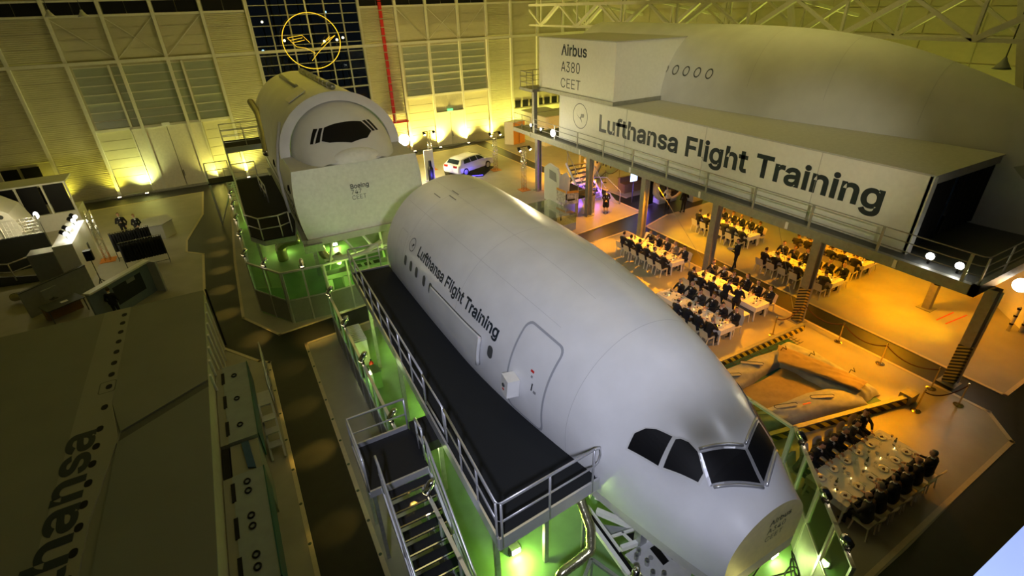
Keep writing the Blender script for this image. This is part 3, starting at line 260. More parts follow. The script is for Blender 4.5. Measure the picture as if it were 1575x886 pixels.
    'Lufthansa': '30,0 30,254 62,254 62,29 181,29 181,0;293,-3 283,-2 275,-1 267,2 259,5 252,10 246,15 241,22 236,29 232,38 230,47 228,58 228,69 228,190 258,190 258,72 259,62 261,52 265,44 270,37 276,32 284,28 292,26 302,25 308,25 314,27 320,28 326,31 331,34 336,38 340,43 343,48 346,54 348,61 349,68 349,76 349,190 380,190 380,0 351,0 351,46 355,46 350,34 344,23 338,15 330,8 322,4 313,0 303,-2;526,190 526,164 415,164 415,190;452,0 452,216 452,224 454,231 456,237 459,243 463,248 468,252 473,256 479,259 485,262 492,264 498,265 505,265 523,263 533,260 525,234 519,236 509,237 502,237 497,235 492,233 489,230 486,226 484,221 483,216 482,209 482,0;645,190 645,164 547,164 547,190;576,236 606,236 606,49 607,43 608,38 609,34 611,31 614,28 618,26 623,25 629,25 636,26 644,27 650,1 639,-1 627,-2 616,-1 606,1 597,5 589,11 583,18 579,26 577,36 576,46;719,113 719,0 688,0 688,254 719,254 719,144 713,144 718,156 724,166 730,175 738,181 746,186 756,189 765,192 776,192 785,192 794,190 802,188 810,184 817,180 823,174 828,168 832,160 836,152 839,142 840,132 841,120 841,0 810,0 810,118 809,128 807,137 804,145 799,152 792,158 785,161 776,164 767,165 760,164 754,163 748,161 742,159 737,155 733,151 729,147 725,141 722,135 720,129 719,121;952,-4 943,-4 935,-3 927,0 919,2 912,6 906,11 901,16 896,22 892,29 889,37 888,45 887,54 888,62 889,69 891,75 894,80 897,85 901,90 906,93 911,97 916,99 922,102 928,104 935,105 961,110 989,113 1005,117 1010,127 1010,128 1010,134 1009,139 1007,144 1005,148 1003,152 1000,156 996,159 992,161 987,163 982,164 976,165 970,165 963,165 957,164 952,163 947,161 931,150 922,137 893,146 896,154 901,161 906,167 911,173 918,178 924,182 931,185 939,188 946,190 954,191 961,192 969,192 992,190 998,188 1004,186 1009,183 1015,180 1020,176 1025,172 1029,166 1033,160 1036,153 1039,145 1040,136 1040,126 1040,0 1010,0 1010,26 1008,26 998,12 994,9 990,6 985,3 980,1 974,-2 967,-3 960,-4;957,23 965,23 973,24 980,26 986,29 991,33 996,37 1000,42 1004,47 1006,52 1008,57 1009,63 1010,69 1010,95 1002,91 988,88 972,86 960,84 939,79 935,77 931,75 927,73 924,70 921,66 919,62 918,58 918,52 918,48 919,43 921,40 923,36 926,33 929,30 933,28 937,26 942,25 946,24 952,23;1128,113 1128,0 1098,0 1098,190 1127,190 1128,144 1123,144 1128,156 1133,166 1140,175 1148,181 1156,186 1165,189 1175,192 1185,192 1195,192 1203,190 1212,188 1219,184 1226,180 1232,174 1237,168 1242,160 1246,152 1248,142 1250,132 1250,120 1250,0 1220,0 1220,118 1219,128 1217,137 1213,145 1208,152 1202,158 1194,161 1186,164 1177,165 1170,164 1164,163 1158,161 1152,159 1147,155 1142,151 1138,147 1135,141 1132,135 1130,129 1129,121;1372,-4 1363,-4 1354,-3 1345,-1 1338,2 1330,5 1324,9 1318,14 1312,19 1308,25 1304,32 1301,39 1299,47 1328,53 1331,46 1334,40 1338,34 1344,30 1350,27 1356,25 1364,23 1372,23 1382,23 1390,25 1397,27 1404,31 1409,36 1413,40 1415,46 1416,51 1415,56 1414,60 1412,64 1409,68 1405,71 1400,74 1394,76 1388,78 1356,85 1344,89 1334,93 1325,98 1318,104 1312,111 1308,119 1306,127 1305,137 1305,145 1307,152 1310,159 1314,166 1319,172 1325,177 1332,181 1339,185 1347,188 1356,190 1365,192 1375,192 1384,192 1393,191 1401,189 1408,186 1415,183 1421,179 1426,175 1431,170 1435,164 1438,158 1441,152 1444,145 1416,139 1413,144 1411,149 1407,153 1403,158 1398,162 1391,164 1384,166 1375,166 1367,166 1360,164 1353,162 1347,158 1342,154 1339,150 1336,144 1336,139 1336,134 1338,129 1340,125 1343,122 1348,119 1353,116 1360,114 1367,111 1396,105 1408,101 1419,97 1428,92 1435,86 1440,79 1444,71 1446,63 1447,53 1446,45 1445,37 1442,30 1438,24 1433,17 1426,12 1419,7 1411,3 1403,0 1393,-2 1383,-4;1549,-4 1540,-4 1532,-3 1524,0 1516,2 1509,6 1503,11 1497,16 1493,22 1489,29 1486,37 1485,45 1484,54 1485,62 1486,69 1488,75 1491,80 1494,85 1498,90 1503,93 1508,97 1513,99 1519,102 1525,104 1532,105 1558,110 1586,113 1602,117 1607,127 1607,128 1606,134 1606,139 1604,144 1602,148 1600,152 1597,156 1593,159 1589,161 1584,163 1579,164 1573,165 1567,165 1560,165 1554,164 1549,163 1544,161 1528,150 1519,137 1489,146 1493,154 1497,161 1503,167 1508,173 1514,178 1521,182 1528,185 1535,188 1543,190 1551,191 1558,192 1566,192 1588,190 1595,188 1600,186 1606,183 1612,180 1617,176 1622,172 1626,166 1630,160 1633,153 1636,145 1637,136 1637,126 1637,0 1607,0 1607,26 1605,26 1595,12 1591,9 1587,6 1582,3 1577,1 1571,-2 1564,-3 1557,-4;1554,23 1562,23 1570,24 1577,26 1583,29 1588,33 1593,37 1597,42 1601,47 1603,52 1605,57 1606,63 1607,69 1607,95 1599,91 1585,88 1569,86 1557,84 1536,79 1532,77 1527,75 1524,73 1521,70 1518,66 1516,62 1515,58 1515,52 1515,48 1516,43 1518,40 1520,36 1523,33 1526,30 1530,28 1534,26 1538,25 1543,24 1549,23',
}
def text_bm(body, h=1.0, w=None, bold=0.0):
    cu = bpy.data.curves.new('txt', 'CURVE'); cu.dimensions = '2D'; cu.fill_mode = 'BOTH'; cu.offset = bold*.5
    for loop in GLYPH[body].split(';'):
        pts = [tuple(map(int, p.split(','))) for p in loop.split()]; sp = cu.splines.new('POLY'); sp.points.add(len(pts)-1); sp.use_cyclic_u = True
        for k, p in enumerate(pts): sp.points[k].co = (p[0]/500, p[1]/500, 0, 1)
    o = bpy.data.objects.new('txt', cu); COL.objects.link(o)
    dg = bpy.context.evaluated_depsgraph_get(); me = bpy.data.meshes.new_from_object(o.evaluated_get(dg))
    bm = bmesh.new(); bm.from_mesh(me); bpy.data.objects.remove(o); bpy.data.curves.remove(cu); bpy.data.meshes.remove(me)
    zm = max(v.co.z for v in bm.verts); bmesh.ops.delete(bm, geom=[v for v in bm.verts if v.co.z < zm-1e-6], context='VERTS')
    xs = [v.co.x for v in bm.verts]; x0, x1 = min(xs), max(xs); sy = h/.508; sx = (w/(x1-x0)) if w else sy
    for v in bm.verts: v.co = Vector(((v.co.x-x0)*sx, v.co.y*sy, 0))
    return bm
def bm_obj(bm, name, material, parent, fn, smooth=False):
    """map every vertex through fn (world) and link"""
    off = wl(parent)
    for v in bm.verts: v.co = Vector(fn(v.co.x, v.co.y))-off
    me = bpy.data.meshes.new(name); bm.to_mesh(me); bm.free(); me.materials.append(material)
    if smooth: me.polygons.foreach_set('use_smooth', [True]*len(me.polygons))
    return put(name, me, parent)
def cut(bm, xs=(), ys=()):
    for x in xs:
        bmesh.ops.bisect_plane(bm, geom=bm.verts[:]+bm.edges[:]+bm.faces[:], plane_co=(x, 0, 0), plane_no=(1, 0, 0))
    for y in ys:
        bmesh.ops.bisect_plane(bm, geom=bm.verts[:]+bm.edges[:]+bm.faces[:], plane_co=(0, y, 0), plane_no=(0, 1, 0))
def poly_bm(pts):
    bm = bmesh.new(); f = bm.faces.new([bm.verts.new((x, y, 0)) for x, y in pts]); bmesh.ops.triangulate(bm, faces=[f]); return bm
def rrect(x0, x1, y0, y1, r, n=4):
    out = []
    for cx, cy, a in ((x1-r[0], y1-r[1], 0), (x0+r[0], y1-r[1], PI/2), (x0+r[0], y0+r[1], PI), (x1-r[0], y0+r[1], 1.5*PI)):
        for i in range(n+1): t = a+PI/2*i/n; out.append((cx+r[0]*math.cos(t), cy+r[1]*math.sin(t)))
    return out
def ring_bm(outer, inner):
    bm = bmesh.new(); a = [bm.verts.new((x, y, 0)) for x, y in outer]; b = [bm.verts.new((x, y, 0)) for x, y in inner]; n = len(a)
    for i in range(n): bm.faces.new((a[i], a[(i+1) % n], b[(i+1) % n], b[i]))
    return bm
CRANE = [(-.95, .30), (-.55, .02), (-.15, -.22), (.10, -.02), (.22, .30), (.85, .38), (.80, .24), (.92, .14), (.78, .04), (.84, -.08), (.34, -.14), (.20, -.20), (.38, -.52), (.52, -.86), (.22, -.52), (-.02, -.34), (-.30, -.22), (-.62, .02)]
def circle(r, n=40, c=(0, 0)): return [(c[0]+r*math.cos(2*PI*i/n), c[1]+r*math.sin(2*PI*i/n)) for i in range(n)]

def railing(name, pts, h, parent, m, spacing=1.4, r=.024, mids=1, closed=False, base=0.0, endloop=False):
    """posts, handrail and mid rails along a polyline of deck points"""
    pts = [Vector(p) for p in pts]
    a = MB()
    a.path([p+Vector((0, 0, h)) for p in pts], r*1.15, 8); a.build('handrail', m, parent, True)
    for k in range(mids):
        b = MB(); b.path([p+Vector((0, 0, h*(k+1)/(mids+1))) for p in pts], r*.85, 6); b.build('mid_rail', m, parent, True)
    for i in range(len(pts)-1):
        L = (pts[i+1]-pts[i]).length; n = max(1, round(L/spacing))
        for k in range(n+(1 if i == len(pts)-2 else 0)):
            p = pts[i].lerp(pts[i+1], k/n); c = MB(); c.tube(p-Vector((0, 0, base)), p+Vector((0, 0, h)), r, 8); c.build('rail_post', m, parent, True)
# ------------------------------------------------------------------ the setting
def struct(o, label=None): return tag(o, label, None, None, 'structure')
floor = struct(MB().box(-32, 44, -8, 51, -.3, 0).build('floor', M['asphalt']), 'dark polished hangar floor')
# light floor zones with pale border strips, each a thin sheet laid on the dark floor
def border(name, pts, wd=.13):
    b = MB()
    for p, q in zip(pts[:-1], pts[1:]):
        d = Vector((q[0]-p[0], q[1]-p[1], 0)).normalized()*(wd/2)
        b.bar((p[0]-d.x, p[1]-d.y, .016), (q[0]+d.x, q[1]+d.y, .016), wd, .012)
    return struct(b.build(name, M['border']))
def zone(k, poly, border_pts, label):
    z = MB(); z.prism(poly, .002, .012); struct(z.build('floor_zone', M['zone']), label)
    for i, bp in enumerate(border_pts): border('trim_%d%d' % (k, i+1), bp)
zone(1, [(.72, -7), (.72, 20.9), (18.05, 22.85), (20.9, 23.1), (20.85, 3.8), (19.85, 2.77), (13.0, 2.43), (4.5, 2.3), (4.5, -7)],
     [[(.72, -7), (.72, 20.9), (18.05, 22.85), (20.9, 23.1), (20.85, 3.8), (19.85, 2.77), (4.5, 2.3)]], 'light floor zone around the nearest mock-up and the left tables')
zone(2, [(22.35, 3.9), (22.45, 23.0), (25.05, 23.8), (40, 24.5), (40, 4.2)], [[(40, 4.2), (22.35, 3.9), (22.45, 23.0), (25.05, 23.8)]], 'light floor zone under the raised deck')
zone(3, [(18.1, 24.4), (24.0, 25.2), (23.95, 28.5), (23.3, 36), (23.1, 43), (22.95, 49.6), (10, 48.6), (10, 24)], [[(10, 24.0), (18.1, 24.4), (24.0, 25.2), (23.95, 28.5), (23.3, 36), (23.1, 43), (22.95, 49.6), (10, 48.6)]], 'light floor zone with the car')
zone(4, [(24.5, 50.5), (24.45, 37), (25.0, 28), (39, 28), (39, 50.5)], [[(24.5, 50.5), (24.45, 37), (25.0, 28)]], 'light floor zone behind the far columns')
zone(5, [(2.5, 22.65), (-.2, 22.32), (-1.54, 24.8), (-1.46, 32), (-.9, 46.2), (9.8, 47), (9.8, 23.6)], [[(9.8, 23.6), (2.5, 22.65), (-.2, 22.32), (-1.54, 24.8), (-1.46, 32), (-.9, 46.2)]], 'light floor zone round the rear mock-up')
zone(6, [(-3.19, 23.5), (-3.1, 34.4), (-4.0, 35.3), (-4.0, 37.4), (-2.98, 42.4), (-2.86, 48.5), (-30, 47.5), (-30, 23.5)], [[(-3.19, 23.5), (-3.1, 34.4), (-4.0, 35.3), (-4.0, 37.4), (-2.98, 42.4), (-2.86, 48.5), (-12, 48.2)]], 'light floor zone with the cloakroom')
zone(7, [(-.9, -7), (-.88, 20.3), (-1.23, 20.5), (-2.5, 22.3), (-14, 23), (-14, -7)], [[(-.9, -7), (-.88, 20.3), (-1.23, 20.6), (-2.45, 22.4)]], 'light floor zone under the printed roof')
# studs along the two near border strips
sm = MB().lathe([(.045, 0), (.05, .006), (.03, .012)], n=10).mesh('stud', M['stud'])
sr = thing('trim_studs', None, None, (0, 0, .022), kind='structure')
for i in range(11): put('stud', sm, sr, (.72, 8.2+i*1.2, 0), world=False)
for i in range(8): put('stud', sm, sr, (-.9, 9.2+i*1.5, 0))
# green painted floors inside the two enclosures
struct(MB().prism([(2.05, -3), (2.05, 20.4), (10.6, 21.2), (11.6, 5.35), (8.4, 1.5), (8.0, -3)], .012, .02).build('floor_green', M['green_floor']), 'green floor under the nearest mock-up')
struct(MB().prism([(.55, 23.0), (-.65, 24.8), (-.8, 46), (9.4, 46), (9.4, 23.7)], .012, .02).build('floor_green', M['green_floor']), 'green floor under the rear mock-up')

# ---- back wall
WY = 51.0
wall = struct(MB().box(-32, 44, WY+.12, WY+.3, 0, 5.0).box(-32, 4.0, WY+.12, WY+.3, 5, 20).box(13.1, 44, WY+.12, WY+.3, 5, 20).box(4.0, 13.1, WY+.12, WY+.3, 15.5, 20).build('wall_back', M['clad2']), 'tall hangar back wall')
def corr():
    pr = []; n = 7
    for i in range(n): a = i/n; pr += [(a, 0), (a+.25/n, -.035), (a+.75/n, -.035)]
    pr.append((1, 0)); b = MB(); b.grid([[(-.5, y, z), (.5, y, z)] for z, y in pr]); return b.mesh('panel', M['clad'])
pm = corr(); flat = MB().box(-.5, .5, -.03, 0, 0, 1).mesh('panel', M['clad2']); lou = MB().box(-.5, .5, -.02, 0, 0, 1).mesh('pane', M['louvre'])
def tiles(me, name, x0, x1, z0, z1, step, gap=.03, y=WY+.1):
    n = max(1, round((z1-z0)/step)); h = (z1-z0)/n
    for i in range(n): put(name, me, wall, ((x0+x1)/2, y, z0+i*h), scale=(x1-x0-.06, 1, h-gap), world=True)
CX = [-22, -18.6, -15.4, -12.1, -8.8, -5.6, -2.4, .85, 4.05, 13.0, 16.3, 19.2, 22.4, 25.45, 28.2, 31.4, 34.6, 37.8, 40.5]
for a, b in ((-18.6, -15.4), (-12.1, -8.8), (.85, 4.05), (13.0, 16.3), (25.45, 28.2)): tiles(pm, 'panel', a+.1, b-.1, .1, 9.85, .98); tiles(pm, 'panel', a+.1, b-.1, 10.15, 13, .95)
tiles(pm, 'panel', -15.3, -12.2, 3.4, 9.85, .92); tiles(pm, 'panel', -15.3, -12.2, 10.15, 13, .95)
for a, b in ((-8.8, -6.45), (-1.5, .85), (16.45, 19.2), (22.4, 25.35)): tiles(flat, 'panel', a+.1, b-.02, .1, 5.15, .72)
for a, b in zip((28.2, 31.4, 34.6, 37.8), (31.4, 34.6, 37.8, 40.5)): tiles(flat, 'panel', a+.1, b-.1, 3.8, 13, 1.15); tiles(flat, 'panel', a+.1, b-.1, .1, 2.85, 1.3)
for a, b in ((-8.8, -5.6), (-5.6, -2.4), (-2.4, .85), (16.3, 19.2), (19.2, 22.4), (22.4, 25.45)): tiles(flat, 'panel', a+.1, b-.1, 10.15, 13, .72)
for a, b in ((-8.65, -6.35), (-6.3, -1.55), (-1.5, .75), (16.5, 19.1), (19.15, 22.4), (22.45, 25.3)): tiles(lou, 'pane', a+.08, b-.08, 5.25, 9.7, .68, .05)
for a, b_ in ((-8.65, -6.35), (-6.3, -1.55), (-1.5, .75), (16.5, 19.1), (19.15, 22.4), (22.45, 25.3)):
    for i in range(8): o_ = MB(); o_.bar((a+.1, WY+.06, 5.26+i*4.44/7), (b_-.1, WY+.06, 5.26+i*4.44/7), .06, .05); o_.build('glazing_bar', M['column'], wall)
def bars(name, segs, m=None, parent=None):
    for p, q, w_, h_ in segs: b = MB(); b.bar(p, q, w_, h_); b.build(name, m or M['column'], parent or wall)
Y1 = WY-.02
bars('column', [((x, Y1, 0), (x, Y1, 15), .26, .22) for x in CX])
bars('post', [((x, Y1, 5.2), (x, Y1, 9.8), .2, .14) for x in (-6.32, -1.52)])
bars('beam', [((-22, Y1-.08, 10.0), (41, Y1-.08, 10.0), .12, .22), ((-22, Y1, 13.05), (4, Y1, 13.05), .1, .16), ((13, Y1, 13.05), (41, Y1, 13.05), .1, .16), ((-22, Y1, 14.0), (4, Y1, 14.0), .1, .12), ((13, Y1, 14.0), (41, Y1, 14.0), .1, .12),
              ((-8.8, Y1, 5.2), (.85, Y1, 5.2), .12, .2), ((16.3, Y1, 5.2), (25.45, Y1, 5.2), .12, .2)])
bars('brace', [((-8.7, Y1, 12.9), (-5.7, Y1, 10.2), .05, .05), ((-5.5, Y1, 12.9), (-2.5, Y1, 10.2), .05, .05), ((-2.5, Y1+.03, 12.9), (-5.5, Y1+.03, 10.2), .05, .05), ((.7, Y1, 12.9), (-2.3, Y1, 10.2), .05, .05),
               ((16.4, Y1, 12.9), (19.1, Y1, 10.2), .05, .05), ((19.3, Y1, 12.9), (22.3, Y1, 10.2), .05, .05), ((22.3, Y1+.03, 12.9), (19.3, Y1+.03, 10.2), .05, .05), ((25.3, Y1, 12.9), (22.5, Y1, 10.2), .05, .05)])
pane = MB().box(-.5, .5, -.01, .01, 0, 1).mesh('pane', M['black'])
for a, b in zip(CX[2:8], CX[3:9]):
    for k in (0, 1): put('window_pane', pane, wall, (a+.15+(b-a-.3)*(.25+.5*k), WY+.05, 13.15), scale=((b-a-.3)/2-.04, 1, .78), world=True)
for a, b in zip(CX[9:13], CX[10:14]):
    for k in (0, 1): put('window_pane', pane, wall, (a+.15+(b-a-.3)*(.25+.5*k), WY+.05, 13.15), scale=((b-a-.3)/2-.04, 1, .78), world=True)
for x in (-14.9, -13.6):
    for z in (.3, 1.85): put('window_pane', pane, wall, (x+.05, WY+.05, z), scale=(1.1, 1, 1.35), world=True)
for i in range(8): put('window_pane', pane, wall, (28.9+i*.95, WY+.02, 2.95), scale=(.7, 1, .72), world=True)
# glazed bay with mullions, one pane per field
gw = struct(MB().bar((4.05, WY, 5.0), (13.0, WY, 5.0), .16, .2).build('window_1', M['mull']), 'tall glazed bay looking out on the night')
gx = [4.15, 5.6, 7.1, 8.6, 10.1, 11.55, 12.95]; gz = [5.1, 6.7]+[6.7+.745*i for i in range(1, 13)]
gp = MB().box(-.5, .5, -.01, .01, 0, 1).mesh('pane', M['night'])
for a, b in zip(gx[:-1], gx[1:]):
    for c, d in zip(gz[:-1], gz[1:]): put('pane', gp, gw, ((a+b)/2, WY, c), scale=(b-a, 1, d-c), world=True)
for i, x in enumerate(gx): b = MB(); wd = .2 if i in (0, 3, 6) else .06; b.bar((x, WY-.05, 5), (x, WY-.05, 15.6), wd, .12); b.build('mullion', M['column'] if wd > .1 else M['mull'], gw)
for i, z in enumerate(gz[1:]): b = MB(); b.bar((4.1, WY-.05, z), (13, WY-.05, z), .05, .14 if i in (0,) else .06); b.build('transom', M['mull'], gw)
# big doors
for k, (x0, x1, zt) in enumerate(((-6.45, -1.5, 5.15), (19.25, 22.35, 3.5))):
    d = thing('door_%d' % (k+1), ('wide double hangar door on the left of the back wall', 'double door below the frosted panes right of the red strip')[k], None, ((x0+x1)/2, WY-.06, 0), kind='structure')
    xm = (x0+x1)/2
    MB().box(x0+.06, xm-.02, WY-.1, WY+.06, .08, zt-.1).build('door_leaf', M['doorm'], d); MB().box(xm+.02, x1-.06, WY-.1, WY+.06, .08, zt-.1).build('door_leaf', M['doorm'], d)
    MB().box(x0-.05, x0+.05, WY-.14, WY+.06, 0, zt).box(x1-.05, x1+.05, WY-.14, WY+.06, 0, zt).box(x0, x1, WY-.14, WY+.06, zt-.1, zt).build('door_frame', M['column'], d)
    MB().tube((xm+.1, WY-.16, 1.0), (xm+.1, WY-.16, 1.5), .03).build('door_handle', M['dgrey'], d)
    e = MB(); e.box(xm-.28, xm+.28, WY-.22, WY-.12, zt+.02, zt+.24); e.build('exit_sign', M['shirt'] if k == 0 else M['exit'], d)
MB().box(19.3, 22.3, WY-.06, WY+.02, 3.6, 5.1).build('lintel_panel', M['clad2'], wall)
struct(MB().box(-32, 40, WY-.32, WY-.06, 0, .16).build('baseboard_back', M['beam']))
# street lamps and lit windows outside, real lamps standing in the night
NTH = ['first', 'second', 'third', 'fourth', 'fifth', 'sixth', 'seventh', 'eighth', 'ninth', 'tenth', 'eleventh', 'twelfth', 'thirteenth', 'fourteenth', 'fifteenth', 'sixteenth']
STN_ = [0]
def street(x, y, z, c, s=.22):
    t = thing('street_lamp', '%s far street lamp from the left outside, %s' % (NTH[STN_[0]], c[1]), 'lamp', (x, y, 0), group='street lamps seen through the glazing')
    STN_[0] += 1; MB().tube((x, y, 0), (x, y, z), .08, 6).build('pole', M['dgrey'], t); MB().ball((x, y, z+.1), s, 8, 6).build('lantern', c[0], t)
cw = (M['glow_s'], 'warm light'); cb = (M['screen'], 'bluish light')
for x, y, z, c in sorted(((6.5, 66, 11.9, cw), (8.3, 72, 14.8, cw), (12.2, 70, 15.2, cb), (13.6, 68, 12.6, cb), (7.8, 62, 10.2, cw), (14.2, 75, 9.3, cw), (14.9, 75, 9.5, cw), (15.8, 75, 9.4, cw), (16.6, 75, 9.6, cw), (12.6, 80, 16.0, cw), (9.8, 84, 16.1, cw), (10.8, 84, 16.2, cw), (13.4, 78, 16.4, cw), (16.0, 82, 15.6, cw), (5.2, 58, 9.6, cb)), key=lambda q: q[0]/q[1]): street(x, y, z, c, .12 if y < 70 else .16)
# neon crane emblem in front of the glazing
ne = thing('neon_emblem', 'yellow neon crane in a ring hung before the tall glazing', 'sign', (8.5, 50.3, 8.4))
nc = (8.5, 50.3, 10.65)
MB().path([(nc[0]+2.35*math.cos(t*PI/24), nc[1], nc[2]+2.15*math.sin(t*PI/24)) for t in range(49)], .03, 6).build('ring', M['neon'], ne, True)
for pts in ([(-2.0, .35), (-1.4, -.35), (-.6, -.5), (.1, -.95)], [(-2.0, .35), (-.75, .5), (-.2, -.1)], [(-1.85, .15), (-.75, .3)], [(-1.7, -.05), (-.6, .12)], [(-.3, -1.5), (.3, -.95), (.9, -.5), (2.1, .35)], [(.75, -.35), (1.5, .1), (2.1, .35)], [(.9, -.2), (1.6, .3)]):
    MB().path([(nc[0]+a*.95, nc[1], nc[2]+b) for a, b in pts], .02, 6).build('tube', M['neon'], ne, True)
MB().tube((8.5, 50.3, 12.8), (8.5, 50.9, 13.0), .03).build('bracket', M['dgrey'], ne)
# red service duct on the back wall
rd = thing('red_service_duct', 'tall red ladder duct running down the back wall', 'duct', (14.85, 50.7, 3.2))
for i in range(16): MB().box(14.72, 14.98, 50.55, 50.8, 3.3+i*.68, 3.3+i*.68+.6).build('segment', M['red'], rd)
MB().box(13.6, 16.1, 50.2, 50.9, 3.1, 3.25).build('ledge', M['red'], rd)
for x in (13.6, 14.8, 16.0): MB().bar((x, 50.2, 3.2), (x, 50.2, 4.0), .05).build('rail_post', M['column'], rd)
MB().bar((13.6, 50.2, 4.0), (16.0, 50.2, 4.0), .05).build('handrail', M['column'], rd)

# bell-shaped hall lamps hanging near the top left
for i, (x, z) in enumerate(((-7.7, 13.05), (-6.0, 13.0))):
    t = thing('pendant_lamp', ('left', 'right')[i]+' bell-shaped hall lamp hanging at the top left', 'lamp', (x, 46, z), group='bell-shaped hall lamps'); MB().lathe([(.06, .42), (.10, .3), (.24, .1), (.32, 0), (.30, 0), (.2, .12)], (0, 0, 0), 16, False).build('reflector', M['lgrey'], t, True, local=True); MB().tube((0, 0, .4), (0, 0, 20-z), .02, 6).build('stem', M['dgrey'], t, local=True)
t = thing('pendant_lamp', 'bell-shaped hall lamp hanging beside the raking strut at the upper right', 'lamp', (33, 11.6, 9.6), group='bell-shaped hall lamps'); MB().lathe([(.06, .5), (.12, .36), (.28, .12), (.38, 0), (.36, 0), (.24, .14)], (0, 0, 0), 16, False).build('reflector', M['grey'], t, True, local=True); MB().tube((0, 0, .48), (0, 0, 10.4), .03, 6).build('stem', M['dgrey'], t, local=True)
# ---- right wall, ceiling, left wall
wr = struct(MB().box(40, 40.3, -8, 51.2, 0, 20).build('wall_right', M['clad2']), 'right hangar wall behind the raised mock-up')
fr = MB().box(-.03, 0, -.5, .5, 0, 1).mesh('panel', M['clad2'])
for i in range(16):
    for j in range(9): put('panel', fr, wr, (39.99, 1.7+i*3.1, .1+j*1.5), scale=(1, 3.02, 1.44), world=True)
struct(MB().box(-32, 44, -8, 51.2, 20, 20.3).build('ceiling', M['clad2']))
struct(MB().box(-32.3, -32, -8, 51.2, 0, 20).build('wall_left', M['clad2']))
# roof trusses over the raised mock-up
def truss(x, ys, zt, zb, name_label):
    t = thing('roof_truss', name_label, 'truss', (x, ys[0], zb), kind='structure'); del t['category']
    b = MB(); b.bar((x, ys[0], zt), (x, ys[-1], zt), .22, .22); b.build('top_chord', M['column'], t)
    b = MB(); b.bar((x, ys[0], zb), (x, ys[-1], zb), .16, .16); b.build('bottom_chord', M['column'], t)
    for i, y in enumerate(ys[:-1]):
        ym = (y+ys[i+1])/2
        for p, q, w_ in (((x, y, zt), (x, ym, zb), .26), ((x, ym, zb), (x, ys[i+1], zt), .16)): c = MB(); c.bar(p, q, w_); c.build('diagonal', M['column'], t)
        c = MB(); c.bar((x, ym, zb), (x, ym, zt+.8), .14); c.build('upright', M['column'], t)
    return t
truss(30.5, [3+6.1*i for i in range(9)], 12.75, 10.95, 'long pale roof truss above the raised mock-up')
truss(36, [3+6.1*i for i in range(9)], 12.7, 10.7, 'rear roof truss along the right wall')
for i, y in enumerate((12.5, 24.5, 36.5, 46)):
    b = MB(); b.bar((29.5, y, 13.6), (39.9, y-1.5, 11.6), .2); struct(b.build('trim_%d' % (90+i), M['column']), 'sloping roof tie')
for i, y in enumerate((11.2, 23)):
    b = MB(); b.bar((33.5, y+1.5, 14.5), (33.8, y-.6, 8), .3); struct(b.build('trim_%d' % (95+i), M['column']), 'stout raking strut')
# gallery sill beside the camera
struct(MB().box(.6, 3.2, -.5, .14, 11.3, 11.5).build('trim_99', M['sill']), 'white gallery sill at the lower right corner')
# wall uplights
up = MB().box(-.16, .16, -.14, .14, 0, .14).mesh('housing', M['dgrey']); ul = MB().box(-.12, .12, -.1, .1, .141, .155).mesh('lens', M['glow_s'])
UL = ((-12.1, 380, (1, .88, .09)), (-8.8, 480, (1, .88, .09)), (-6.9, 1500, (.92, 1, .34)), (-1.5, 800, (1, .92, .18)), (.85, 1700, (1, .92, .18)), (4.0, 1000, (1, .88, .16)), (13.0, 1900, (1, .83, .2)), (16.4, 3800, (1, .82, .18)), (19.2, 3800, (1, .80, .18)), (22.4, 3400, (1, .80, .2)), (25.45, 3200, (1, .85, .16)), (28.2, 2600, (1, .92, .18)), (33, 1500, (1, .95, .18)))
for i, (x, e, c) in enumerate(UL):
    t = thing('wall_uplight', '%s floor uplight from the left along the back wall' % NTH[i], 'uplight', (x, 50.35, .012), group='uplights along the back wall')
    put('housing', up, t); put('lens', ul, t)
    lamp('SPOT', (x, 50.35, .3), e*1.0, c, (x, 50.95, 9), .12, 120, 1)
# wash lamps at the foot of the right wall, seen as yellow-green light behind the raised mock-up
for y in (14, 24, 34, 44):
    t = thing('wall_uplight', '%s floor uplight from the right at the foot of the right wall' % NTH[(y-14)//10], 'uplight', (38.8, y, .012), group='uplights along the right wall'); put('housing', up, t); put('lens', ul, t)
    lamp('SPOT', (38.7, y, .3), 3000, (.92, 1, .14), (40.2, y, 8), .15, 130, 1)
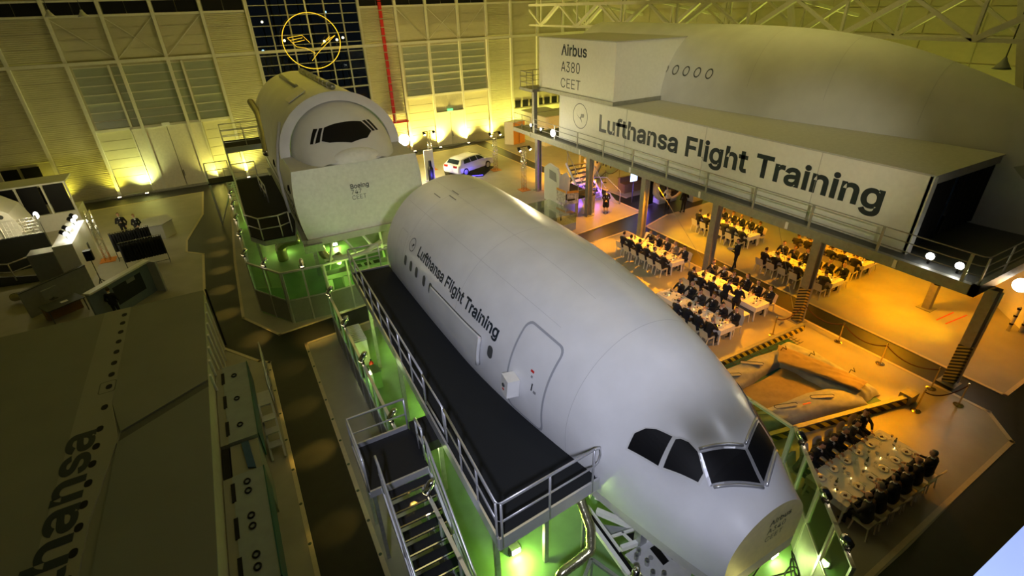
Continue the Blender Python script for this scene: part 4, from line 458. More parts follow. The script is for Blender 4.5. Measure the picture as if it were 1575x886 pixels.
# ------------------------------------------------------------------ nearest fuselage mock-up
def herm(x, K, V):
    n = len(K); x = min(max(x, K[0]), K[-1]); i = 0
    while i < n-2 and x > K[i+1]: i += 1
    def sl(k):
        if k == 0: return (V[1]-V[0])/(K[1]-K[0])
        if k == n-1: return (V[-1]-V[-2])/(K[-1]-K[-2])
        h0 = K[k]-K[k-1]; h1 = K[k+1]-K[k]
        return (h0*(V[k+1]-V[k])/h1+h1*(V[k]-V[k-1])/h0)/(h0+h1)
    h = K[i+1]-K[i]; t = (x-K[i])/h
    return (2*t**3-3*t*t+1)*V[i]+(t**3-2*t*t+t)*h*sl(i)+(-2*t**3+3*t*t)*V[i+1]+(t**3-t*t)*h*sl(i+1)
class Hull:
    def __init__(s, xc, KY, KW, KT, KC, low, zb): s.xc, s.KY, s.KW, s.KT, s.KC, s.low, s.zb = xc, KY, KW, KT, KC, low, zb
    def p(s, Y, th):
        w_, t, c = herm(Y, s.KY, s.KW), herm(Y, s.KY, s.KT), herm(Y, s.KY, s.KC)
        a = math.radians(th); sn, co = math.sin(a), math.cos(a); b = t-c if sn >= 0 else s.low
        return Vector((s.xc-w_*co, Y, c+b*sn))
    def th0(s, Y): return math.degrees(math.asin(max(-.99, min(.5, (s.zb-herm(Y, s.KY, s.KC))/s.low))))
    def n(s, Y, th):
        a = s.p(Y+.02, th)-s.p(Y-.02, th); b = s.p(Y, th+.5)-s.p(Y, th-.5); v = a.cross(b).normalized()
        return -v if v.dot(s.p(Y, th)-Vector((s.xc, Y+.6, herm(Y, s.KY, s.KC)))) < 0 else v
    def off(s, Y, th, o): return s.p(Y, th)+s.n(Y, th)*o
    def rows(s, Ys, nt=64):
        out = []
        for Y in Ys:
            t0 = s.th0(Y); out.append([s.p(Y, t0+(180-2*t0)*k/nt) for k in range(nt+1)])
        return out
    def patch(s, poly, name, m, parent, o=.012, dy=.3, dt=3):
        bm = poly_bm(poly); ys = [p[0] for p in poly]; ts = [p[1] for p in poly]
        cut(bm, [min(ys)+dy*i for i in range(1, int((max(ys)-min(ys))/dy)+1)], [min(ts)+dt*i for i in range(1, int((max(ts)-min(ts))/dt)+1)])
        return bm_obj(bm, name, m, parent, lambda x, y: s.off(x, y, o))
    def ring(s, outer, inner, name, m, parent, o=.012):
        return bm_obj(ring_bm(outer, inner), name, m, parent, lambda x, y: s.off(x, y, o))
def dense(poly, n=4):
    out = []
    for i, p in enumerate(poly):
        q = poly[(i+1) % len(poly)]
        for k in range(n): out.append((p[0]+(q[0]-p[0])*k/n, p[1]+(q[1]-p[1])*k/n))
    return out
def inset(poly, k):
    cx = sum(p[0] for p in poly)/len(poly); cy = sum(p[1] for p in poly)/len(poly); return [(cx+(x-cx)*k, cy+(y-cy)*k) for x, y in poly]

H1 = Hull(7.40, [3.30, 3.70, 4.2, 5.0, 6.3, 8.1, 9.6, 11.5, 13.0, 25], [1.12, 1.25, 1.42, 1.66, 2.03, 2.40, 2.63, 2.81, 2.85, 2.85], [4.40, 4.66, 5.15, 5.70, 6.19, 6.60, 6.81, 6.95, 6.98, 6.98],
          [3.35, 3.45, 3.6, 3.75, 3.95, 4.05, 4.1, 4.14, 4.14, 4.14], 2.86, 2.75)
a3 = thing('aircraft_mockup', 'white fuselage mock-up with cut-off nose and cockpit windows beside the black walkway', 'aircraft mock-up', (7.4, 11, 0))
Ys = [3.3+.1*i for i in range(10)]+[4.3+.3*i for i in range(20)]+[10.3+.6*i for i in range(14)]+[19.0]
rows = H1.rows(Ys); b = MB(); b.grid(rows); b.build('hull', M['hull'], a3, True)
b = MB(); r0 = rows[0]; b.add(r0, [tuple(range(len(r0)))]); b.build('nose_plate', M['face'], a3)
b = MB(); r0 = rows[-1]; b.add(r0, [tuple(range(len(r0)))[::-1]]); b.build('rear_bulkhead', M['hull2'], a3)
b = MB(); b.add([p for r in rows for p in (r[0], r[-1])], [(2*i, 2*i+1, 2*i+3, 2*i+2) for i in range(len(rows)-1)]); b.build('belly_plate', M['dgrey'], a3)
for side in (0, -1):
    b = MB(); pts = [r[side]+Vector((.05 if side == 0 else -.05, 0, 0)) for r in rows]; b.grid([pts, [p-Vector((0, 0, .34)) for p in pts]]); b.grid([[p-Vector((0, 0, .34)) for p in pts], [p-Vector((-.12 if side == 0 else .12, 0, .34)) for p in pts]]); b.build('base_frame', M['ledge'], a3)
b = MB(); p, q = rows[0][0], rows[0][-1]; b.extr([p-Vector((0, 0, .34)), q-Vector((0, 0, .34)), q, p], (0, .1, 0)); b.build('base_frame', M['ledge'], a3)
for y in (5.5, 9.5, 13.5, 17.5):
    for sx in (-1, 1):
        b = MB(); wx = herm(y, H1.KY, H1.KW)*.62; b.bar((7.4+sx*wx, y, .02), (7.4+sx*wx, y, 2.6), .22).box(7.4+sx*wx-.25, 7.4+sx*wx+.25, y-.25, y+.25, .02, .05); b.build('stand', M['steel'], a3)
    b = MB(); b.bar((7.4-herm(y, H1.KY, H1.KW)*.8, y, 2.5), (7.4+herm(y, H1.KY, H1.KW)*.8, y, 2.5), .2); b.build('cross_beam', M['steel'], a3)
for Y in (7.2, 12.4, 16.9):
    t0 = H1.th0(Y); b = MB(); b.grid([[H1.off(Y+d, t0+(180-2*t0)*k/60, .004) for k in range(61)] for d in (-.008, .008)]); b.build('seam', M['seam'], a3, True)
for th in (52, 78, 105):
    b = MB(); b.grid([[H1.off(8.5+.3*i, th+d, .004) for i in range(35)] for d in (-.12, .12)]); b.build('seam', M['seam'], a3, True)
# cockpit windows
WIN = [[(5.68, 23.9), (5.69, 34.4), (5.56, 41.2), (5.39, 45.4), (5.09, 49.3), (5.02, 29.0)], [(4.93, 30.6), (5.02, 49.8), (4.96, 52.4), (4.82, 55.0), (4.61, 55.6), (4.34, 49.1), (4.32, 41.9)], [(4.56, 57.2), (4.19, 88.6), (3.71, 88.1), (4.15, 49.4)]]
for wv in WIN:
    for mir in (0, 1):
        pl = [(y, 180-t) for y, t in wv] if mir else wv
        H1.patch(pl, 'cockpit_window', M['black'], a3, .014, .12, 3)
        H1.ring(dense(inset(pl, 1.13)), dense(inset(pl, 1.0)), 'window_frame', M['hull2'] if wv is not WIN[2] else M['alu'], a3, .018)
for mir in (0, 1):   # sill and top strip of the two front panes
    f = (lambda t: 180-t) if mir else (lambda t: t)
    for (y0, t0), (y1, t1) in (((4.10, 49.0), (3.64, 88)), ((4.63, 57.5), (4.26, 88.5))):
        b = MB(); b.path([H1.off(y0+(y1-y0)*k/8, f(t0+(t1-t0)*k/8), .02) for k in range(9)], .035, 6); b.build('wiper_bar', M['alu'], a3, True)
# door with gasket, control box and small plates
dr = rrect(7.98, 9.42, -11.5, 45, (.2, 6), 5); H1.ring(dense(dr, 14), dense(rrect(8.04, 9.36, -10.2, 43.6, (.17, 5), 5), 14), 'door_gasket', M['gasket'], a3, .012)
bx = thing('control_box', None, None); bpy.data.objects.remove(bx)
cp = H1.off(9.05, 8, .17); b = MB(); b.obox(cp, (.34, .42, .5), -.12, 0, .1); cb = b.build('control_box', M['white'], a3)
b = MB(); b.tube(cp+Vector((-.18, .02, .06)), cp+Vector((-.2, .02, .06)), .06, 12); b.build('push_button', M['dgrey'], cb)
b = MB(); b.obox(cp+Vector((-.175, .02, -.1)), (.012, .16, .05)); b.build('red_label', M['red'], cb)
for pl, m, nm in (([(8.50, 21.6), (8.62, 21.6), (8.62, 23.0), (8.50, 23.0)], 'red', 'red_label'), ([(8.43, 11.5), (8.47, 11.5), (8.47, 16), (8.43, 16)], 'black', 'door_handle'), ([(8.28, 11), (8.38, 11), (8.38, 12.6), (8.28, 12.6)], 'ringgrey', 'placard'), ([(8.5, 18.6), (8.56, 18.6), (8.56, 20), (8.5, 20)], 'ringgrey', 'placard')):
    H1.patch(pl, nm, M[m], a3, .012)
H1.ring(dense(rrect(17.1, 17.85, -8, 33, (.12, 3), 4), 12), dense(rrect(17.115, 17.835, -7.6, 32.6, (.11, 2.8), 4), 12), 'rear_door_seam', M['seam'], a3, .008)
for i, (y, t) in enumerate(((17.55, 24), (17.6, 16.5))): H1.patch([(y-.14, t-2.2), (y+.14, t-2.2), (y+.14, t+2.2), (y-.14, t+2.2)], 'paper_notice', M['shirt'], a3, .012)
# cabin windows
for y, t in ((16.75, 14.4), (16.17, 14.4), (15.6, 14.4), (14.87, 14.3), (14.3, 13.8), (10.24, 12.7)):
    H1.patch(rrect(y-.12, y+.12, t-3.9, t+3.9, (.11, 2.4), 4), 'cabin_window', M['dgrey'], a3, .012, .1, 2)
# folded window blind panel with perforated top edge
b = MB(); b.grid([[H1.off(14.15-3.45*i/24, -1+17*j/4, .05+.05*j/4) for j in range(5)] for i in range(25)]); bl = b.build('blind_panel', M['hull2'], a3, True)
b = MB(); b.path([H1.off(14.15-3.45*i/24, 16.4, .07) for i in range(25)], .05, 6); b.build('top_rail', M['hull2'], bl, True)
b = MB(); [b.obox(H1.off(14.1-3.4*i/60, 17.6, .085), (.02, .03, .03)) for i in range(61)]; o = b.build('perforations', M['dgrey'], bl); o['kind'] = 'stuff'
b = MB(); b.path([H1.off(10.7, -1+17.4*k/5, .09) for k in range(6)], .06, 6); b.build('end_cap', M['hull2'], bl, True)
# lettering and emblem
bm = text_bm('Lufthansa Flight Training', .34, 5.74, .05); cut(bm, [], [-.1, 0, .08, .16, .24, .32]); bm_obj(bm, 'lettering', M['letter'], a3, lambda u, v: H1.off(15.84-u, 25.2-2.6*u/5.74+v*20.1, .012))
em = lambda u, v: H1.off(16.47-u, 28.7+v*20.1, .012)
bm_obj(ring_bm(circle(.25), circle(.225)), 'emblem_ring', M['letter'], a3, em); bm = poly_bm([(x*.17, y*.17) for x, y in CRANE]); bm_obj(bm, 'emblem_crane', M['letter'], a3, em)
for k, (s_, bold) in enumerate((('Airbus', .03), ('A340', 0), ('CEET', -.012))):
    bm = text_bm(s_, .155, None, bold); bm_obj(bm, 'nose_lettering', M['letter'], a3, lambda u, v, k=k: (7.34+u, 3.288, 3.86-.25*k+v))
# vents on the crown
for (y, t) in ((16.6, 74), (16.9, 79), (17.4, 68)): H1.patch([(y-.3, t-.4), (y+.3, t-.4), (y+.3, t+.4), (y-.3, t+.4)], 'crown_vent', M['ringgrey'], a3, .012)

# ------------------------------------------------------------------ rear mock-up with flat front plate
a7 = thing('aircraft_mockup', 'rear white mock-up with humped cockpit and flat front plate', 'aircraft mock-up', (5.35, 34, 0))
def s7(k):   # section: lower lobe then arch; k in 0..1 from left bottom over the top
    pts = []
    for z in [2.8+.35*i for i in range(11)]: pts.append((5.35-3.27*math.sqrt(max(0, 1-((z-4.6)/5.2)**2)), z))
    for i in range(1, 32): t = PI*i/32; pts.append((5.35-3.08*math.cos(t), 6.3+2.92*math.sin(t)))
    for z in [6.3-.35*i for i in range(11)]: pts.append((5.35+3.27*math.sqrt(max(0, 1-((z-4.6)/5.2)**2)), z))
    return pts
sec = s7(0)
b = MB(); b.grid([[(x, y, z) for x, z in sec] for y in (28.95, 31, 34, 37, 40, 42)]); b.build('hull', M['hull2'], a7, 'auto')
b = MB(); b.add([(x, 42, z) for x, z in sec], [tuple(range(len(sec)))[::-1]]); b.build('rear_bulkhead', M['hull2'], a7)
for s_ in (1, -1):   # lower side walls in front of the arch
    b = MB(); pts = [p for p in sec[:11]]
    if s_ < 0: pts = [(10.7-x, z) for x, z in pts]
    b.grid([[(x, y, z) for x, z in pts] for y in (26.0, 27.5, 28.95)], s_ < 0); b.build('side_panel', M['hull2'], a7, True)
fp = [p for p in sec[:11]]; fp += [(10.7-x, z) for x, z in fp[::-1]]
b = MB(); b.extr([(x, 26.0, z) for x, z in fp], (0, -.06, 0)); b.build('front_plate', M['face7'], a7)
b = MB(); b.add([(fp[10][0], 25.95, 6.3), (fp[11][0], 25.95, 6.3), (5.35+3.08, 28.95, 6.36), (5.35-3.08, 28.95, 6.36)], [(0, 1, 2, 3)]); b.build('shelf_plate', M['ledge'], a7)
MB().box(2.2, 8.5, 25.8, 26.1, 2.45, 2.8).build('base_frame', M['ledge'], a7); MB().box(2.05, 2.4, 25.9, 41.8, 2.45, 2.8).build('base_frame', M['ledge'], a7); MB().box(8.3, 8.65, 25.9, 41.8, 2.45, 2.8).build('base_frame', M['ledge'], a7)
MB().box(2.0, 2.9, 25.6, 26.0, 2.2, 2.6).build('corner_bracket', M['steel'], a7)
# hood arch: thick pale band round the cockpit dome
b = MB(); ar = []
for y, k in ((28.95, 1.0), (28.75, 1.03), (28.75, .87), (28.95, .86)): ar.append([(5.35-3.08*k*math.cos(PI*i/40), y, 6.32+2.92*k*math.sin(PI*i/40)) for i in range(41)])
ar.append(ar[0]); b.grid(ar); b.build('hood_arch', M['hull'], a7, 'auto')
H7 = Hull(5.35, [26.0, 26.5, 27.0, 27.6, 28.2, 29.0], [1.75, 2.05, 2.25, 2.42, 2.55, 2.62], [6.45, 7.05, 7.62, 8.22, 8.62, 8.85], [6.2]*6, 1.0, 6.2)
b = MB(); b.grid(H7.rows([26.0+.15*i for i in range(21)], 48)); b.build('cockpit_dome', M['hull2'], a7, True)
b = MB(); b.ball((5.45, 26.35, 6.3), (1.35, .5, .62), 24, 12, lambda p: p.z >= -.01); b.build('radome_cap', M['face7'], a7, True)
for i, pl in enumerate(([(27.46, 58), (27.05, 42), (27.15, 38), (27.58, 53)], [(27.38, 64), (26.93, 52), (27.0, 45), (27.44, 60)], [(27.36, 66), (27.36, 90), (27.42, 112), (27.08, 124), (26.74, 116), (26.56, 92), (26.74, 64), (26.93, 55)], [(27.46, 114), (27.54, 118), (27.18, 130), (27.10, 126)], [(27.58, 120), (27.66, 124), (27.30, 136), (27.22, 132)])):
    H7.patch(pl, 'cockpit_window', M['black'], a7, .02, .1, 3)
b = MB(); b.path([(4.35, 40.5, 9.1), (4.35, 34, 9.1)], .13, 10); b.build('roof_pipe', M['steel'], a7, True); b = MB(); b.path([(5.7, 40.5, 9.35), (5.7, 30.2, 9.35)], .16, 10); b.build('roof_pipe', M['steel'], a7, True)
for i in range(9): MB().tube((5.7, 31+i*1.1, 9.35), (5.7, 31.06+i*1.1, 9.35), .19, 10).build('pipe_ring', M['alu'], a7)
MB().obox((3.9, 31.6, 8.93), (1.1, 1.3, .04), 0, 0, -.5).build('roof_patch', M['white'], a7)
for k, (s_, bold) in enumerate((('Boeing', .03), ('747', 0), ('CEET', -.012))):
    bm = text_bm(s_, .23, None, bold); bm_obj(bm, 'lettering', M['letter'], a7, lambda u, v, k=k: (4.84+u*.92, 25.93, 5.0-.29*k+v))
# window arc mark and panel lines on the left flank
def sd7(y, z, o=.02): return Vector((5.35-3.27*math.sqrt(max(0, 1-((z-4.6)/5.2)**2))-o, y, z))
for y0 in (27.2, 33.0): b = MB(); b.path([sd7(y0+.3*math.cos(t*PI/10), 5.0+.35*math.sin(t*PI/10)) for t in range(11)], .03, 5); b.build('door_arch_mark', M['black'], a7, True)
for z in (3.7, 4.5): b = MB(); b.path([sd7(26.2+i*.8, z) for i in range(19)], .012, 4); b.build('panel_line', M['dgrey'], a7)
for y in (26.9, 27.9): b = MB(); b.path([sd7(y, 2.9+i*.3) for i in range(7)], .012, 4); b.build('panel_line', M['dgrey'], a7)
MB().path([(2.6, 29.5, 8.0), (2.2, 29.2, 6.9), (1.95, 29.0, 5.8), (1.9, 28.8, 4.6), (1.95, 28.6, 3.5)], .08, 8).build('bent_pole', M['lgrey'], a7, True)
for x in (2.6, 8.1):
    for y in (27.5, 33, 38.5): b = MB(); b.bar((x, y, .02), (x, y, 2.5), .2); b.build('stand', M['steel'], a7)

# ------------------------------------------------------------------ raised mock-up on the steel deck
a8 = thing('aircraft_mockup', 'huge raised mock-up behind the long sign on the steel deck', 'aircraft mock-up', (28, 20, 4.4))
H8 = Hull(28.0, [2, 3.5, 5, 8, 10.4, 13.9, 17, 21, 26, 36], [.5, .95, 1.35, 1.98, 2.25, 2.7, 3.15, 3.52, 3.57, 3.57], [5.6, 6.6, 7.6, 9.05, 9.9, 10.85, 11.3, 11.5, 11.52, 11.52], [5.2, 5.6, 6.0, 6.5, 6.8, 7.1, 7.3, 7.3, 7.3, 7.3], 4.1, 4.42)
rows = H8.rows([2+.5*i for i in range(68)], 56); b = MB(); b.grid(rows); b.build('hull', M['hull2'], a8, True)
b = MB(); b.add(rows[-1], [tuple(range(57))[::-1]]); b.build('rear_bulkhead', M['hull2'], a8)
for Y in (11.5, 15.5, 19.5): b = MB(); b.grid([[H8.off(Y+d+(k-30)*.012, 20+k*2.2, .006) for k in range(55)] for d in (-.012, .012)]); b.build('seam', M['seam'], a8, True)
for i in range(5):
    y = 25.2-i*.86; b = H8.ring([(y+.24*math.cos(t*PI/12), 26.5+4.1*math.sin(t*PI/12)) for t in range(24)], [(y+.18*math.cos(t*PI/12), 26.5+3.1*math.sin(t*PI/12)) for t in range(24)], 'upper_deck_window', M['dgrey'], a8, .015)
H8.patch([(7.6, 12), (6.7, 26), (6.0, 26), (5.6, 8), (7.2, 5)], 'window_sticker', M['a380patch'], a8, .015); H8.patch([(5.4, 8), (5.8, 26), (4.8, 26), (4.6, 8)], 'window_sticker', M['a380patch'], a8, .015)
# boxed annex with the long sign
bx = thing('sign_annex', 'long white sign box reading Lufthansa Flight Training on the raised deck', 'sign box', (22.5, 19.5, 4.4))
MB().box(20.95, 21.05, 8.0, 31.1, 4.42, 7.36).build('sign_panel', M['sign'], bx)
MB().extr([(20.9, 7.9, 7.36), (25.9, 7.9, 7.36), (25.6, 14, 7.36), (25.1, 18, 7.36), (24.7, 25, 7.36), (24.7, 31.1, 7.36), (20.9, 31.1, 7.36)][::-1], (0, 0, .06)).build('ledge_roof', M['ledge'], bx)
MB().box(20.95, 21.25, 7.95, 8.1, 4.42, 7.36).build('corner_post', M['sign'], bx); MB().box(21.05, 25.7, 7.9, 8.02, 7.1, 7.36).build('head_trim', M['ledge'], bx)
for i, (x0, x1, z0) in enumerate(((21.25, 23.0, 4.5), (23.35, 26.0, 4.6))):
    n = 12; b = MB(); b.grid([[(x0+(x1-x0)*k/n, 8.1+.05*(k % 2), z) for k in range(n+1)] for z in (z0, 7.1)]); b.build('curtain', M['curtain'], bx)
b = MB(); b.extr([(23.0, 8.15, 4.7), (23.15, 8.15, 4.7), (23.4, 8.15, 7.1), (23.05, 8.15, 7.1), (23.25, 8.15, 5.9)], (0, .03, 0)); b.build('blue_curtain', M['blue'], bx)
for y in (12, 18, 24): MB().box(20.935, 20.952, y-.006, y+.006, 4.45, 7.34).build('panel_joint', M['patch'], bx)
bm = text_bm('Lufthansa Flight Training', .95, 17.25, .05); bm_obj(bm, 'lettering', M['letter'], bx, lambda u, v: (20.94, 26.54-u, 5.72+v))
bm_obj(ring_bm(circle(.82), circle(.76)), 'emblem_ring', M['ringgrey'], bx, lambda u, v: (20.94, 28.6-u, 6.3+v)); bm_obj(poly_bm([(x*.5, y*.5) for x, y in CRANE]), 'emblem_crane', M['ringgrey'], bx, lambda u, v: (20.938, 28.6-u, 6.3+v))
cbx = thing('upper_sign_box', 'white box reading Airbus A380 CEET above the long sign', 'sign box', (23, 29, 7.5))
MB().box(20.72, 27.4, 25.05, 33.4, 7.66, 10.88).build('box_body', M['sign'], cbx); MB().box(20.62, 25.5, 24.95, 33.5, 7.43, 7.66).build('floor_beam', M['beam'], cbx); MB().box(20.66, 27.4, 25.0, 33.45, 10.88, 10.93).build('roof_sheet', M['ledge'], cbx)
for k, (s_, bold, h, w_) in enumerate((('Airbus', .04, .62, 2.8), ('A380', 0, .62, 2.12), ('CEET', -.012, .6, 2.22))):
    bm = text_bm(s_, h, w_, bold); bm_obj(bm, 'lettering', M['letter'], cbx, lambda u, v, k=k: (20.71, 30.62-u, 9.93-1.0*k+v))

# ------------------------------------------------------------------ printed roof on the left
pr = thing('printed_roof', 'low flat roof printed with an airliner seen from above', 'roof', (-8, 12, 0))
MB().box(-14, -2.58, -2, 22.7, 2.55, 2.80).build('roof_slab', M['printg'], pr)
MB().box(-14, -5.93, -2, 22.72, 2.80, 2.855).build('fuselage_top_sheet', M['printg'], pr); MB().box(-5.93, -5.06, -2, 22.72, 2.80, 2.86).build('window_band_sheet', M['printf'], pr)
MB().prism([(-5.06, -2), (-4.75, 14.2), (-2.5, 15.55), (-2.5, -2)], 2.80, 2.85).build('wing_sheet', M['printl'], pr); MB().prism([(-5.06, 16.2), (-4.72, 14.65), (-2.5, 15.95), (-2.5, 22.72), (-5.06, 22.72)], 2.80, 2.853).build('wing_sheet', M['printg'], pr)
b = MB(); b.prism([(-4.74, 14.24), (-4.72, 14.63), (-2.5, 15.93), (-2.5, 15.57)], 2.80, 2.81); b.build('flap_gap', M['dgrey'], pr)
MB().prism([(-5.06, 11.5), (-5.06, 16.2), (-4.75, 14.4)], 2.80, 2.858).build('wing_root_sheet', M['printf'], pr)
wy = [22.84, 22.13, 21.44, 20.74, 20.03, 19.31, 18.58, 17.87, 17.17, 16.08, 15.06, 14.3, 13.6, 12.89, 12.17, 11.47, 10.75, 10.04, 9.3]
wm = MB().prism(rrect(-.085, .085, -.13, .13, (.08, .1), 4), 0, .006).mesh('printed_window', M['black'])
for y in wy[1:]: put('printed_window', wm, pr, (-5.235, y, 2.86), world=True)
bm_obj(ring_bm(rrect(-5.5, -5.05, 16.85, 17.5, (.08, .08), 4), rrect(-5.475, -5.075, 16.875, 17.475, (.07, .07), 4)), 'printed_door_line', M['dgrey'], pr, lambda x, y: (x, y, 2.865))
bm = text_bm('Lufthansa', .78, 7.65, .05); bm_obj(bm, 'lettering', M['letter'], pr, lambda u, v: (-5.34-v, 7.45+u, 2.866))
MB().box(-2.56, -2.5, 15, 22.7, .02, 2.8).build('side_wall', M['clad'], pr); MB().box(-14, -2.5, 22.6, 22.7, .02, 2.8).build('end_wall', M['clad2'], pr); MB().box(-2.56, -2.5, -2, 15, .02, 2.8).build('side_wall', M['clad'], pr)
for i in range(7): MB().obox((-2.46, 16.6+i*.9, 1.4), (.06, .10, 2.7), 0, .18).build('side_rib', M['sign'], pr)
MB().bar((-2.42, 22.75, .02), (-2.42, 22.75, 2.85), .07).build('edge_post', M['black'], pr)
# sheet-metal cabinets in front of it
for i, (y0, y1) in enumerate(((13.6, 17.7), (8.6, 12.2), (4.4, 8.55))):
    c = thing('metal_cabinet', ('far blue-grey cabinet top with ring pulls beside the printed roof', 'middle blue-grey cabinet top past the blue gap', 'nearest blue-grey cabinet top at the lower left edge')[i], 'cabinet', (-2, (y0+y1)/2, 0), group='blue-grey cabinets by the printed roof')
    MB().box(-2.25, -1.45, y0, y1, 1.2, 2.0).build('top_box', M['cabinet'], c); MB().box(-1.47, -1.44, y0, y1, 1.1, 2.02).build('edge_strip', M['teal'], c); MB().box(-2.48, -2.25, y0, y1, 1.2, 1.98).build('rear_strip', M['printf'], c)
    MB().box(-2.3, -1.6, y0+.2, y1-.2, .02, 1.2).build('plinth', M['dgrey'], c)
    n = int((y1-y0)/1.05)
    for k in range(n):
        yy = y0+(y1-y0)*(k+.5)/n
        MB().box(-2.30, -2.2, yy-.33, yy+.33, 1.97, 2.008).build('slot', M['black'], c)
        for dx in ((0,) if i == 0 else (-.12, .22)):
            b = MB(); b.path([(-1.9+.07*math.cos(t*PI/8), yy+dx+.09*math.sin(t*PI/8), 2.02) for t in range(17)], .022, 5); b.build('ring_pull', M['black'], c, True)
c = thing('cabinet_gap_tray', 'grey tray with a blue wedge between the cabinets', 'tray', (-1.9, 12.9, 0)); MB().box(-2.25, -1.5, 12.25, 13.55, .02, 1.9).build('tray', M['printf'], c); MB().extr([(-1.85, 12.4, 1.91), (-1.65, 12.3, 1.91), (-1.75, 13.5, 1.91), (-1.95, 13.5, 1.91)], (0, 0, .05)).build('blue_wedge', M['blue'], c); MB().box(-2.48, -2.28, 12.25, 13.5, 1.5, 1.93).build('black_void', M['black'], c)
lr = thing('low_stair_rail', 'small metal gate and steps beside the far cabinet', 'gate', (-1.1, 17.5, 0)); railing('g', [(-1.0, 19.6, .02), (-.98, 16.6, .02)], 1.5, lr, M['alu'], 1.0, .025, 2)
for i in range(3): MB().box(-1.42, -1.02, 15.4-i*.35, 15.7-i*.35, .9-.3*i, .94-.3*i).build('tread', M['lgrey'], lr)
MB().bar((-1.42, 16.2, 1.1), (-1.42, 14.4, .05), .06).build('stringer', M['alu'], lr); MB().bar((-1.02, 16.2, 1.1), (-1.02, 14.4, .05), .06).build('stringer', M['alu'], lr); MB().box(-1.42, -1.0, 16.1, 16.9, 1.02, 1.08).build('landing', M['lgrey'], lr)
# ------------------------------------------------------------------ walkway beside the nearest mock-up
ZW = 3.45
wk = thing('walkway', 'black carpeted walkway with pale railing along the nearest mock-up', 'walkway', (3.9, 13, 0))
edge = [(7.4-herm(y, H1.KY, H1.KW)*.975+.02, y) for y in (6.4, 8, 9.5, 11.5, 13, 16, 19.45)]
dk = [(2.75, 6.0), (5.35, 6.2)]+edge[0:]+[(3.1, 19.6)]
MB().prism(dk, ZW-.03, ZW).build('carpet_deck', M['carpet'], wk)
MB().prism([(x if x > 3.2 else x+.06, y) for x, y in dk], ZW-.3, ZW-.03).build('deck_frame', M['steel'], wk)
for p, q in (((2.72, 5.97), (3.07, 19.6)), ((2.72, 5.97), (5.4, 6.17)), ((3.07, 19.62), (4.62, 19.5))): b = MB(); b.bar((*p, ZW-.12), (*q, ZW-.12), .05, .36); b.build('edge_board', M['alu'], wk)
b = MB(); b.extr([(5.35, 6.2, ZW-.3), (5.95, 6.6, ZW-.3), (5.95, 6.9, ZW-.75), (5.3, 6.3, ZW-.75)], (0, .06, 0)); b.build('gusset', M['steel'], wk)
railing('r', [(2.86, 9.0, ZW), (2.72, 6.05, ZW), (2.80, 5.97, ZW), (5.2, 6.15, ZW)], 1.08, wk, M['alu'], 1.15, .028, 1, base=.25)
railing('r', [(3.06, 19.5, ZW), (2.9, 10.6, ZW)], 1.08, wk, M['alu'], 1.1, .028, 1, base=.25)
railing('r', [(3.1, 19.62, ZW), (4.3, 19.58, ZW)], 1.08, wk, M['alu'], 1.1, .028, 1, base=.1)
b = MB(); b.path([(5.2, 6.15, ZW+1.08), (5.36, 6.17, ZW+1.02), (5.4, 6.18, ZW+.8), (5.34, 6.17, ZW+.6), (5.2, 6.15, ZW+.54)], .03, 8); b.build('rail_end', M['alu'], wk, True)
gt = MB(); gt.path([(2.88, 10.5, ZW+1.08), (2.86, 9.1, ZW+1.08)], .028); gt.path([(2.88, 10.5, ZW+.2), (2.86, 9.1, ZW+.2)], .028); gt.path([(2.88, 10.5, ZW+.2), (2.88, 10.5, ZW+1.1)], .03); gt.path([(2.86, 9.1, ZW+.2), (2.86, 9.1, ZW+1.1)], .03); gt.build('gate', M['alu'], wk, True)
for y in (7.0, 10.5, 14.0, 17.5):
    for x in (3.1, 4.5): b = MB(); b.bar((x, y, .02), (x, y, ZW-.3), .12); b.build('leg', M['steel'], wk)
# landing and stair
ld = thing('access_stair', 'steep metal stair with black treads and landing up to the walkway', 'stair', (1.5, 8, 0))
ZL = 2.85
MB().box(.80, 2.32, 9.05, 10.6, ZL-.05, ZL).build('landing', M['blackmat'], ld); MB().box(.78, 2.34, 9.02, 10.62, ZL-.2, ZL-.06).build('landing_frame', M['alu'], ld)
MB().box(.80, 2.32, 10.58, 10.63, ZL, ZL+.14).build('toe_board', M['alu'], ld); MB().box(.77, .81, 9.05, 10.6, ZL-.05, ZL+.14).build('toe_board', M['alu'], ld); MB().box(.8, 2.3, 9.0, 9.05, ZL-.1, ZL+.03).build('nosing', M['alu'], ld)
railing('r', [(.80, 9.05, ZL), (.80, 10.6, ZL), (2.3, 10.6, ZL)], 1.05, ld, M['alu'], 1.5, .03, 1)
railing('r', [(2.32, 9.3, ZL), (2.32, 9.75, ZL)], 1.05, ld, M['alu'], .5, .03, 1)
MB().box(2.32, 2.85, 9.5, 10.5, ZL, ZL+.3).build('step_block', M['blackmat'], ld)
NS = 14
for i in range(NS):
    z = ZL-(i+1)*.195; y = 9.0-i*.27
    b = MB(); b.box(1.14, 2.26, y-.27, y, z-.03, z); tr = b.build('tread', M['blackmat'], ld); MB().box(1.14, 2.26, y-.285, y-.25, z-.04, z+.006).build('nosing', M['chrome'], tr)
y1 = 9.0-NS*.27
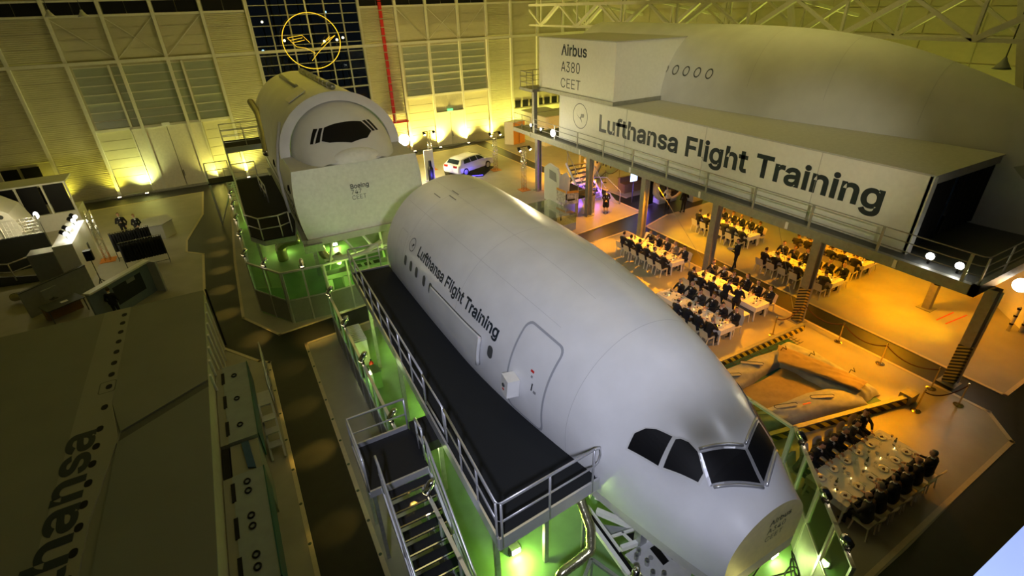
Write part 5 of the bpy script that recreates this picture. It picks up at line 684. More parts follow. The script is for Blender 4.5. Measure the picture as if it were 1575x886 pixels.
for x in (1.10, 2.30):
    b = MB(); b.extr([(x-.03, 9.0, ZL), (x-.03, 9.0, ZL-.3), (x-.03, y1, .02), (x-.03, y1-.25, .02)], (.06, 0, 0)); b.build('stringer', M['alu'], ld)
    b = MB(); b.path([(x, 9.1, ZL+1.0), (x, 8.9, ZL+.95), (x, y1-.1, 1.0), (x, y1-.2, .9), (x, y1-.2, .05)], .032); b.build('handrail', M['alu'], ld, True)
    b = MB(); b.path([(x, 9.0, ZL+.5), (x, y1-.1, .5)], .025); b.build('mid_rail', M['alu'], ld, True)
    for k in range(4): f = k/3; yy = 8.9+(y1-8.9)*f; zz = ZL-.1+(0.05-ZL)*f; b = MB(); b.tube((x, yy, zz), (x, yy, zz+1.0), .026); b.build('rail_post', M['alu'], ld, True)
for x in (.9, 2.2): b = MB(); b.bar((x, 10.4, .02), (x, 10.4, ZL-.2), .09); b.build('leg', M['steel'], ld)
b = MB(); b.bar((.9, 9.2, .02), (.9, 9.2, ZL-.2), .09); b.build('leg', M['steel'], ld)

# ------------------------------------------------------------------ glazed partitions
def partition(p0, p1, h, solid, n, label, flip=1, glassm='glg'):
    p0 = Vector((*p0, .012)); p1 = Vector((*p1, .012)); d = (p1-p0); L = d.length; d.normalize(); rz = math.atan2(d.y, d.x)
    t = thing('glass_partition', label, 'partition', p0, rz)
    pan = MB().box(.03, L/n-.03, -.03, .03, .05, solid).mesh('solid_panel', M['grey']); pn = MB().box(.06, L/n-.06, -.008, .008, solid+.06, h-.06).mesh('glass_pane', M[glassm]); po = MB().box(-.035, .035, -.04, .04, 0, h).mesh('post', M['alu'])
    fr_ = MB().box(.035, L/n-.035, -.025, .025, solid, solid+.06).box(.035, L/n-.035, -.025, .025, h-.09, h-.05).mesh('pane_frame', M['alu'])
    for i in range(n): put('solid_panel', pan, t, (i*L/n, 0, 0)); put('glass_pane', pn, t, (i*L/n, 0, 0)); put('post', po, t, (i*L/n, 0, 0)); put('pane_frame', fr_, t, (i*L/n, 0, 0))
    put('post', po, t, (L, 0, 0)); b = MB(); b.box(-.03, L+.03, -.045, .045, h-.05, h); b.build('top_rail', M['alu'], t, local=True)
    return t
partition((2.05, 11.0), (2.05, 20.4), 2.55, 1.25, 8, 'long glass partition left of the black walkway')
partition((2.05, 2.0), (2.05, 8.9), 2.55, 1.25, 6, 'glass partition under the steep stair')
partition((9.04, 2.28), (11.6, 5.4), 2.6, 1.25, 4, 'slanting glass partition in front of the nose')
partition((11.6, 5.45), (11.0, 20.9), 2.55, 1.25, 12, 'glass partition hidden behind the nearest mock-up')
partition((.58, 22.98), (2.35, 22.8), 2.7, 1.2, 2, 'front glass partition of the rear mock-up')
partition((2.4, 22.8), (7.5, 23.2), 2.7, 1.2, 5, 'glass partition between the two white mock-ups')
partition((-.68, 25.0), (.52, 23.02), 2.7, 1.2, 2, 'angled corner glass partition of the rear mock-up')
partition((-.82, 44.5), (-.7, 25.1), 2.6, 1.2, 14, 'side glass partition along the dark aisle')

# ------------------------------------------------------------------ clamp-on spotlights
def spot_proto():
    t = thing('spotlight', '', 'spotlight')
    b = MB(); b.lathe([(.085, 0), (.10, .03), (.10, .30), (.07, .36), (.03, .40)], (0, 0, 0), 14); c = b.build('can', M['chrome'], t, 'auto', local=True); c.rotation_euler = (0, PI*.20, 0); c.location = (-.06, 0, .10)
    b = MB(); b.lathe([(.0, -.006), (.08, -.006)], (0, 0, 0), 14, False); b.build('lens', M['glow_s'], c, local=True)
    b = MB(); b.path([(0, -.13, .18), (0, -.13, .02), (0, .13, .02), (0, .13, .18)], .012, 6); b.build('yoke', M['black'], t, local=True)
    b = MB(); b.box(-.05, .05, -.06, .06, -.06, .04); b.build('clamp', M['black'], t, local=True)
    return t
SP = spot_proto(); first = [True]
def spot(x, y, z, rz, label, aim=None, e=0, c=(1, .62, .12), ang=50):
    t = SP if first[0] else copy_tree(SP); first[0] = False
    t.location = (x, y, z); t.rotation_euler = (0, 0, rz); t['label'] = label; t['group'] = 'clamp-on spotlights'
    if e: lamp('SPOT', (x+.30*math.cos(rz+PI), y+.30*math.sin(rz+PI), z+.02), e, c, aim, .06, ang, .9)
AM = (1, .60, .10)
for i, (y, e) in enumerate(((19.9, 300), (17.2, 420), (14.6, 900), (11.4, 300))): spot(2.05, y, 2.56, 0, 'chrome spotlight on the long glass partition, %s from the far end' % ('first', 'second', 'third', 'last')[i], (-.1, y-.5, 0), e, AM, 25)
spot(2.05, 8.5, 2.56, 0, 'chrome spotlight beside the stair top', (.0, 8.6, 0), 500, AM, 26); spot(2.05, 5.6, 2.56, 0, 'chrome spotlight beside the stair foot', (0, 5.4, 0), 300, AM, 25)
for i, y in enumerate((26.0, 28.9, 31.6, 34.3, 36.8)): spot(-.72, y, 2.62, 0, '%s chrome spotlight from the near corner on the aisle partition' % NTH[i], (-2.25, y-.3, 0), 900, AM, 27)
spot(.0, 24.0, 2.72, .3, 'bright chrome spotlight on the angled corner partition', (-1.2, 22.6, 0), 500, AM, 28); spot(1.5, 22.9, 2.72, 1.4, 'gold spotlight on the front partition of the rear mock-up', (1.2, 21.6, 0), 200, AM, 45)
spot(10.05, 3.55, 2.62, 2.6, 'chrome spotlight clamped low on the slanting partition', None); spot(11.2, 4.95, 2.62, 2.6, 'chrome spotlight on the slanting partition by the seated guests', None); spot(9.3, 2.6, 2.62, 2.6, 'black and gold spotlight at the near end of the slanting partition', None)
spot(5.42, 4.75, 1.45, .5, 'chrome spotlight on the pipe frame under the walkway', None)

# ------------------------------------------------------------------ floodlights under the mock-ups
def flood(x, y, label, e, c, z=.02, rz=0, up=False):
    t = thing('floodlight', label, 'floodlight', (x, y, z), rz, group='floor floodlights')
    MB().box(-.14, .14, -.1, .1, .08, .28).build('housing', M['dgrey'], t, local=True); MB().box(-.12, .12, -.115, -.1, .1, .26).build('lens', M['glow'], t, local=True); MB().box(-.18, -.15, -.05, .05, 0, .2).box(.15, .18, -.05, .05, 0, .2).box(-.18, .18, -.05, .05, 0, .02).build('bracket', M['black'], t, local=True)
    lamp('POINT', (x, y-.35, z+.40), e*.62, (1, .86, .22) if 'cut nose' in label else c, size=.12)
GC = (.66, 1, .16)
for i, (x, y, e) in enumerate(((3.9, 7.6, 150), (8.2, 3.2, 90), (5.9, 9.5, 110), (4.4, 14.5, 150), (4.5, 18.6, 110), (9.6, 12, 130), (2.6, 12.2, 16), (2.5, 17.2, 16), (9.7, 4.1, 50))):
    flood(x, y, ('floodlight under the walkway corner', 'floodlight under the cut nose', 'floodlight under the cockpit', 'floodlight under the middle of the walkway', 'floodlight under the far end of the walkway', 'floodlight behind the nearest mock-up', 'small floodlight by the long partition', 'small floodlight by the far partition', 'floodlight behind the slanting partition')[i], e, GC)
for i, (x, y, e) in enumerate(((5.0, 26.6, 120), (7.3, 25.0, 90), (1.2, 32, 60), (4.2, 31, 130), (.6, 38.5, 120), (3.0, 24.6, 40))):
    flood(x, y, ('floodlight under the front plate of the rear mock-up', 'floodlight near the gap between the mock-ups', 'floodlight below the rear walkway', 'floodlight deep under the rear mock-up', 'floodlight by the rear stair tower', 'floodlight inside the front partition')[i], e, GC)

# ------------------------------------------------------------------ equipment under the near walkway
fr7 = thing('test_rig', 'pale metal test rig with slotted plate under the cockpit', 'rig', (6.4, 5.4, 0))
MB().prism([(6.94, 5.38), (7.24, 4.62), (6.55, 4.15), (5.80, 4.45), (5.74, 5.42), (6.5, 5.42)], 1.36, 1.40).build('slotted_plate', M['lgrey'], fr7)
for dx in (0, .28): MB().prism([(6.36+dx, 5.24), (6.56+dx, 5.24), (6.53+dx, 4.77), (6.34+dx, 4.76)], 1.395, 1.408).build('slot', M['black'], fr7)
MB().lathe([(.05, 0), (.05, .012)], (6.95, 5.08, 1.40), 12).build('hole', M['wood'], fr7); MB().lathe([(.06, 0), (.06, .010)], (6.22, 5.05, 1.40), 12).build('hole', M['grey'], fr7)
for x, y in ((6.03, 5.27), (6.02, 4.97), (5.9, 5.2), (5.95, 4.7), (6.15, 4.55)): MB().lathe([(.055, 0), (.055, .14), (.032, .14), (.032, .02)], (x, y, 1.40), 10).build('pipe_stub', M['steel'], fr7)
for p, q, w_ in (((5.58, 6.97, 1.4), (5.47, 4.6, 1.4), .10), ((5.74, 6.9, 1.5), (5.66, 5.5, 1.5), .05), ((5.89, 6.72, 1.4), (6.44, 5.86, 1.4), .12), ((5.75, 5.58, 1.42), (6.75, 5.39, 1.42), .10), ((6.0, 6.95, 1.6), (6.6, 6.1, 1.6), .05), ((5.7, 5.95, 1.42), (6.45, 5.8, 1.42), .05), ((6.05, 5.9, 1.42), (6.1, 5.5, 1.42), .05), ((6.4, 5.85, 1.42), (6.6, 5.4, 1.42), .05)): b = MB(); b.bar(p, q, w_, w_*1.4); b.build('frame_bar', M['sign'], fr7)
MB().prism([(5.62, 6.9), (5.86, 6.7), (5.72, 5.0), (5.55, 4.9)], 1.25, 1.27).build('dark_panel', M['black'], fr7); MB().prism([(5.8, 6.4), (6.35, 5.95), (6.3, 5.85), (5.75, 6.0)], 1.3, 1.32).build('grey_panel', M['grey'], fr7); MB().prism([(6.15, 5.85), (6.6, 5.75), (6.6, 5.45), (6.15, 5.52)], 1.3, 1.32).build('dark_panel', M['black'], fr7)
for x, y in ((5.55, 6.8), (5.5, 4.8), (7.1, 4.75), (6.5, 4.3), (6.4, 5.9)): MB().bar((x, y, .02), (x, y, 1.36), .07).build('leg', M['steel'], fr7)
def hose(name, pts, r, label, seg=8):
    P = []; pv = [Vector(p) for p in pts]
    for i in range(len(pv)-1):
        for k in range(seg): P.append(pv[i].lerp(pv[i+1], k/seg))
    P.append(pv[-1]); P2 = [P[0]]+[(P[i-1]+P[i]*2+P[i+1])/4 for i in range(1, len(P)-1)]+[P[-1]]
    b = MB(); b.path(P2, [r*(1+.08*(i % 2)) for i in range(len(P2))], 12); return tag(b.build(name, M['duct'], None, True), label, 'duct')
hose('flexible_duct', [(5.3, 6.7, 2.3), (5.28, 6.2, 1.8), (5.12, 5.92, 1.4), (4.75, 5.95, 1.2), (4.3, 5.96, 1.1), (3.9, 5.8, .5), (3.8, 5.6, .15)], .12, 'ribbed foil duct hanging below the walkway corner')
hose('flexible_duct', [(1.1, 30.6, .05), (1.1, 30.6, .9), (1.3, 30.4, 1.2), (2.2, 30.2, 1.3)], .28, 'green-lit duct elbow beside the rear mock-up'); hose('flexible_duct', [(2.9, 27.6, 1.9), (3.0, 27.4, 1.2), (3.4, 27.3, .8), (3.9, 27.6, .9)], .2, 'curved foil duct under the front plate of the rear mock-up')
pf = thing('pipe_frame', 'dark metal pipe frame at the lower edge under the walkway', 'frame', (4.9, 5.2, 0))
for p, q in (((4.2, 5.2, 1.4), (4.98, 5.73, 1.4)), ((4.98, 5.73, 1.4), (5.40, 4.6, 1.4)), ((4.98, 5.73, .02), (4.98, 5.73, 1.4)), ((5.40, 4.6, .02), (5.40, 4.6, 1.4)), ((4.2, 5.2, .02), (4.2, 5.2, 1.4))): b = MB(); b.bar(p, q, .08); b.build('frame_bar', M['steel'], pf)
gp7 = thing('gear_frame', 'white gear frame with slotted channels under the front plate of the rear mock-up', 'frame', (4.8, 26.3, 0))
MB().path([(3.3, 26.0, 1.5), (4.2, 25.9, 1.35), (5.0, 26.0, 1.4), (6.0, 26.2, 1.75)], .13, 6).build('curved_arm', M['white'], gp7, True); MB().box(2.6, 6.6, 25.2, 25.8, .7, .95).build('channel', M['white'], gp7)
for x in (2.8, 3.6, 5.9, 6.4): MB().box(x-.12, x+.12, 25.15, 25.85, .02, .72).build('leg', M['sign'], gp7)
for x in (4.4, 4.9, 5.4): MB().box(x-.17, x+.17, 25.3, 25.7, .955, .965).build('slot', M['black'], gp7)
for p, q in (((3.0, 27, .05), (3.4, 26, 2.4)), ((4.0, 27.2, 2.4), (4.6, 26.4, 1.3)), ((6.2, 27, .05), (6.0, 26.3, 2.4)), ((5.0, 27.3, 2.4), (5.6, 26.5, 1.3)), ((2.9, 26.6, 1.2), (6.6, 26.8, 1.2))): b = MB(); b.bar(p, q, .1); b.build('strut', M['sign'], gp7)
cb = MB(); pts = [(9.3+.55*math.cos(t*.55)*(1-.012*t)+.02*t, 3.2+.30*math.sin(t*.6)+.012*t, .04) for t in range(42)]; cb.path(pts+[(8.6, 3.9, .05), (8.2, 3.6, 1.5), (8.1, 3.4, 2.5)], .018, 6); tag(cb.build('cable', M['black'], None, True), 'black cable coiled on the green floor below the cut nose', 'cable')
ff = thing('louvred_cabinet', 'green slatted cabinet standing inside the long partition', 'cabinet', (2.6, 19.0, 0)); MB().box(2.3, 2.85, 17.9, 19.3, .02, 1.25).build('body', M['sign'], ff)
for i in range(10): MB().box(2.28, 2.87, 17.95+i*.135, 18.03+i*.135, 1.25, 1.28).build('slat', M['white'], ff)
fe = thing('fire_extinguisher', 'red fire extinguisher by the slatted cabinet', 'extinguisher', (2.75, 17.3, .02)); MB().lathe([(.08, 0), (.09, .05), (.09, .5), (.03, .6)], (0, 0, 0), 12).build('bottle', M['red'], fe, True, local=True); MB().lathe([(.03, .6), (.035, .66), (.01, .68)], (0, 0, 0), 8).build('valve', M['black'], fe, local=True)
cs = tag(MB().box(2.55, 2.85, 16.2, 16.75, .02, .75).box(2.53, 2.87, 16.18, 16.77, .75, .8).build('plastic_crate', M['green_floor']), 'green crate beside the fire extinguisher', 'crate')

# ------------------------------------------------------------------ walkway and stair tower at the rear mock-up
w7 = thing('walkway', 'dark walkway with curved railing at the left flank of the rear mock-up', 'walkway', (.9, 31, 0))
Z7 = 3.2
MB().prism([(-.22, 27.1), (.3, 26.1), (1.75, 26.0), (2.05, 28), (2.05, 38), (-.22, 38)], Z7-.05, Z7).build('carpet_deck', M['carpet'], w7); MB().prism([(-.24, 27.1), (.3, 26.07), (1.75, 25.97), (2.05, 28), (2.05, 38), (-.24, 38)], Z7-.3, Z7-.05).build('deck_frame', M['steel'], w7)
railing('r', [(-.2, 37.9, Z7), (-.2, 27.1, Z7), (.3, 26.15, Z7), (1.2, 26.1, Z7), (1.7, 26.4, Z7)], 1.1, w7, M['alu'], 1.3, .03, 1, base=.2); railing('r', [(-.2, 37.9, Z7), (1.2, 37.9, Z7)], 1.1, w7, M['alu'], 1.2, .03, 1); railing('r', [(1.05, 34.5, Z7), (1.2, 32.0, Z7)], 1.0, w7, M['alu'], 1.3, .03, 1)
for y in (27.5, 31, 34.5, 37.5): b = MB(); b.bar((0, y, .02), (0, y, Z7-.3), .12); b.build('leg', M['steel'], w7)
u7 = thing('upper_platform', 'small upper platform with thin railing behind the rear mock-up', 'platform', (1.2, 41, 0))
MB().box(-.28, 2.6, 39.6, 42.2, 4.9, 5.0).build('deck', M['blackmat'], u7); MB().box(-.3, 2.6, 39.5, 39.6, 4.7, 5.05).build('edge_board', M['blueglow'], u7).data.materials[0] = M['alu']
railing('r', [(2.5, 39.6, 5.0), (-.25, 39.6, 5.0), (-.25, 42.2, 5.0), (2.5, 42.2, 5.0)], 1.15, u7, M['alu'], 1.2, .025, 2)
for x, y in ((-.25, 39.6), (2.4, 39.7), (-.25, 42.1)): b = MB(); b.bar((x, y, .02), (x, y, 4.9), .1); b.build('leg', M['alu'], u7)
s7t = thing('stair_tower', 'slender stair tower left of the rear mock-up', 'stair', (-1.2, 39.5, 0))
MB().box(-1.85, -.3, 38.9, 40.2, 2.95, 3.05).build('landing', M['blackmat'], s7t); railing('r', [(-.4, 40.2, 3.05), (-1.8, 40.2, 3.05), (-1.8, 38.9, 3.05)], 1.05, s7t, M['alu'], 1.2, .025, 1)
for x, y in ((-1.8, 38.95), (-1.8, 40.15), (-.4, 38.95)): b = MB(); b.bar((x, y, .02), (x, y, 3.0), .08); b.build('leg', M['alu'], s7t)
for i in range(12): MB().box(-.75, -.1, 40.3+i*.26, 40.55+i*.26, 2.8-i*.23, 2.84-i*.23).build('tread', M['lgrey'], s7t)
MB().bar((-1.8, 38.95, .1), (-.4, 38.95, 2.9), .06).build('brace', M['alu'], s7t)
hd = hose('flexible_duct', [(2.1, 41.0, 7.6), (2.3, 39.5, 7.0), (2.2, 37.5, 6.0), (2.0, 36.3, 5.0)], .22, 'ribbed duct on the left flank of the rear mock-up')

# ------------------------------------------------------------------ raised steel deck with columns
dk8 = thing('raised_deck', 'long raised steel deck on columns carrying the sign box', 'deck', (22.5, 20, 0))
MB().box(20.3, 27.5, 5.55, 33.9, 4.36, 4.42).build('deck_plate', M['dgrey'], dk8)
MB().box(20.22, 20.42, 5.4, 34, 4.05, 4.44).build('edge_beam', M['beam'], dk8); MB().box(20.22, 31.0, 5.4, 5.6, 4.05, 4.44).build('edge_beam', M['beam'], dk8)
for y in (9, 13, 17, 21, 25, 29, 33): MB().box(20.42, 31, y-.1, y+.1, 4.1, 4.36).build('cross_beam', M['beam'], dk8)
MB().box(27.5, 31, 5.6, 33.9, 4.36, 4.42).build('deck_plate', M['dgrey'], dk8)
for y in (7.9, 12.3, 17.2, 22.5, 27.5): MB().box(20.18, 20.22, y-.06, y+.06, 4.1, 4.4).build('bolt_plate', M['sign'], dk8)
fl = MB().box(-.02, .02, -.05, .05, 0, 1.12).mesh('rail_post', M['rail_d'])
for i in range(11): put('rail_post', fl, dk8, (20.27, 5.9+2.75*i, 4.3), world=True)
for i in range(4): put('rail_post', fl, dk8, (20.4+1.7*i, 5.47, 4.3), rot=(0, 0, PI/2), world=True)
for z in (4.78, 5.12, 5.45): b = MB(); b.path([(20.27, 33.6, z), (20.27, 5.6, z), (20.4, 5.47, z), (26, 5.47, z)], .022, 6); b.build('rail', M['rail_d'], dk8, True)
for i, (y, hz) in enumerate(((33.2, 0), (26.7, 0), (21.4, 0), (16.2, 0), (10.9, 1), (5.3, 1))):
    c = thing('deck_column', ('far end', 'second from the far end', 'third from the far end', 'third from the near end', 'striped, beside the rope posts', 'striped, nearest')[i]+' steel column under the raised deck', 'column', (20.5 if i < 5 else 21.45, y, .012), group='columns under the raised deck')
    MB().box(-.17, .17, -.02, .02, 0, 4.06).box(-.19, -.15, -.17, .17, 0, 4.06).box(.15, .19, -.17, .17, 0, 4.06).build('shaft', M['post'], c, local=True); MB().box(-.3, .3, -.3, .3, 0, .03).build('base_plate', M['post'], c, local=True)
    if hz: MB().box(-.2, -.191, -.18, .18, .1, 1.75).box(-.2, .2, -.19, -.172, .1, 1.75).box(.191, .2, -.18, .18, .1, 1.75).build('hazard_sleeve', M['hazardp'], c, local=True); MB().box(.05, .07, -.26, -.2, .1, 4).build('cable_pipe', M['alu'], c, local=True)
for i, (x, y) in enumerate(((28.9, 28.4), (27, 36.5), (26.5, 8.5), (31, 16))):
    c = tag(MB().box(x-.15, x+.15, y-.15, y+.15, .012, 4.1).box(x-.3, x+.3, y-.3, y+.3, .012, .04).build('deck_column', M['post']), ('inner column behind the cockpit simulator', 'inner column near the far booth', 'inner column with wide foot on the orange floor', 'inner column in the rear')[i], 'column', 'columns under the raised deck')
br = MB(); br.path([(20.8, 21.2, 4.0), (20.8, 16.5, .3)], .012, 4); tag(br.build('tie_rod', M['beam']), 'thin diagonal tie rod between the middle columns', 'rod'); br = MB(); br.path([(24.3, 16, 4.0), (20.85, 11.4, .3)], .012, 4); tag(br.build('tie_rod', M['beam']), 'thin diagonal tie rod towards the striped column', 'rod')
sb = thing('side_balcony', 'small railed balcony at the far end of the raised deck', 'balcony', (21, 34.5, 7)); MB().box(20.2, 22.5, 33.5, 35.4, 7.3, 7.5).build('deck', M['beam'], sb); railing('r', [(20.25, 33.5, 7.5), (20.25, 35.3, 7.5), (22.4, 35.3, 7.5)], 1.1, sb, M['rail_d'], 1.0, .025, 2)
MB().bar((20.5, 33.7, 4.4), (20.5, 33.7, 7.3), .28).build('support', M['post'], sb); MB().box(20.2, 21.5, 33.9, 36.5, 4.1, 4.4).build('lower_deck', M['beam'], sb); railing('r', [(20.25, 33.9, 4.4), (20.25, 36.4, 4.4)], 1.1, sb, M['rail_d'], 1.2, .025, 2)
# lamps on the deck
def deck_lamp(x, y, z, label, e, c, r=.16, m='glow', light=True):
    t = thing('deck_floodlight', label, 'floodlight', (x, y, z), group='floodlights on the raised deck')
    MB().ball((0, 0, 0), (r*.5, r, r), 14, 10).build('lens', M[m], t, True, local=True); MB().lathe([(r*.9, 0), (r*.75, .2), (r*.3, .3)], (0, 0, 0), 12).build('housing', M['dgrey'], t, True, local=True).rotation_euler = (0, PI/2, 0)
    MB().box(-.02, .06, -.03, .03, -.28, -.1).build('bracket', M['black'], t, local=True)
    if z < 4: MB().tube((.03, 0, .1), (.03, 0, 4.37-z), .02).build('hanger', M['black'], t, local=True)
    if light is True: lamp('POINT', (x-.35, y-.1, z), e, c, size=.15)
    elif light: lamp('SPOT', (x-.3, y-.3, z), e, c, light, .2, 55 if y > 20 else 36, .9)
deck_lamp(20.75, 7.15, 4.72, 'first glaring floodlight on the deck by the black curtain', 500, (1, .9, .55), .13, 'glow', (9, 9, 6.5)); deck_lamp(20.75, 6.25, 4.72, 'second glaring floodlight on the deck corner', 500, (1, .9, .55), .13, 'glow', (9, 7, 6))
deck_lamp(20.1, 30.6, 4.95, 'very bright floodlight hung at the far deck rail', 3500, (1, .80, .42), .24, 'glow', (9.3, 15, 6.6)); deck_lamp(20.1, 32.2, 4.95, 'small lamp left of the bright deck floodlight', 10, (1, .85, .5), .09); deck_lamp(20.1, 33.6, 5.0, 'leftmost small lamp on the far deck rail', 10, (1, .85, .5), .09)
for i, (y, r) in enumerate(((27.9, .12), (27.25, .07), (26.95, .09), (26.45, .13))): deck_lamp(22, y, 3.4, '%s orange glowing lamp from the left under the deck' % NTH[i], 30, (1, .5, .1), r, 'glow_w')
deck_lamp(24.0, 5.3, 3.45, 'blazing lamp below the near deck corner', 50, (1, .5, .1), .26)
# orange downlights fixed under the deck
def down(x, y, e, c, tgt, ang, lab):
    t = thing('downlight', lab, 'downlight', (x, y, 3.98), group='orange downlights under the deck'); MB().lathe([(.09, 0), (.11, -.14), (.05, .06)][::-1], (0, 0, 0), 12).build('can', M['black'], t, True, local=True); MB().lathe([(0, -.141), (.1, -.141)], (0, 0, 0), 12, False).build('lens', M['glow_w'], t, local=True); MB().tube((0, 0, .05), (0, 0, .385), .02).build('stem', M['black'], t, local=True)
    lamp('SPOT', (x, y, 3.78), e, c, tgt, .1, ang, .8)
OR = (1, .34, .0); YE = (1, .52, .0)
for i, (x, y, e, c, tgt, a) in enumerate(((25.5, 20.5, 1081, OR, (25.3, 19.0, 0), 120), (25, 14, 991, OR, (25.3, 13.5, 0), 120), (25.5, 9.0, 1260, OR, (25.5, 8.0, 0), 130), (25.0, 6.6, 672, YE, (24.6, 7.9, 0), 45), (28.5, 11, 793, OR, (28.2, 10, 0), 130), (22.0, 21.8, 992, YE, (23.8, 19.4, 0), 70), (20.8, 20.5, 2043, OR, (18.6, 20.0, 0), 115), (20.8, 14.5, 1561, OR, (18, 13.6, 0), 120), (20.7, 9.0, 1532, OR, (17.5, 8.4, 0), 120), (21.5, 26.0, 1322, OR, (21.2, 26, 0), 125), (22.5, 31.5, 1802, OR, (24.5, 33.5, 0), 130), (29, 24, 420, OR, (28.5, 23.5, 0), 120), (20.7, 6.6, 1081, OR, (17.3, 5.9, 0), 50), (24.4, 17.5, 361, YE, (25.4, 18.5, 0), 90), (24.2, 10.8, 288, YE, (24.3, 13, 0), 80))):
    down(x, y, e, c, tgt, a, '%s small downlight under the raised deck, counted from the far rear' % NTH[i])
# ------------------------------------------------------------------ people
def sdf(p, pr):
    if pr[0] == 'c':
        a, b_, r0, r1 = pr[1:5]; ab = b_-a; t = max(0, min(1, (p-a).dot(ab)/max(1e-9, ab.dot(ab)))); return (p-(a+ab*t)).length-(r0+(r1-r0)*t)
    c, r, R = pr[1], pr[2], pr[3]; q = R.transposed() @ (p-c); k = Vector((q.x/r[0], q.y/r[1], q.z/r[2])).length
    return (k-1)*min(r)
def rings_fast(mb, pr):
    if pr[0] == 'c':
        a, b_, r0, r1 = pr[1:5]; mb.ball(a, r0, 12, 8); mb.ball(b_, r1, 12, 8); mb.tube(a, b_, r0, 12, r1)
    else: mb.ball(pr[1], tuple(pr[2]), 16, 12, None, pr[3])
def figure(name, pose):
    """pose: dict of joints; returns (body mesh, hair mesh, accessories)"""
    V = Vector; P = []
    def c(a, b_, r0, r1, m): P.append(('c', V(a), V(b_), r0, r1, m))
    I = Matrix.Identity(3)
    hip, chest, neck = V(pose['hip']), V(pose['chest']), V(pose['neck'])
    SK, JK, TR, SH, ST = 0, 1, 2, 3, 4; leg_m = pose.get('legm', TR)
    fem = pose.get('fem', 0); sw = .165 if fem else .19
    lean = (chest-hip).normalized(); side = V((0, 1, 0))
    if 'turn' in pose: side = Matrix.Rotation(pose['turn'], 3, 'Z') @ side
    fwd = side.cross(V((0, 0, 1)))
    c(hip, chest, .145 if not fem else .14, .155 if not fem else .125, JK)
    c(hip-side*.07, hip+side*.07, .14, .14, JK if not fem else JK); c(chest-side*sw*.62, chest+side*sw*.62, .12, .12, JK)
    c(hip+lean*.12+fwd*.02, chest+fwd*.03, .13, .125, JK)
    c(chest+V((0, 0, .05)), neck, .085, .056, ST); c(neck, neck+V(pose.get('headup', (.03, 0, .09))), .052, .05, SK)
    c(chest+fwd*.105+V((0, 0, .08)), chest+fwd*.125-lean*.12, .045, .032, ST)
    hc = neck+V(pose.get('headup', (.03, 0, .09)))+V((.012, 0, .07))
    Rh = Matrix.Rotation(pose.get('hyaw', 0), 3, 'Z') @ Matrix.Rotation(pose.get('hpitch', 0), 3, 'Y')
    P.append(('e', hc, (.098, .078, .115), Rh, SK)); P.append(('e', hc+Rh @ V((.028, 0, -.06)), (.066, .058, .066), Rh, SK))
    c(hc+Rh @ V((.088, 0, .01)), hc+Rh @ V((.112, 0, -.02)), .010, .015, SK)
    for s_ in (-1, 1): P.append(('e', hc+Rh @ V((-.005, s_*.08, -.005)), (.02, .012, .032), Rh, SK))
    hands = []
    for s_, k in ((1, 'L'), (-1, 'R')):
        sh = chest+side*(s_*sw)+V((0, 0, .045)); el, wr = V(pose['el'+k]), V(pose['wr'+k])
        c(sh, el, .066 if not fem else .054, .05, JK); c(el, wr, .05, .036, JK)
        hd = V(pose.get('hd'+k, tuple((wr-el).normalized()))).normalized(); c(wr, wr+hd*.02, .034, .03, ST)
        c(wr+hd*.03, wr+hd*.085, .028, .034, SK); hands.append((wr+hd*.085, hd, s_))
        hj = hip+side*(s_*.09); kn, an = V(pose['kn'+k]), V(pose['an'+k])
        c(hj, kn, .092, .062, leg_m if not fem or pose.get('trousers') else JK); c(kn, an, .06, .042, leg_m if not pose.get('bareleg') else SK)
        ft = V(pose.get('ft', (.15, 0, 0))); c(an+V((-.02, 0, -.035)), an+ft+V((0, 0, -.04)), .045, .036, SH)
    if pose.get('skirt'):
        for s_ in (-1, 1): c(hip+side*(s_*.07), hip+side*(s_*.10)-V((0, 0, .42)), .135, .13, JK)
    mb = MB(); [rings_fast(mb, p) for p in P]
    me = mb.mesh(name+'_raw', M['suit']); o = bpy.data.objects.new('tmp', me); COL.objects.link(o)
    md = o.modifiers.new('r', 'REMESH'); md.mode = 'VOXEL'; md.voxel_size = .021; md2 = o.modifiers.new('s', 'SMOOTH'); md2.factor = .5; md2.iterations = 3
    dg = bpy.context.evaluated_depsgraph_get(); body = bpy.data.meshes.new_from_object(o.evaluated_get(dg)); bpy.data.objects.remove(o)
    idx = [min(range(len(P)), key=lambda i: sdf(f.center, P[i])) for f in body.polygons]
    mats_i = [P[i][-1] for i in idx]
    # fingers, eyes and mouth joined to the same mesh
    ex = MB()
    for wp, d, s_ in hands:
        n_ = V((0, 0, -1)) if abs(d.z) < .7 else fwd; a = d.cross(n_).normalized(); n_ = a.cross(d).normalized()
        if n_.z > 0 and abs(d.z) < .7: n_ = -n_
        for k, ln in ((-1.5, .062), (-.5, .075), (.5, .072), (1.5, .056)):
            p = wp+a*(k*.018); q = p+d*ln*.55+n_*.008; ex.path([p, q, q+d*ln*.35+n_*.028], [.0095, .009, .007], 6)
        p = wp-d*.05-a*(s_*.028)*(1 if a.dot(side) > 0 else -1); q = p+d*.03-a*(s_*.022)*(1 if a.dot(side) > 0 else -1); ex.path([p, q, q+d*.03+n_*.012], [.011, .010, .008], 6)
    ex.mi = 5
    for s_ in (-1, 1): ex.ball(hc+Rh @ V((.086, s_*.033, .012)), .011, 6, 4)
    ex.mi = 6; ex.ball(hc+Rh @ V((.083, 0, -.058)), (.014, .026, .007), 8, 4, None, Rh)
    bm = bmesh.new(); bm.from_mesh(body); nb = len(bm.faces); em = ex.mesh('x', M['skin']); bm.from_mesh(em); bm.faces.ensure_lookup_table()
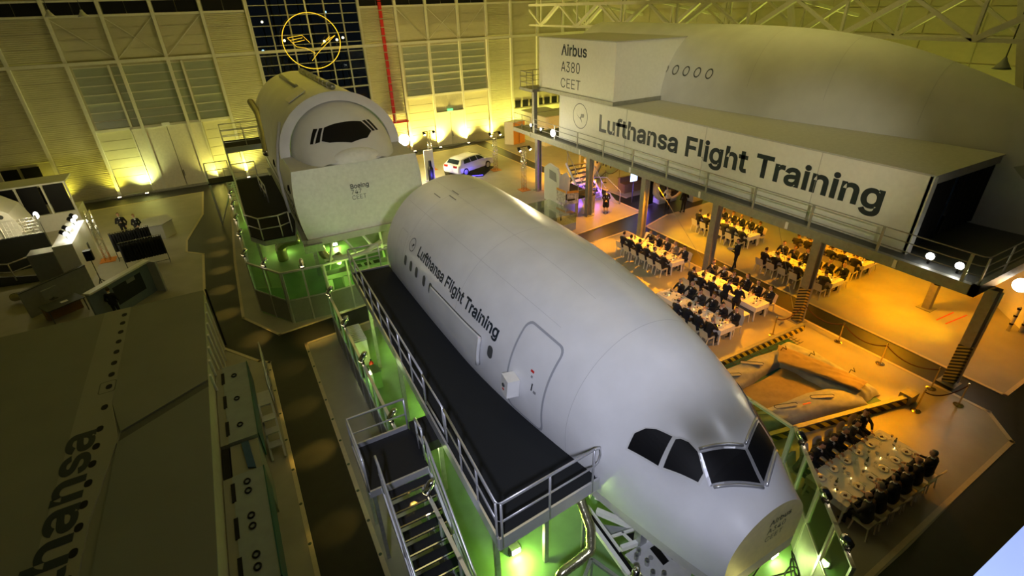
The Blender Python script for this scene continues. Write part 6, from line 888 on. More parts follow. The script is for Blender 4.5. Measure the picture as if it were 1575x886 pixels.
    for i, f in enumerate(bm.faces): f.material_index = mats_i[i] if i < nb else ex.m[i-nb]; f.smooth = True
    bm.to_mesh(body); bm.free(); body.name = name
    body.materials.clear()
    for m in ('skin', 'suit', 'suit', 'shoe', 'shirt', 'black', 'lip'): body.materials.append(M[m])
    body.polygons.foreach_set('material_index', [mats_i[i] if i < nb else ex.m[i-nb] for i in range(len(body.polygons))])
    # hair
    hb = MB(); st = pose.get('hair', 'short')
    if st == 'bald': hb.ball(hc, (.105, .085, .118), 18, 12, lambda p: p.x < .01 and p.z < .04 and p.z > -.075, Rh)
    else:
        hb.ball(hc+Rh @ V((-.006, 0, .008)), (.106, .088, .120), 18, 12, lambda p: (p.x < .015 or p.z > .062) and p.z > (-.07 if p.x < .02 else .05), Rh)
        if st == 'long': hb.path([hc+Rh @ V((-.07, 0, .03)), hc+Rh @ V((-.09, 0, -.08)), hc+Rh @ V((-.085, 0, -.20))], [.07, .075, .05], 10)
        if st == 'bun': hb.ball(hc+Rh @ V((-.10, 0, .03)), .045, 10, 8)
        if st == 'tail': hb.path([hc+Rh @ V((-.09, 0, .05)), hc+Rh @ V((-.14, 0, -.02)), hc+Rh @ V((-.11, 0, -.20))], [.03, .035, .015], 8)
    hair = hb.mesh(name+'_hair', M['hair_b'], True)
    tie = None
    if pose.get('tie'):
        tb = MB(); a = chest+fwd*.152+V((0, 0, .085)); b_ = chest+fwd*.162-lean*.10; tb.bar(a, b_, .035, .012); tie = tb.mesh(name+'_tie', M['tie'])
    return body, hair, tie
def person(fig, label, loc, rz, jk='suit', hr='hair_b', group=None, sc=1.0, tr=None, shirt=None):
    t = thing('person', label, 'person', loc, rz, group); t.scale = (sc, sc, sc)
    o = put('body', fig[0], t)
    def ov(ob, i, m): ob.material_slots[i].link = 'OBJECT'; ob.material_slots[i].material = M[m]
    ov(o, 1, jk); ov(o, 2, tr or jk)
    if shirt: ov(o, 4, shirt)
    h = put('hair', fig[1], t); ov(h, 0, hr)
    if fig[2]: put('tie', fig[2], t)
    return t
SEAT = dict(hip=(-.02, 0, .56), chest=(.04, 0, .95), neck=(.07, 0, 1.10), elL=(.14, .27, .80), wrL=(.36, .15, .80), elR=(.14, -.27, .80), wrR=(.36, -.15, .80), knL=(.40, .12, .52), knR=(.40, -.12, .52), anL=(.38, .13, .10), anR=(.36, -.13, .10))
def S(**k): d = dict(SEAT); d.update(k); return d
SF = [figure('seated_a', S(hpitch=.35, tie=1)), figure('seated_b', S(chest=(.0, 0, .97), neck=(.01, 0, 1.12), hyaw=.6, elR=(.10, -.30, .78), tie=1)),
      figure('seated_c', S(chest=(.07, 0, .94), neck=(.12, 0, 1.08), hpitch=.5, wrR=(.26, -.06, 1.02), elR=(.22, -.26, .84), hdR=(-.2, .3, .9))), figure('seated_d', S(hyaw=-.7, chest=(-.04, 0, .97), neck=(-.05, 0, 1.13), wrL=(.30, .05, .78), tie=1)),
      figure('seated_e', S(hair='bald', hpitch=.3, chest=(.05, 0, .95), neck=(.09, 0, 1.10))), figure('seated_f', S(hyaw=.25, hpitch=.2, wrL=(.28, .08, 1.0), elL=(.22, .26, .82), hdL=(-.2, -.3, .9), tie=1)),
      figure('seated_woman', S(fem=1, hair='long', hpitch=.25, hyaw=-.3, trousers=1))]
FM = ['suit', 'suit2', 'suit', 'suit3', 'suit', 'suit']; HM = ['hair_b', 'hair_k', 'hair_b', 'hair_g', 'hair_k', 'hair_b']
STD = dict(hip=(0, 0, .95), chest=(.01, 0, 1.33), neck=(.0, 0, 1.50), elL=(.0, .29, 1.08), wrL=(.16, .22, .90), elR=(.0, -.29, 1.08), wrR=(.16, -.22, .90), knL=(.02, .10, .50), knR=(.02, -.10, .50), anL=(0, .11, .09), anR=(0, -.11, .09))
def T(**k): d = dict(STD); d.update(k); return d
ST_WAITER = figure('standing_waiter', T(wrL=(.30, .14, 1.12), elL=(.06, .28, 1.06), wrR=(.28, -.12, 1.10), elR=(.06, -.28, 1.06), anL=(.10, .12, .09), anR=(-.08, -.12, .09), hpitch=.3, tie=1))
ST_MAN = figure('standing_man', T(elR=(-.02, -.30, 1.08), wrR=(.20, -.06, 1.16), hyaw=.4, anL=(.04, .13, .09)))
ST_LADY = figure('standing_lady', T(fem=1, skirt=1, bareleg=1, hair='bun', wrL=(.17, .03, .98), wrR=(.17, -.03, .97), elL=(-.02, .25, 1.08), elR=(-.02, -.25, 1.08)))
ST_LEAN = figure('leaning_lady', T(fem=1, trousers=1, hair='tail', chest=(.16, 0, 1.30), neck=(.25, 0, 1.44), wrL=(.46, .14, 1.02), elL=(.26, .24, 1.08), wrR=(.48, -.14, 1.0), elR=(.26, -.24, 1.06), hpitch=.4))

# ------------------------------------------------------------------ chairs and tables
def chair_proto():
    t = thing('dining_chair', '', 'chair')
    b = MB(); b.grid([[(-.20+.43*i/4, -.22+.44*j/4, .455-.018*math.sin(PI*i/4)*math.sin(PI*j/4)) for j in range(5)] for i in range(5)]); b.box(-.20, .23, -.22, .22, .42, .44); b.build('seat', M['cream'], t, True, local=True)
    b = MB()
    def row(o): return [[(-.20-.11*k/5-.035*math.cos(PI*(j/6-.5))*k/5+o, (-.215+.43*j/6), .44+.42*k/5-(.03*(abs(j-3)/3)**3 if k == 5 else 0)) for j in range(7)] for k in range(6)]
    b.grid(row(0)); b.grid(row(-.022), True); b.build('backrest', M['cream'], t, True, local=True)
    for x, y in ((.20, .19), (.20, -.19), (-.19, .19), (-.19, -.19)):
        b = MB(); b.bar((x, y, .43), (x+(.02 if x > 0 else -.06), y*1.08, 0), .036); b.build('leg', M['cream'], t, local=True)
    return t
CH = chair_proto(); ch_first = [True]
def chair(loc, rz, label, group):
    t = CH if ch_first[0] else copy_tree(CH); ch_first[0] = False
    t.location = loc; t.rotation_euler = (0, 0, rz); t['label'] = label; t['group'] = group
    return t
plate = MB().lathe([(.0, .004), (.08, .004), (.10, .010), (.145, .022), (.147, .026), (.10, .016), (0, .012)], n=18, cap=False).mesh('plate', M['china'], True)
fb = MB(); random.seed(3)
for i in range(7): a = random.random()*6.28; r = random.random()*.055; fb.ball((r*math.cos(a), r*math.sin(a), .022), (.028, .02, .014), 6, 4)
food = fb.mesh('food', M['foodr'], True)
wgl = MB().lathe([(.035, 0), (.034, .004), (.005, .01), (.005, .09), (.03, .115), (.04, .155), (.033, .20)], n=10, cap=False).mesh('wine_glass', M['wglass'], True)
wine = MB().lathe([(.0, .10), (.028, .116), (.037, .15), (0, .15)], n=10, cap=False).mesh('wine', M['wine'], True)
nap = MB().grid([[(-.09+.18*i/3, -.12+.24*j/3, .006+.02*((i+j) % 2)) for j in range(4)] for i in range(4)]).mesh('napkin', M['cloth'], True)
bot = MB().lathe([(.038, 0), (.04, .01), (.04, .18), (.014, .24), (.014, .30)], n=12).mesh('bottle', M['bottle'], True); blab = MB().lathe([(.0405, .05), (.0405, .14)], n=12, cap=False).mesh('bottle_label', M['shirt'], True)
cup = MB().lathe([(.03, 0), (.06, .03), (.065, .05), (.055, .035), (0, .01)], n=12, cap=False).mesh('bowl', M['china'], True); cand = MB().lathe([(.03, 0), (.035, .06), (.03, .06), (.02, .01)], n=10, cap=False).mesh('tea_light', M['wglass'], True); flame = MB().ball((0, 0, .035), (.010, .010, .02), 6, 6).mesh('flame', M['glow_w'])
knife = MB().box(-.1, .1, -.007, .007, 0, .004).mesh('knife', M['chrome'])
ORD = ['first', 'second', 'third', 'fourth', 'fifth', 'sixth', 'seventh', 'eighth']
TABS = [  # name phrase, x0, x1, y0, y1, long axis, seats per side, skip sets, end names
    ('front table', 12.15, 15.85, 3.75, 4.95, 'X', 6, (), (), ('far side', 'near side'), 'partition end'),
    ('far table left of aisle', 18.85, 19.7, 17.1, 21.0, 'Y', 6, (), (0,), ('left side', 'aisle side'), 'far end'),
    ('middle table left of aisle', 18.75, 19.65, 11.85, 15.7, 'Y', 6, (3, 4, 5), (), ('left side', 'aisle side'), 'far end'),
    ('table against the fuselage', 16.0, 16.85, 11.4, 15.2, 'Y', 6, (0, 1), (), ('fuselage side', 'open side'), 'far end'),
    ('far table under deck', 25.0, 25.9, 17.2, 21.1, 'Y', 6, (), (0,), ('left side', 'rear side'), 'far end'),
    ('aisle table under deck', 23.65, 24.55, 11.4, 15.3, 'Y', 6, (), (), ('left side', 'rear side'), 'far end'),
    ('rear table under deck', 26.75, 27.65, 11.7, 15.6, 'Y', 6, (), (), ('left side', 'rear side'), 'far end')]
cnt = 0
for ti, (ph, x0, x1, y0, y1, ax, n, skL, skR, sides, endn) in enumerate(TABS):
    t = thing('banquet_table', 'long white banquet table, the '+ph, 'table', ((x0+x1)/2, (y0+y1)/2, .012), group='banquet tables')
    hx, hy = (x1-x0)/2, (y1-y0)/2
    MB().box(-hx+.01, hx-.01, -hy+.01, hy-.01, .70, .735).build('tabletop', M['white'], t, local=True)
    for sx in (-1, 1):
        for sy in (-1, 1): b = MB(); b.bar((sx*(hx-.08), sy*(hy-.08), .70), (sx*(hx-.05), sy*(hy-.05), 0), .05); b.build('leg', M['white'], t, local=True)
    b = MB(); b.box(-hx-.005, hx+.005, -hy-.005, hy+.005, .735, .742)
    nx = 16
    ring = []
    def edge(k, N, drop):
        pts = []
        for (a, b_) in (((-hx, -hy), (hx, -hy)), ((hx, -hy), (hx, hy)), ((hx, hy), (-hx, hy)), ((-hx, hy), (-hx, -hy))):
            for i in range(N): f = i/N; x = a[0]+(b_[0]-a[0])*f; y = a[1]+(b_[1]-a[1])*f; w_ = .012*math.sin(i*2.4)*(drop > 0); l = math.hypot(x, y); pts.append((x*(1+(.004+w_*.3)), y*(1+(.004+w_*.3)), .742-drop))
        pts.append(pts[0]); return pts
    b.grid([edge(0, nx, 0), edge(0, nx, .1), edge(0, nx, .24)]); cl = b.mesh('tablecloth', M['cloth'])
    tag(put('tablecloth', cl, None, ((x0+x1)/2, (y0+y1)/2, .012)), 'white cloth draped over the '+ph, 'tablecloth', 'table linen')
    L = (x1-x0) if ax == 'X' else (y1-y0)
    for si in (0, 1):
        for k in range(n):
            f = (k+.5)/n
            if ax == 'Y':
                y = y1-f*L; x = x0-.30 if si == 0 else x1+.30; rz = 0 if si == 0 else PI; pl = (x0+.22 if si == 0 else x1-.22, y)
            else:
                x = x0+f*L; y = y1+.30 if si == 0 else y0-.30; rz = -PI/2 if si == 0 else PI/2; pl = (x, y1-.24 if si == 0 else y0+.24)
            where = '%s from %s, %s, %s' % (ORD[k], endn, sides[si], ph)
            d = Vector((math.cos(rz), math.sin(rz), 0)); jit = random.uniform(-.06, .06)
            cl_ = Vector((x, y, .012))-d*.10
            chair(cl_, rz+jit*.8, 'pale moulded chair, '+where, 'dining chairs')
            if k not in (skL if si == 0 else skR):
                cnt += 1; v = random.choice((0, 1, 2, 3, 4, 5, 0, 1, 2))
                jk, hr = random.choice(FM), random.choice(HM); fem = 0
                if ti == 0 and si == 0 and k == 4: v = 6; jk = 'patt'; fem = 1
                if ti == 0 and si == 1 and k == 4: v = 4; hr = 'hair_g'
                if ti == 0 and si == 0 and k == 3: v = 0; hr = 'hair_g'
                if ti in (1, 2) and si == 1 and k == (4 if ti == 1 else 1): v = 6; fem = 1; jk = 'tan' if ti == 1 else 'suit'
                desc = ('seated woman' if fem else 'bald man' if v == 4 else 'seated man')+' in '+{'suit': 'black suit', 'suit2': 'navy suit', 'suit3': 'charcoal suit', 'tan': 'tan jacket', 'patt': 'patterned dress'}[jk]
                person(SF[v], desc+', '+where, cl_+d*.02+Vector((0, 0, 0)), rz+jit*2, jk, 'hair_y' if jk == 'tan' else hr, 'seated diners', random.uniform(.97, 1.04))
            p = put('dinner_plate', plate, None, (*pl, .755)); tag(p, 'white dinner plate with food, '+where, 'plate', 'dinner plates'); put('food', food, p, rot=(0, 0, k*1.3))
            s_ = Vector((-d.y, d.x, 0)); gpos = Vector((*pl, .755))+d*.19+s_*.13
            g = put('wine_glass', wgl, None, gpos); tag(g, 'stemmed glass, '+where, 'glass', 'wine glasses')
            if (k+si) % 2: put('wine', wine, g)
            kn = put('table_knife', knife, None, Vector((*pl, .755))-s_*.19, (0, 0, rz)); tag(kn, 'table knife, '+where, 'knife', 'cutlery')
            if k % 2 == 0: np_ = put('napkin', nap, None, Vector((*pl, .755))+s_*.22+d*.02, (0, 0, rz+.3*k)); tag(np_, 'white napkin, '+where, 'napkin', 'napkins')
    for k in range(5):
        f = (k+.5)/5; q = ((x0+x1)/2, y1-f*L) if ax == 'Y' else (x0+f*L, (y0+y1)/2)
        w2 = '%s from %s, %s' % (ORD[k], endn, ph)
        if k % 2 == 0:
            o = put('wine_bottle', bot, None, (q[0]+.05, q[1], .755)); tag(o, 'green wine bottle, '+w2, 'bottle', 'wine bottles'); put('bottle_label', blab, o)
        else:
            o = put('bowl', cup, None, (q[0], q[1]+.06, .755)); tag(o, 'small white bowl, '+w2, 'bowl', 'bowls')
        o = put('tea_light', cand, None, (q[0]-.12, q[1]-.1, .755)); tag(o, 'tea light glass, '+w2, 'candle', 'tea lights'); put('flame', flame, o)
# standing people
person(ST_WAITER, 'waiter in black suit standing on the dark aisle holding plates', (22.3, 15.9, .0), PI*.75, 'suit', 'hair_b')
for i in range(2): tag(put('dinner_plate', plate, None, (22.3-.27+.02*i, 15.9+.25, 1.17+.03*i)), ('lower', 'upper')[i]+' plate carried by the standing waiter', 'plate', 'carried plates')
person(ST_LEAN, 'waitress in black leaning over the table, nearer the far end', (18.2, 13.2, .012), .1, 'suit', 'hair_k'); person(ST_LEAN, 'waitress in black leaning over the table beside the empty chair', (18.25, 12.55, .012), .3, 'suit', 'hair_k')
person(ST_LADY, 'hostess in black dress standing with folded hands by the second column', (21.75, 26.35, .012), -2.2, 'suit', 'hair_b')
person(ST_LEAN, 'person in cream blouse leaning into the cockpit simulator', (25.7, 24.5, .012), 1.2, 'cream', 'hair_k', tr='suit'); person(ST_MAN, 'person in dark suit standing beside the cockpit simulator', (26.2, 23.5, .012), 1.4, 'suit', 'hair_k')
person(ST_MAN, 'man in dark suit seen from behind at the blue-grey backdrop', (-6.82, 27.95, .012), 1.2, 'suit', 'hair_b')
# ------------------------------------------------------------------ slide basin with folded escape slide
bs = thing('slide_basin', 'low teal basin with hazard-striped kerbs and netting', 'basin', (16.4, 8.2, .012))
MB().prism([(12.2, 7.0), (18.2, 5.75), (18.9, 10.2), (12.2, 10.4)], .012, .05).build('basin_floor', M['basin'], bs)
for (p, q) in (((13.0, 6.85), (19.0, 5.5)), ((13.2, 10.42), (20.05, 10.34))):
    b = MB(); b.bar((*p, .14), (*q, .14), .2, .26); b.build('kerb', M['hazard'], bs); b = MB(); b.bar((*p, .30), (*q, .30), .16, .05); b.build('kerb_cap', M['beam'], bs)
MB().box(18.8, 19.3, 5.35, 5.75, .012, .4).build('kerb_foot', M['post'], bs)
for i in range(14): b = MB(); b.bar((12.5+i*.5, 10.3, .07), (12.5+i*.5, 9.7, .07), .015); b.build('net_cord', M['net'], bs)
for i in range(5): b = MB(); b.bar((12.5, 9.7+i*.15, .07), (19.2, 9.7+i*.15, .07), .015); b.build('net_cord', M['net'], bs)
sl = thing('escape_slide', 'folded grey inflatable escape slide with ochre panel lying in the basin', 'escape slide', (15.8, 8, .05))
def pillow(poly, z0, h, m, name, n=10, wr=.05, ph=0):
    (a, b_, c, d) = [Vector((*p, 0)) for p in poly]; g = []
    for i in range(n+1):
        r = []
        for j in range(n+1):
            u, v = i/n, j/n; p = a.lerp(b_, u).lerp(d.lerp(c, u), v)
            e = (max(0, math.sin(PI*u)*math.sin(PI*v)))**.3
            fold = abs(math.sin(13*u+6*v+ph))+.7*abs(math.sin(9*v-11*u+2*ph))+.5*math.sin(23*u+ph)*math.sin(17*v)
            r.append((p.x+.03*math.sin(11*v+ph), p.y+.04*math.sin(9*u+ph), z0+h*e-wr*e*fold))
        g.append(r)
    bb = MB(); bb.grid(g); return bb.build(name, M[m], sl, True)
pillow([(12.4, 8.75), (17.0, 9.1), (18.0, 9.75), (12.6, 10.15)], .05, .46, 'tarp', 'slide_tube', 30, .05, 1)
pillow([(12.6, 7.2), (17.6, 6.05), (18.3, 7.1), (12.6, 8.0)], .05, .46, 'tarp', 'slide_tube', 30, .05, 2.3)
pillow([(17.1, 6.3), (18.5, 6.15), (18.6, 10.0), (16.7, 9.8)], .08, .50, 'tarp', 'slide_end', 26, .06, .4)
pillow([(16.5, 9.0), (17.5, 6.5), (18.2, 6.6), (17.5, 9.75)], .50, .14, 'sand', 'top_strip', 24, .025, 3)
pillow([(12.6, 7.8), (17.2, 7.0), (17.2, 9.0), (12.7, 8.9)], .05, .20, 'sand', 'slide_bed', 26, .03, 5)
for x, y, a in ((14.3, 9.45, -.5), (15.6, 9.5, -.7), (14.6, 7.3, -.35), (16.1, 6.95, -.45), (13.4, 7.6, -.5)):
    b = MB(); b.prism(rrect(-.42, .42, -.07, .07, (.07, .065), 4), 0, .03); o = b.build('grab_strap', M['tarp'], sl, local=True); o.location = Vector((x, y, .47))-Vector(sl.location); o.rotation_euler = (0, 0, a)
    b = MB(); b.path([(x_*1.04, y_*1.15, .03) for x_, y_ in rrect(-.42, .42, -.07, .07, (.07, .065), 4)[:12]], .012, 4); b.build('strap_edge', M['black'], o, local=True)
for x, y, a in ((15.3, 7.0, -.25), (13.6, 9.3, .1)): b = MB(); b.prism([(-.16, -.025), (.16, -.025), (.16, .025), (-.16, .025)], 0, .01); o = b.build('red_marking', M['red'], sl, local=True); o.location = Vector((x, y, .49))-Vector(sl.location); o.rotation_euler = (0, 0, a)
for x, y in ((17.9, 8.6), (17.3, 9.4), (18.2, 7.2)): b = MB(); b.path([(-.15, 0, 0), (0, .03, .06), (.05, -.1, .02), (.2, .05, .05)], .015, 5); o = b.build('tie_cord', M['black'], sl, local=True); o.location = Vector((x, y, .58))-Vector(sl.location)
# rope barrier
STN = [(18.55, 10.7), (20.5, 8.97), (20.43, 7.23), (20.5, 5.45), (18.75, 5.1), (20.35, 4.5)]
pole = MB().lathe([(.16, 0), (.16, .02), (.05, .05), (.025, .07), (.025, .92), (.04, .93), (.04, .96), (.02, .99)], n=14)
pm_ = pole.mesh('pole', M['brass'], 'auto')
for i, (x, y) in enumerate(STN):
    t = thing('rope_post', ('brass rope post beside the tables', 'brass rope post right of the first striped column', 'middle brass rope post along the aisle', 'brass rope post left of the nearest striped column', 'brass rope post at the kerb end', 'brass rope post right of the nearest striped column')[i], 'rope post', (x, y, .012), group='brass rope posts'); put('pole', pm_, t)
def rope(p, q, lab, sag=.3):
    p = Vector((*p, .9)); q = Vector((*q, .9)); b = MB(); b.path([p.lerp(q, k/12)-Vector((0, 0, sag*4*(k/12)*(1-k/12))) for k in range(13)], .022, 6); tag(b.build('barrier_rope', M['velvet'], None, True), lab, 'rope', 'barrier ropes')
rope((18.55, 10.7), (20.35, 10.75), 'dark rope from the tables to the striped column'); rope((20.55, 10.75), (20.5, 8.97), 'dark rope right of the first striped column'); rope((20.5, 8.97), (20.43, 7.23), 'dark rope between the aisle posts'); rope((20.43, 7.23), (20.5, 5.45), 'dark rope left of the nearest striped column'); rope((18.75, 5.1), (20.35, 4.5), 'dark rope in front of the nearest striped column')

# ------------------------------------------------------------------ cloakroom and left side
def garment():
    t = thing('hanging_jacket', '', 'jacket')
    b = MB(); b.grid([[(.03*math.cos(a*PI/6)*(1+z*.3), w_*math.sin(a*PI/6), -z) for a in range(13)] for z, w_ in ((0, .05), (.06, .19), (.3, .22), (.6, .24), (.95, .25))]); b.build('cloth', M['suit'], t, True, local=True)
    b = MB(); b.path([(0, 0, 0), (0, 0, .05), (0, .03, .08), (0, 0, .10)], .006, 5); b.build('hanger', M['chrome'], t, local=True); return t
GP = garment(); gf = [True]
for r_, (x, y, L, m) in enumerate(((-7.6, 36.3, 2.0, 'front'), (-6.9, 34.2, 2.1, 'rear'))):
    t = thing('garment_rack', ('garment rack nearer the counter', 'garment rack nearer the printed roof')[r_], 'rack', (x+1, y, .012), .12)
    for sx in (-1, 1): b = MB(); b.tube((sx*L/2, 0, .05), (sx*L/2, 0, 1.75), .02).tube((sx*L/2, -.3, .05), (sx*L/2, .3, .05), .018); b.build('upright', M['dgrey'], t, local=True)
    MB().tube((-L/2, 0, 1.75), (L/2, 0, 1.75), .018).build('rail', M['chrome'], t, local=True); MB().tube((-L/2, 0, .15), (L/2, 0, .15), .015).build('lower_rail', M['dgrey'], t, local=True)
    for k in range(15):
        g = GP if gf[0] else copy_tree(GP); gf[0] = False; u = -L/2+.08+(L-.16)*k/14; g.location = (x+1+u*math.cos(.12), y+u*math.sin(.12), 1.68); g.rotation_euler = (0, 0, .12+random.uniform(-.15, .15)); g.scale = (2.6, 1.1, 1.1); tag(g, '%s dark jacket from the left on the rack nearer the %s' % (NTH[k], ('counter', 'printed roof')[r_]), 'jacket', 'jackets on the %s rack' % m)
ct = thing('counter', 'white cloakroom counter behind the garment racks', 'counter', (-5.6, 39.2, .012)); MB().prism([(-6.3, 38.5), (-5.18, 38.5), (-4.62, 39.3), (-5.0, 40.4), (-6.3, 40.2)], .012, 1.0).build('body', M['white'], ct); MB().prism([(-6.4, 38.4), (-5.12, 38.4), (-4.55, 39.3), (-4.95, 40.5), (-6.4, 40.3)], 1.0, 1.05).build('top', M['lgrey'], ct)
person(ST_MAN, 'dark-haired attendant behind the counter by the garment racks', (-7.5, 40.2, .012), -1.5, 'suit', 'hair_b'); person(ST_LADY, 'red-haired attendant next to the counter', (-6.6, 39.4, .012), -1.3, 'suit', 'hair_y')
wp = thing('white_partition', 'white exhibition wall carrying four bright spotlights', 'wall', (-9, 35.5, .012)); MB().box(-9.5, -8.62, 33.2, 37.3, .012, 2.5).build('wall_body', M['sign'], wp); MB().box(-10.6, -9.5, 33.1, 34.0, .012, 2.3).build('side_body', M['grey'], wp)
for y in (34.4, 35.6): MB().box(-8.62, -8.6, y, y+.3, 1.2, 1.6).build('placard', M['dgrey'], wp)
for i, y in enumerate((37.2, 36.5, 35.0, 34.2)):
    t = thing('exhibition_spot', '%s bright spotlight from the far end on the white exhibition wall' % ORD[i], 'spotlight', (-8.95, y, 2.5), group='spotlights on the exhibition wall'); MB().tube((0, 0, .3), (-.2, .1, .42), .12, 12).build('can', M['black'], t, True, local=True); MB().ball((.02, -.04, .3), .11, 10, 8).build('lens', M['glow'], t, True, local=True); MB().bar((0, 0, 0), (-.08, 0, .3), .03).build('bracket', M['black'], t, local=True)
    lamp('POINT', (-8.5, y-.3, 2.9), 22, (1, .92, .6), size=.1)
def truss_tower(x, y, h, label, lamps=True, base='orangeplate'):
    t = thing('truss_tower', label, 'truss', (x, y, .012)); s_ = .13
    for a, c in ((s_, s_), (-s_, s_), (s_, -s_), (-s_, -s_)): MB().tube((a, c, 0), (a, c, h), .025, 6).build('chord', M['chrome'], t, True, local=True)
    n = int(h/.3); b = MB()
    for i in range(n):
        z = h*i/n; z2 = h*(i+1)/n; q = 1 if i % 2 else -1
        for a in (-s_, s_): b.tube((-s_*q, a, z), (s_*q, a, z2), .012, 5); b.tube((a, -s_*q, z), (a, s_*q, z2), .012, 5)
    b.build('lacing', M['chrome'], t); b_ = MB(); b_.box(-.4, .4, -.4, .4, 0, .03); b_.build('base_plate', M[base], t, local=True)
    if lamps:
        MB().tube((-.55, 0, h), (.55, 0, h), .025, 6).build('lamp_bar', M['black'], t, local=True)
        for dx in (-.45, .45): c = MB(); c.tube((dx, 0, h-.05), (dx+.02, -.25, h-.22), .11, 12, .13); c.build('lamp_can', M['black'], t, True, local=True); c = MB(); c.tube((dx+.021, -.252, h-.222), (dx+.022, -.262, h-.23), .1, 12); c.build('lamp_lens', M['glow_s'], t, local=True)
    return t
def fix_local(t):
    for c in t.children:
        if c.name.startswith('lacing'): c.location = (0, 0, 0); c.data.transform(Matrix.Translation(wl(t)))
for a in ((-8.2, 36.6, 3.2, 'glittering truss tower left of the garment racks', False), (20.3, 40.1, 3.3, 'truss tower beside the white car bonnet'), (15.6, 43.6, 3.4, 'truss tower behind the white car'), (19.6, 33.9, 3.4, 'truss tower in front of the orange booth')):
    fix_local(truss_tower(*a))
lamp('SPOT', (20.3, 33.8, 3.2), 3200, (1, .48, .02), (26, 38, 0), .2, 95, .9)
sx = thing('speaker_stand', 'black loudspeaker on a thin tripod stand', 'speaker', (-7.9, 32.1, .012)); MB().box(-.17, .17, -.14, .14, 1.8, 2.35).build('speaker_box', M['black'], sx, local=True); MB().tube((0, 0, .3), (0, 0, 1.8), .02).build('pole', M['black'], sx, local=True)
for i in range(3): MB().tube((0, 0, .7), (.5*math.cos(i*2.1), .5*math.sin(i*2.1), 0), .015).build('leg', M['black'], sx, local=True)
bd = thing('photo_backdrop', 'blue-grey backdrop frame with a dark picture behind the man', 'backdrop', (-6.5, 29.05, .012), .90)
MB().box(-1.75, 1.75, -.05, .05, 0, 1.75).build('panel', M['bluegrey'], bd, local=True); MB().box(-1.8, 1.8, -.3, .06, 1.75, 1.83).build('top_cap', M['sign'], bd, local=True); MB().box(-.5, 1.2, -.07, -.05, .45, 1.4).build('picture', M['deepblue'], bd, local=True); MB().prism([(.3, -.075), (.8, -.075), (.8, -.071), (.3, -.071)], 1.2, 1.4).build('picture_island', M['grey'], bd, local=True); MB().box(1.75, 1.85, -.6, .06, 0, 1.75).build('side_wing', M['lgrey'], bd, local=True)
dsk = thing('control_desk', 'dark desk with papers beside the printed roof', 'desk', (-9.2, 29.9, .012), .55); MB().box(-.8, .8, -.5, .5, .70, .74).build('desktop', M['dgrey'], dsk, local=True); MB().box(-.75, .75, .1, .45, 0, .7).build('cabinet', M['wood'], dsk, local=True)
for a, c in ((-.75, -.45), (.72, -.45)): MB().box(a, a+.04, c, c+.04, 0, .7).build('leg', M['dgrey'], dsk, local=True)
tag(MB().obox((-9.1, 29.9, .762), (.3, .22, .006), .5).build('paper', M['shirt']), 'sheet of paper on the control desk', 'paper')
mon = thing('monitor', 'large grey monitor standing behind the control desk', 'monitor', (-9.6, 30.5, .764), .75); MB().box(-.35, .35, -.03, .03, .1, .6).build('screen_case', M['grey'], mon, local=True); MB().box(-.04, .04, -.03, .03, .03, .12).build('neck', M['dgrey'], mon, local=True); MB().box(-.15, .15, -.1, .1, 0, .03).build('foot', M['dgrey'], mon, local=True)
gb = thing('grey_booth_wall', 'low dark green booth wall behind the desk', 'wall', (-9.6, 31.6, .012), .75); MB().box(-1.6, 1.6, -.05, .05, 0, 1.35).build('panel', M['grey'], gb, local=True); MB().box(-1.6, 1.6, -.07, .07, 1.35, 1.4).build('cap', M['dgrey'], gb, local=True)
# left simulators with mesh fence and ramp
fc = thing('mesh_fence', 'white mesh fence on a brown ramp wall at the left edge', 'fence', (-12.5, 38, .012))
MB().box(-16.0, -10.8, 37.85, 38.0, .012, 2.0).build('ramp_wall', M['wood'], fc); o = fc.children[0]; o.data.materials[0] = M['dgrey']
for i in range(26): b = MB(); b.bar((-16+i*.2, 37.9, 2.0), (-16+i*.2, 37.9, 3.0), .03); b.build('mesh_bar', M['white'], fc)
for i in range(6): b = MB(); b.bar((-16, 37.9, 2.05+i*.18), (-10.9, 37.9, 2.05+i*.18), .03); b.build('mesh_bar', M['white'], fc)
for x in (-16, -14.4, -12.6, -10.85): MB().bar((x, 37.9, .02), (x, 37.9, 3.1), .08).build('post', M['sign'], fc)
railing('r', [(-16, 36.2, .9), (-12.2, 35.3, .35), (-10.7, 36.8, .3)], 1.0, fc, M['rail_d'], 1.4, .035, 1); b = MB(); b.extr([(-16, 36.2, .02), (-10.6, 35.2, .02), (-10.6, 35.2, .3), (-16, 36.2, .95)], (0, .1, 0)); b.build('ramp_side', M['dgrey'], fc)
lamp('POINT', (-11.4, 38.6, 3.0), 260, (1, .85, .45), size=.15); fl2 = thing('fence_lamp', 'dazzling lamp pair at the end of the mesh fence', 'lamp', (-10.9, 38.3, .012)); [setattr(fl2, 'location', (-10.9, 38.3, 2.0))]; MB().bar((0, 0, -1.99), (0, 0, .8), .05).build('stem', M['dgrey'], fl2, local=True); MB().ball((0, 0, .95), (.12, .12, .2), 10, 8).build('bulb', M['glow'], fl2, True, local=True)
cm = thing('cockpit_module', 'white cockpit module with round holes at the left edge', 'simulator', (-14.8, 42, .012)); MB().extr([(-16.5, 41, .012), (-13.2, 41, .012), (-12.6, 41, 1.6), (-12.9, 41, 2.6), (-14.4, 41, 3.9), (-16.5, 41, 3.9)], (0, 2.5, 0)).build('body', M['white'], cm); MB().box(-16.3, -14.9, 40.9, 41.0, 2.3, 3.6).build('dark_opening', M['black'], cm)
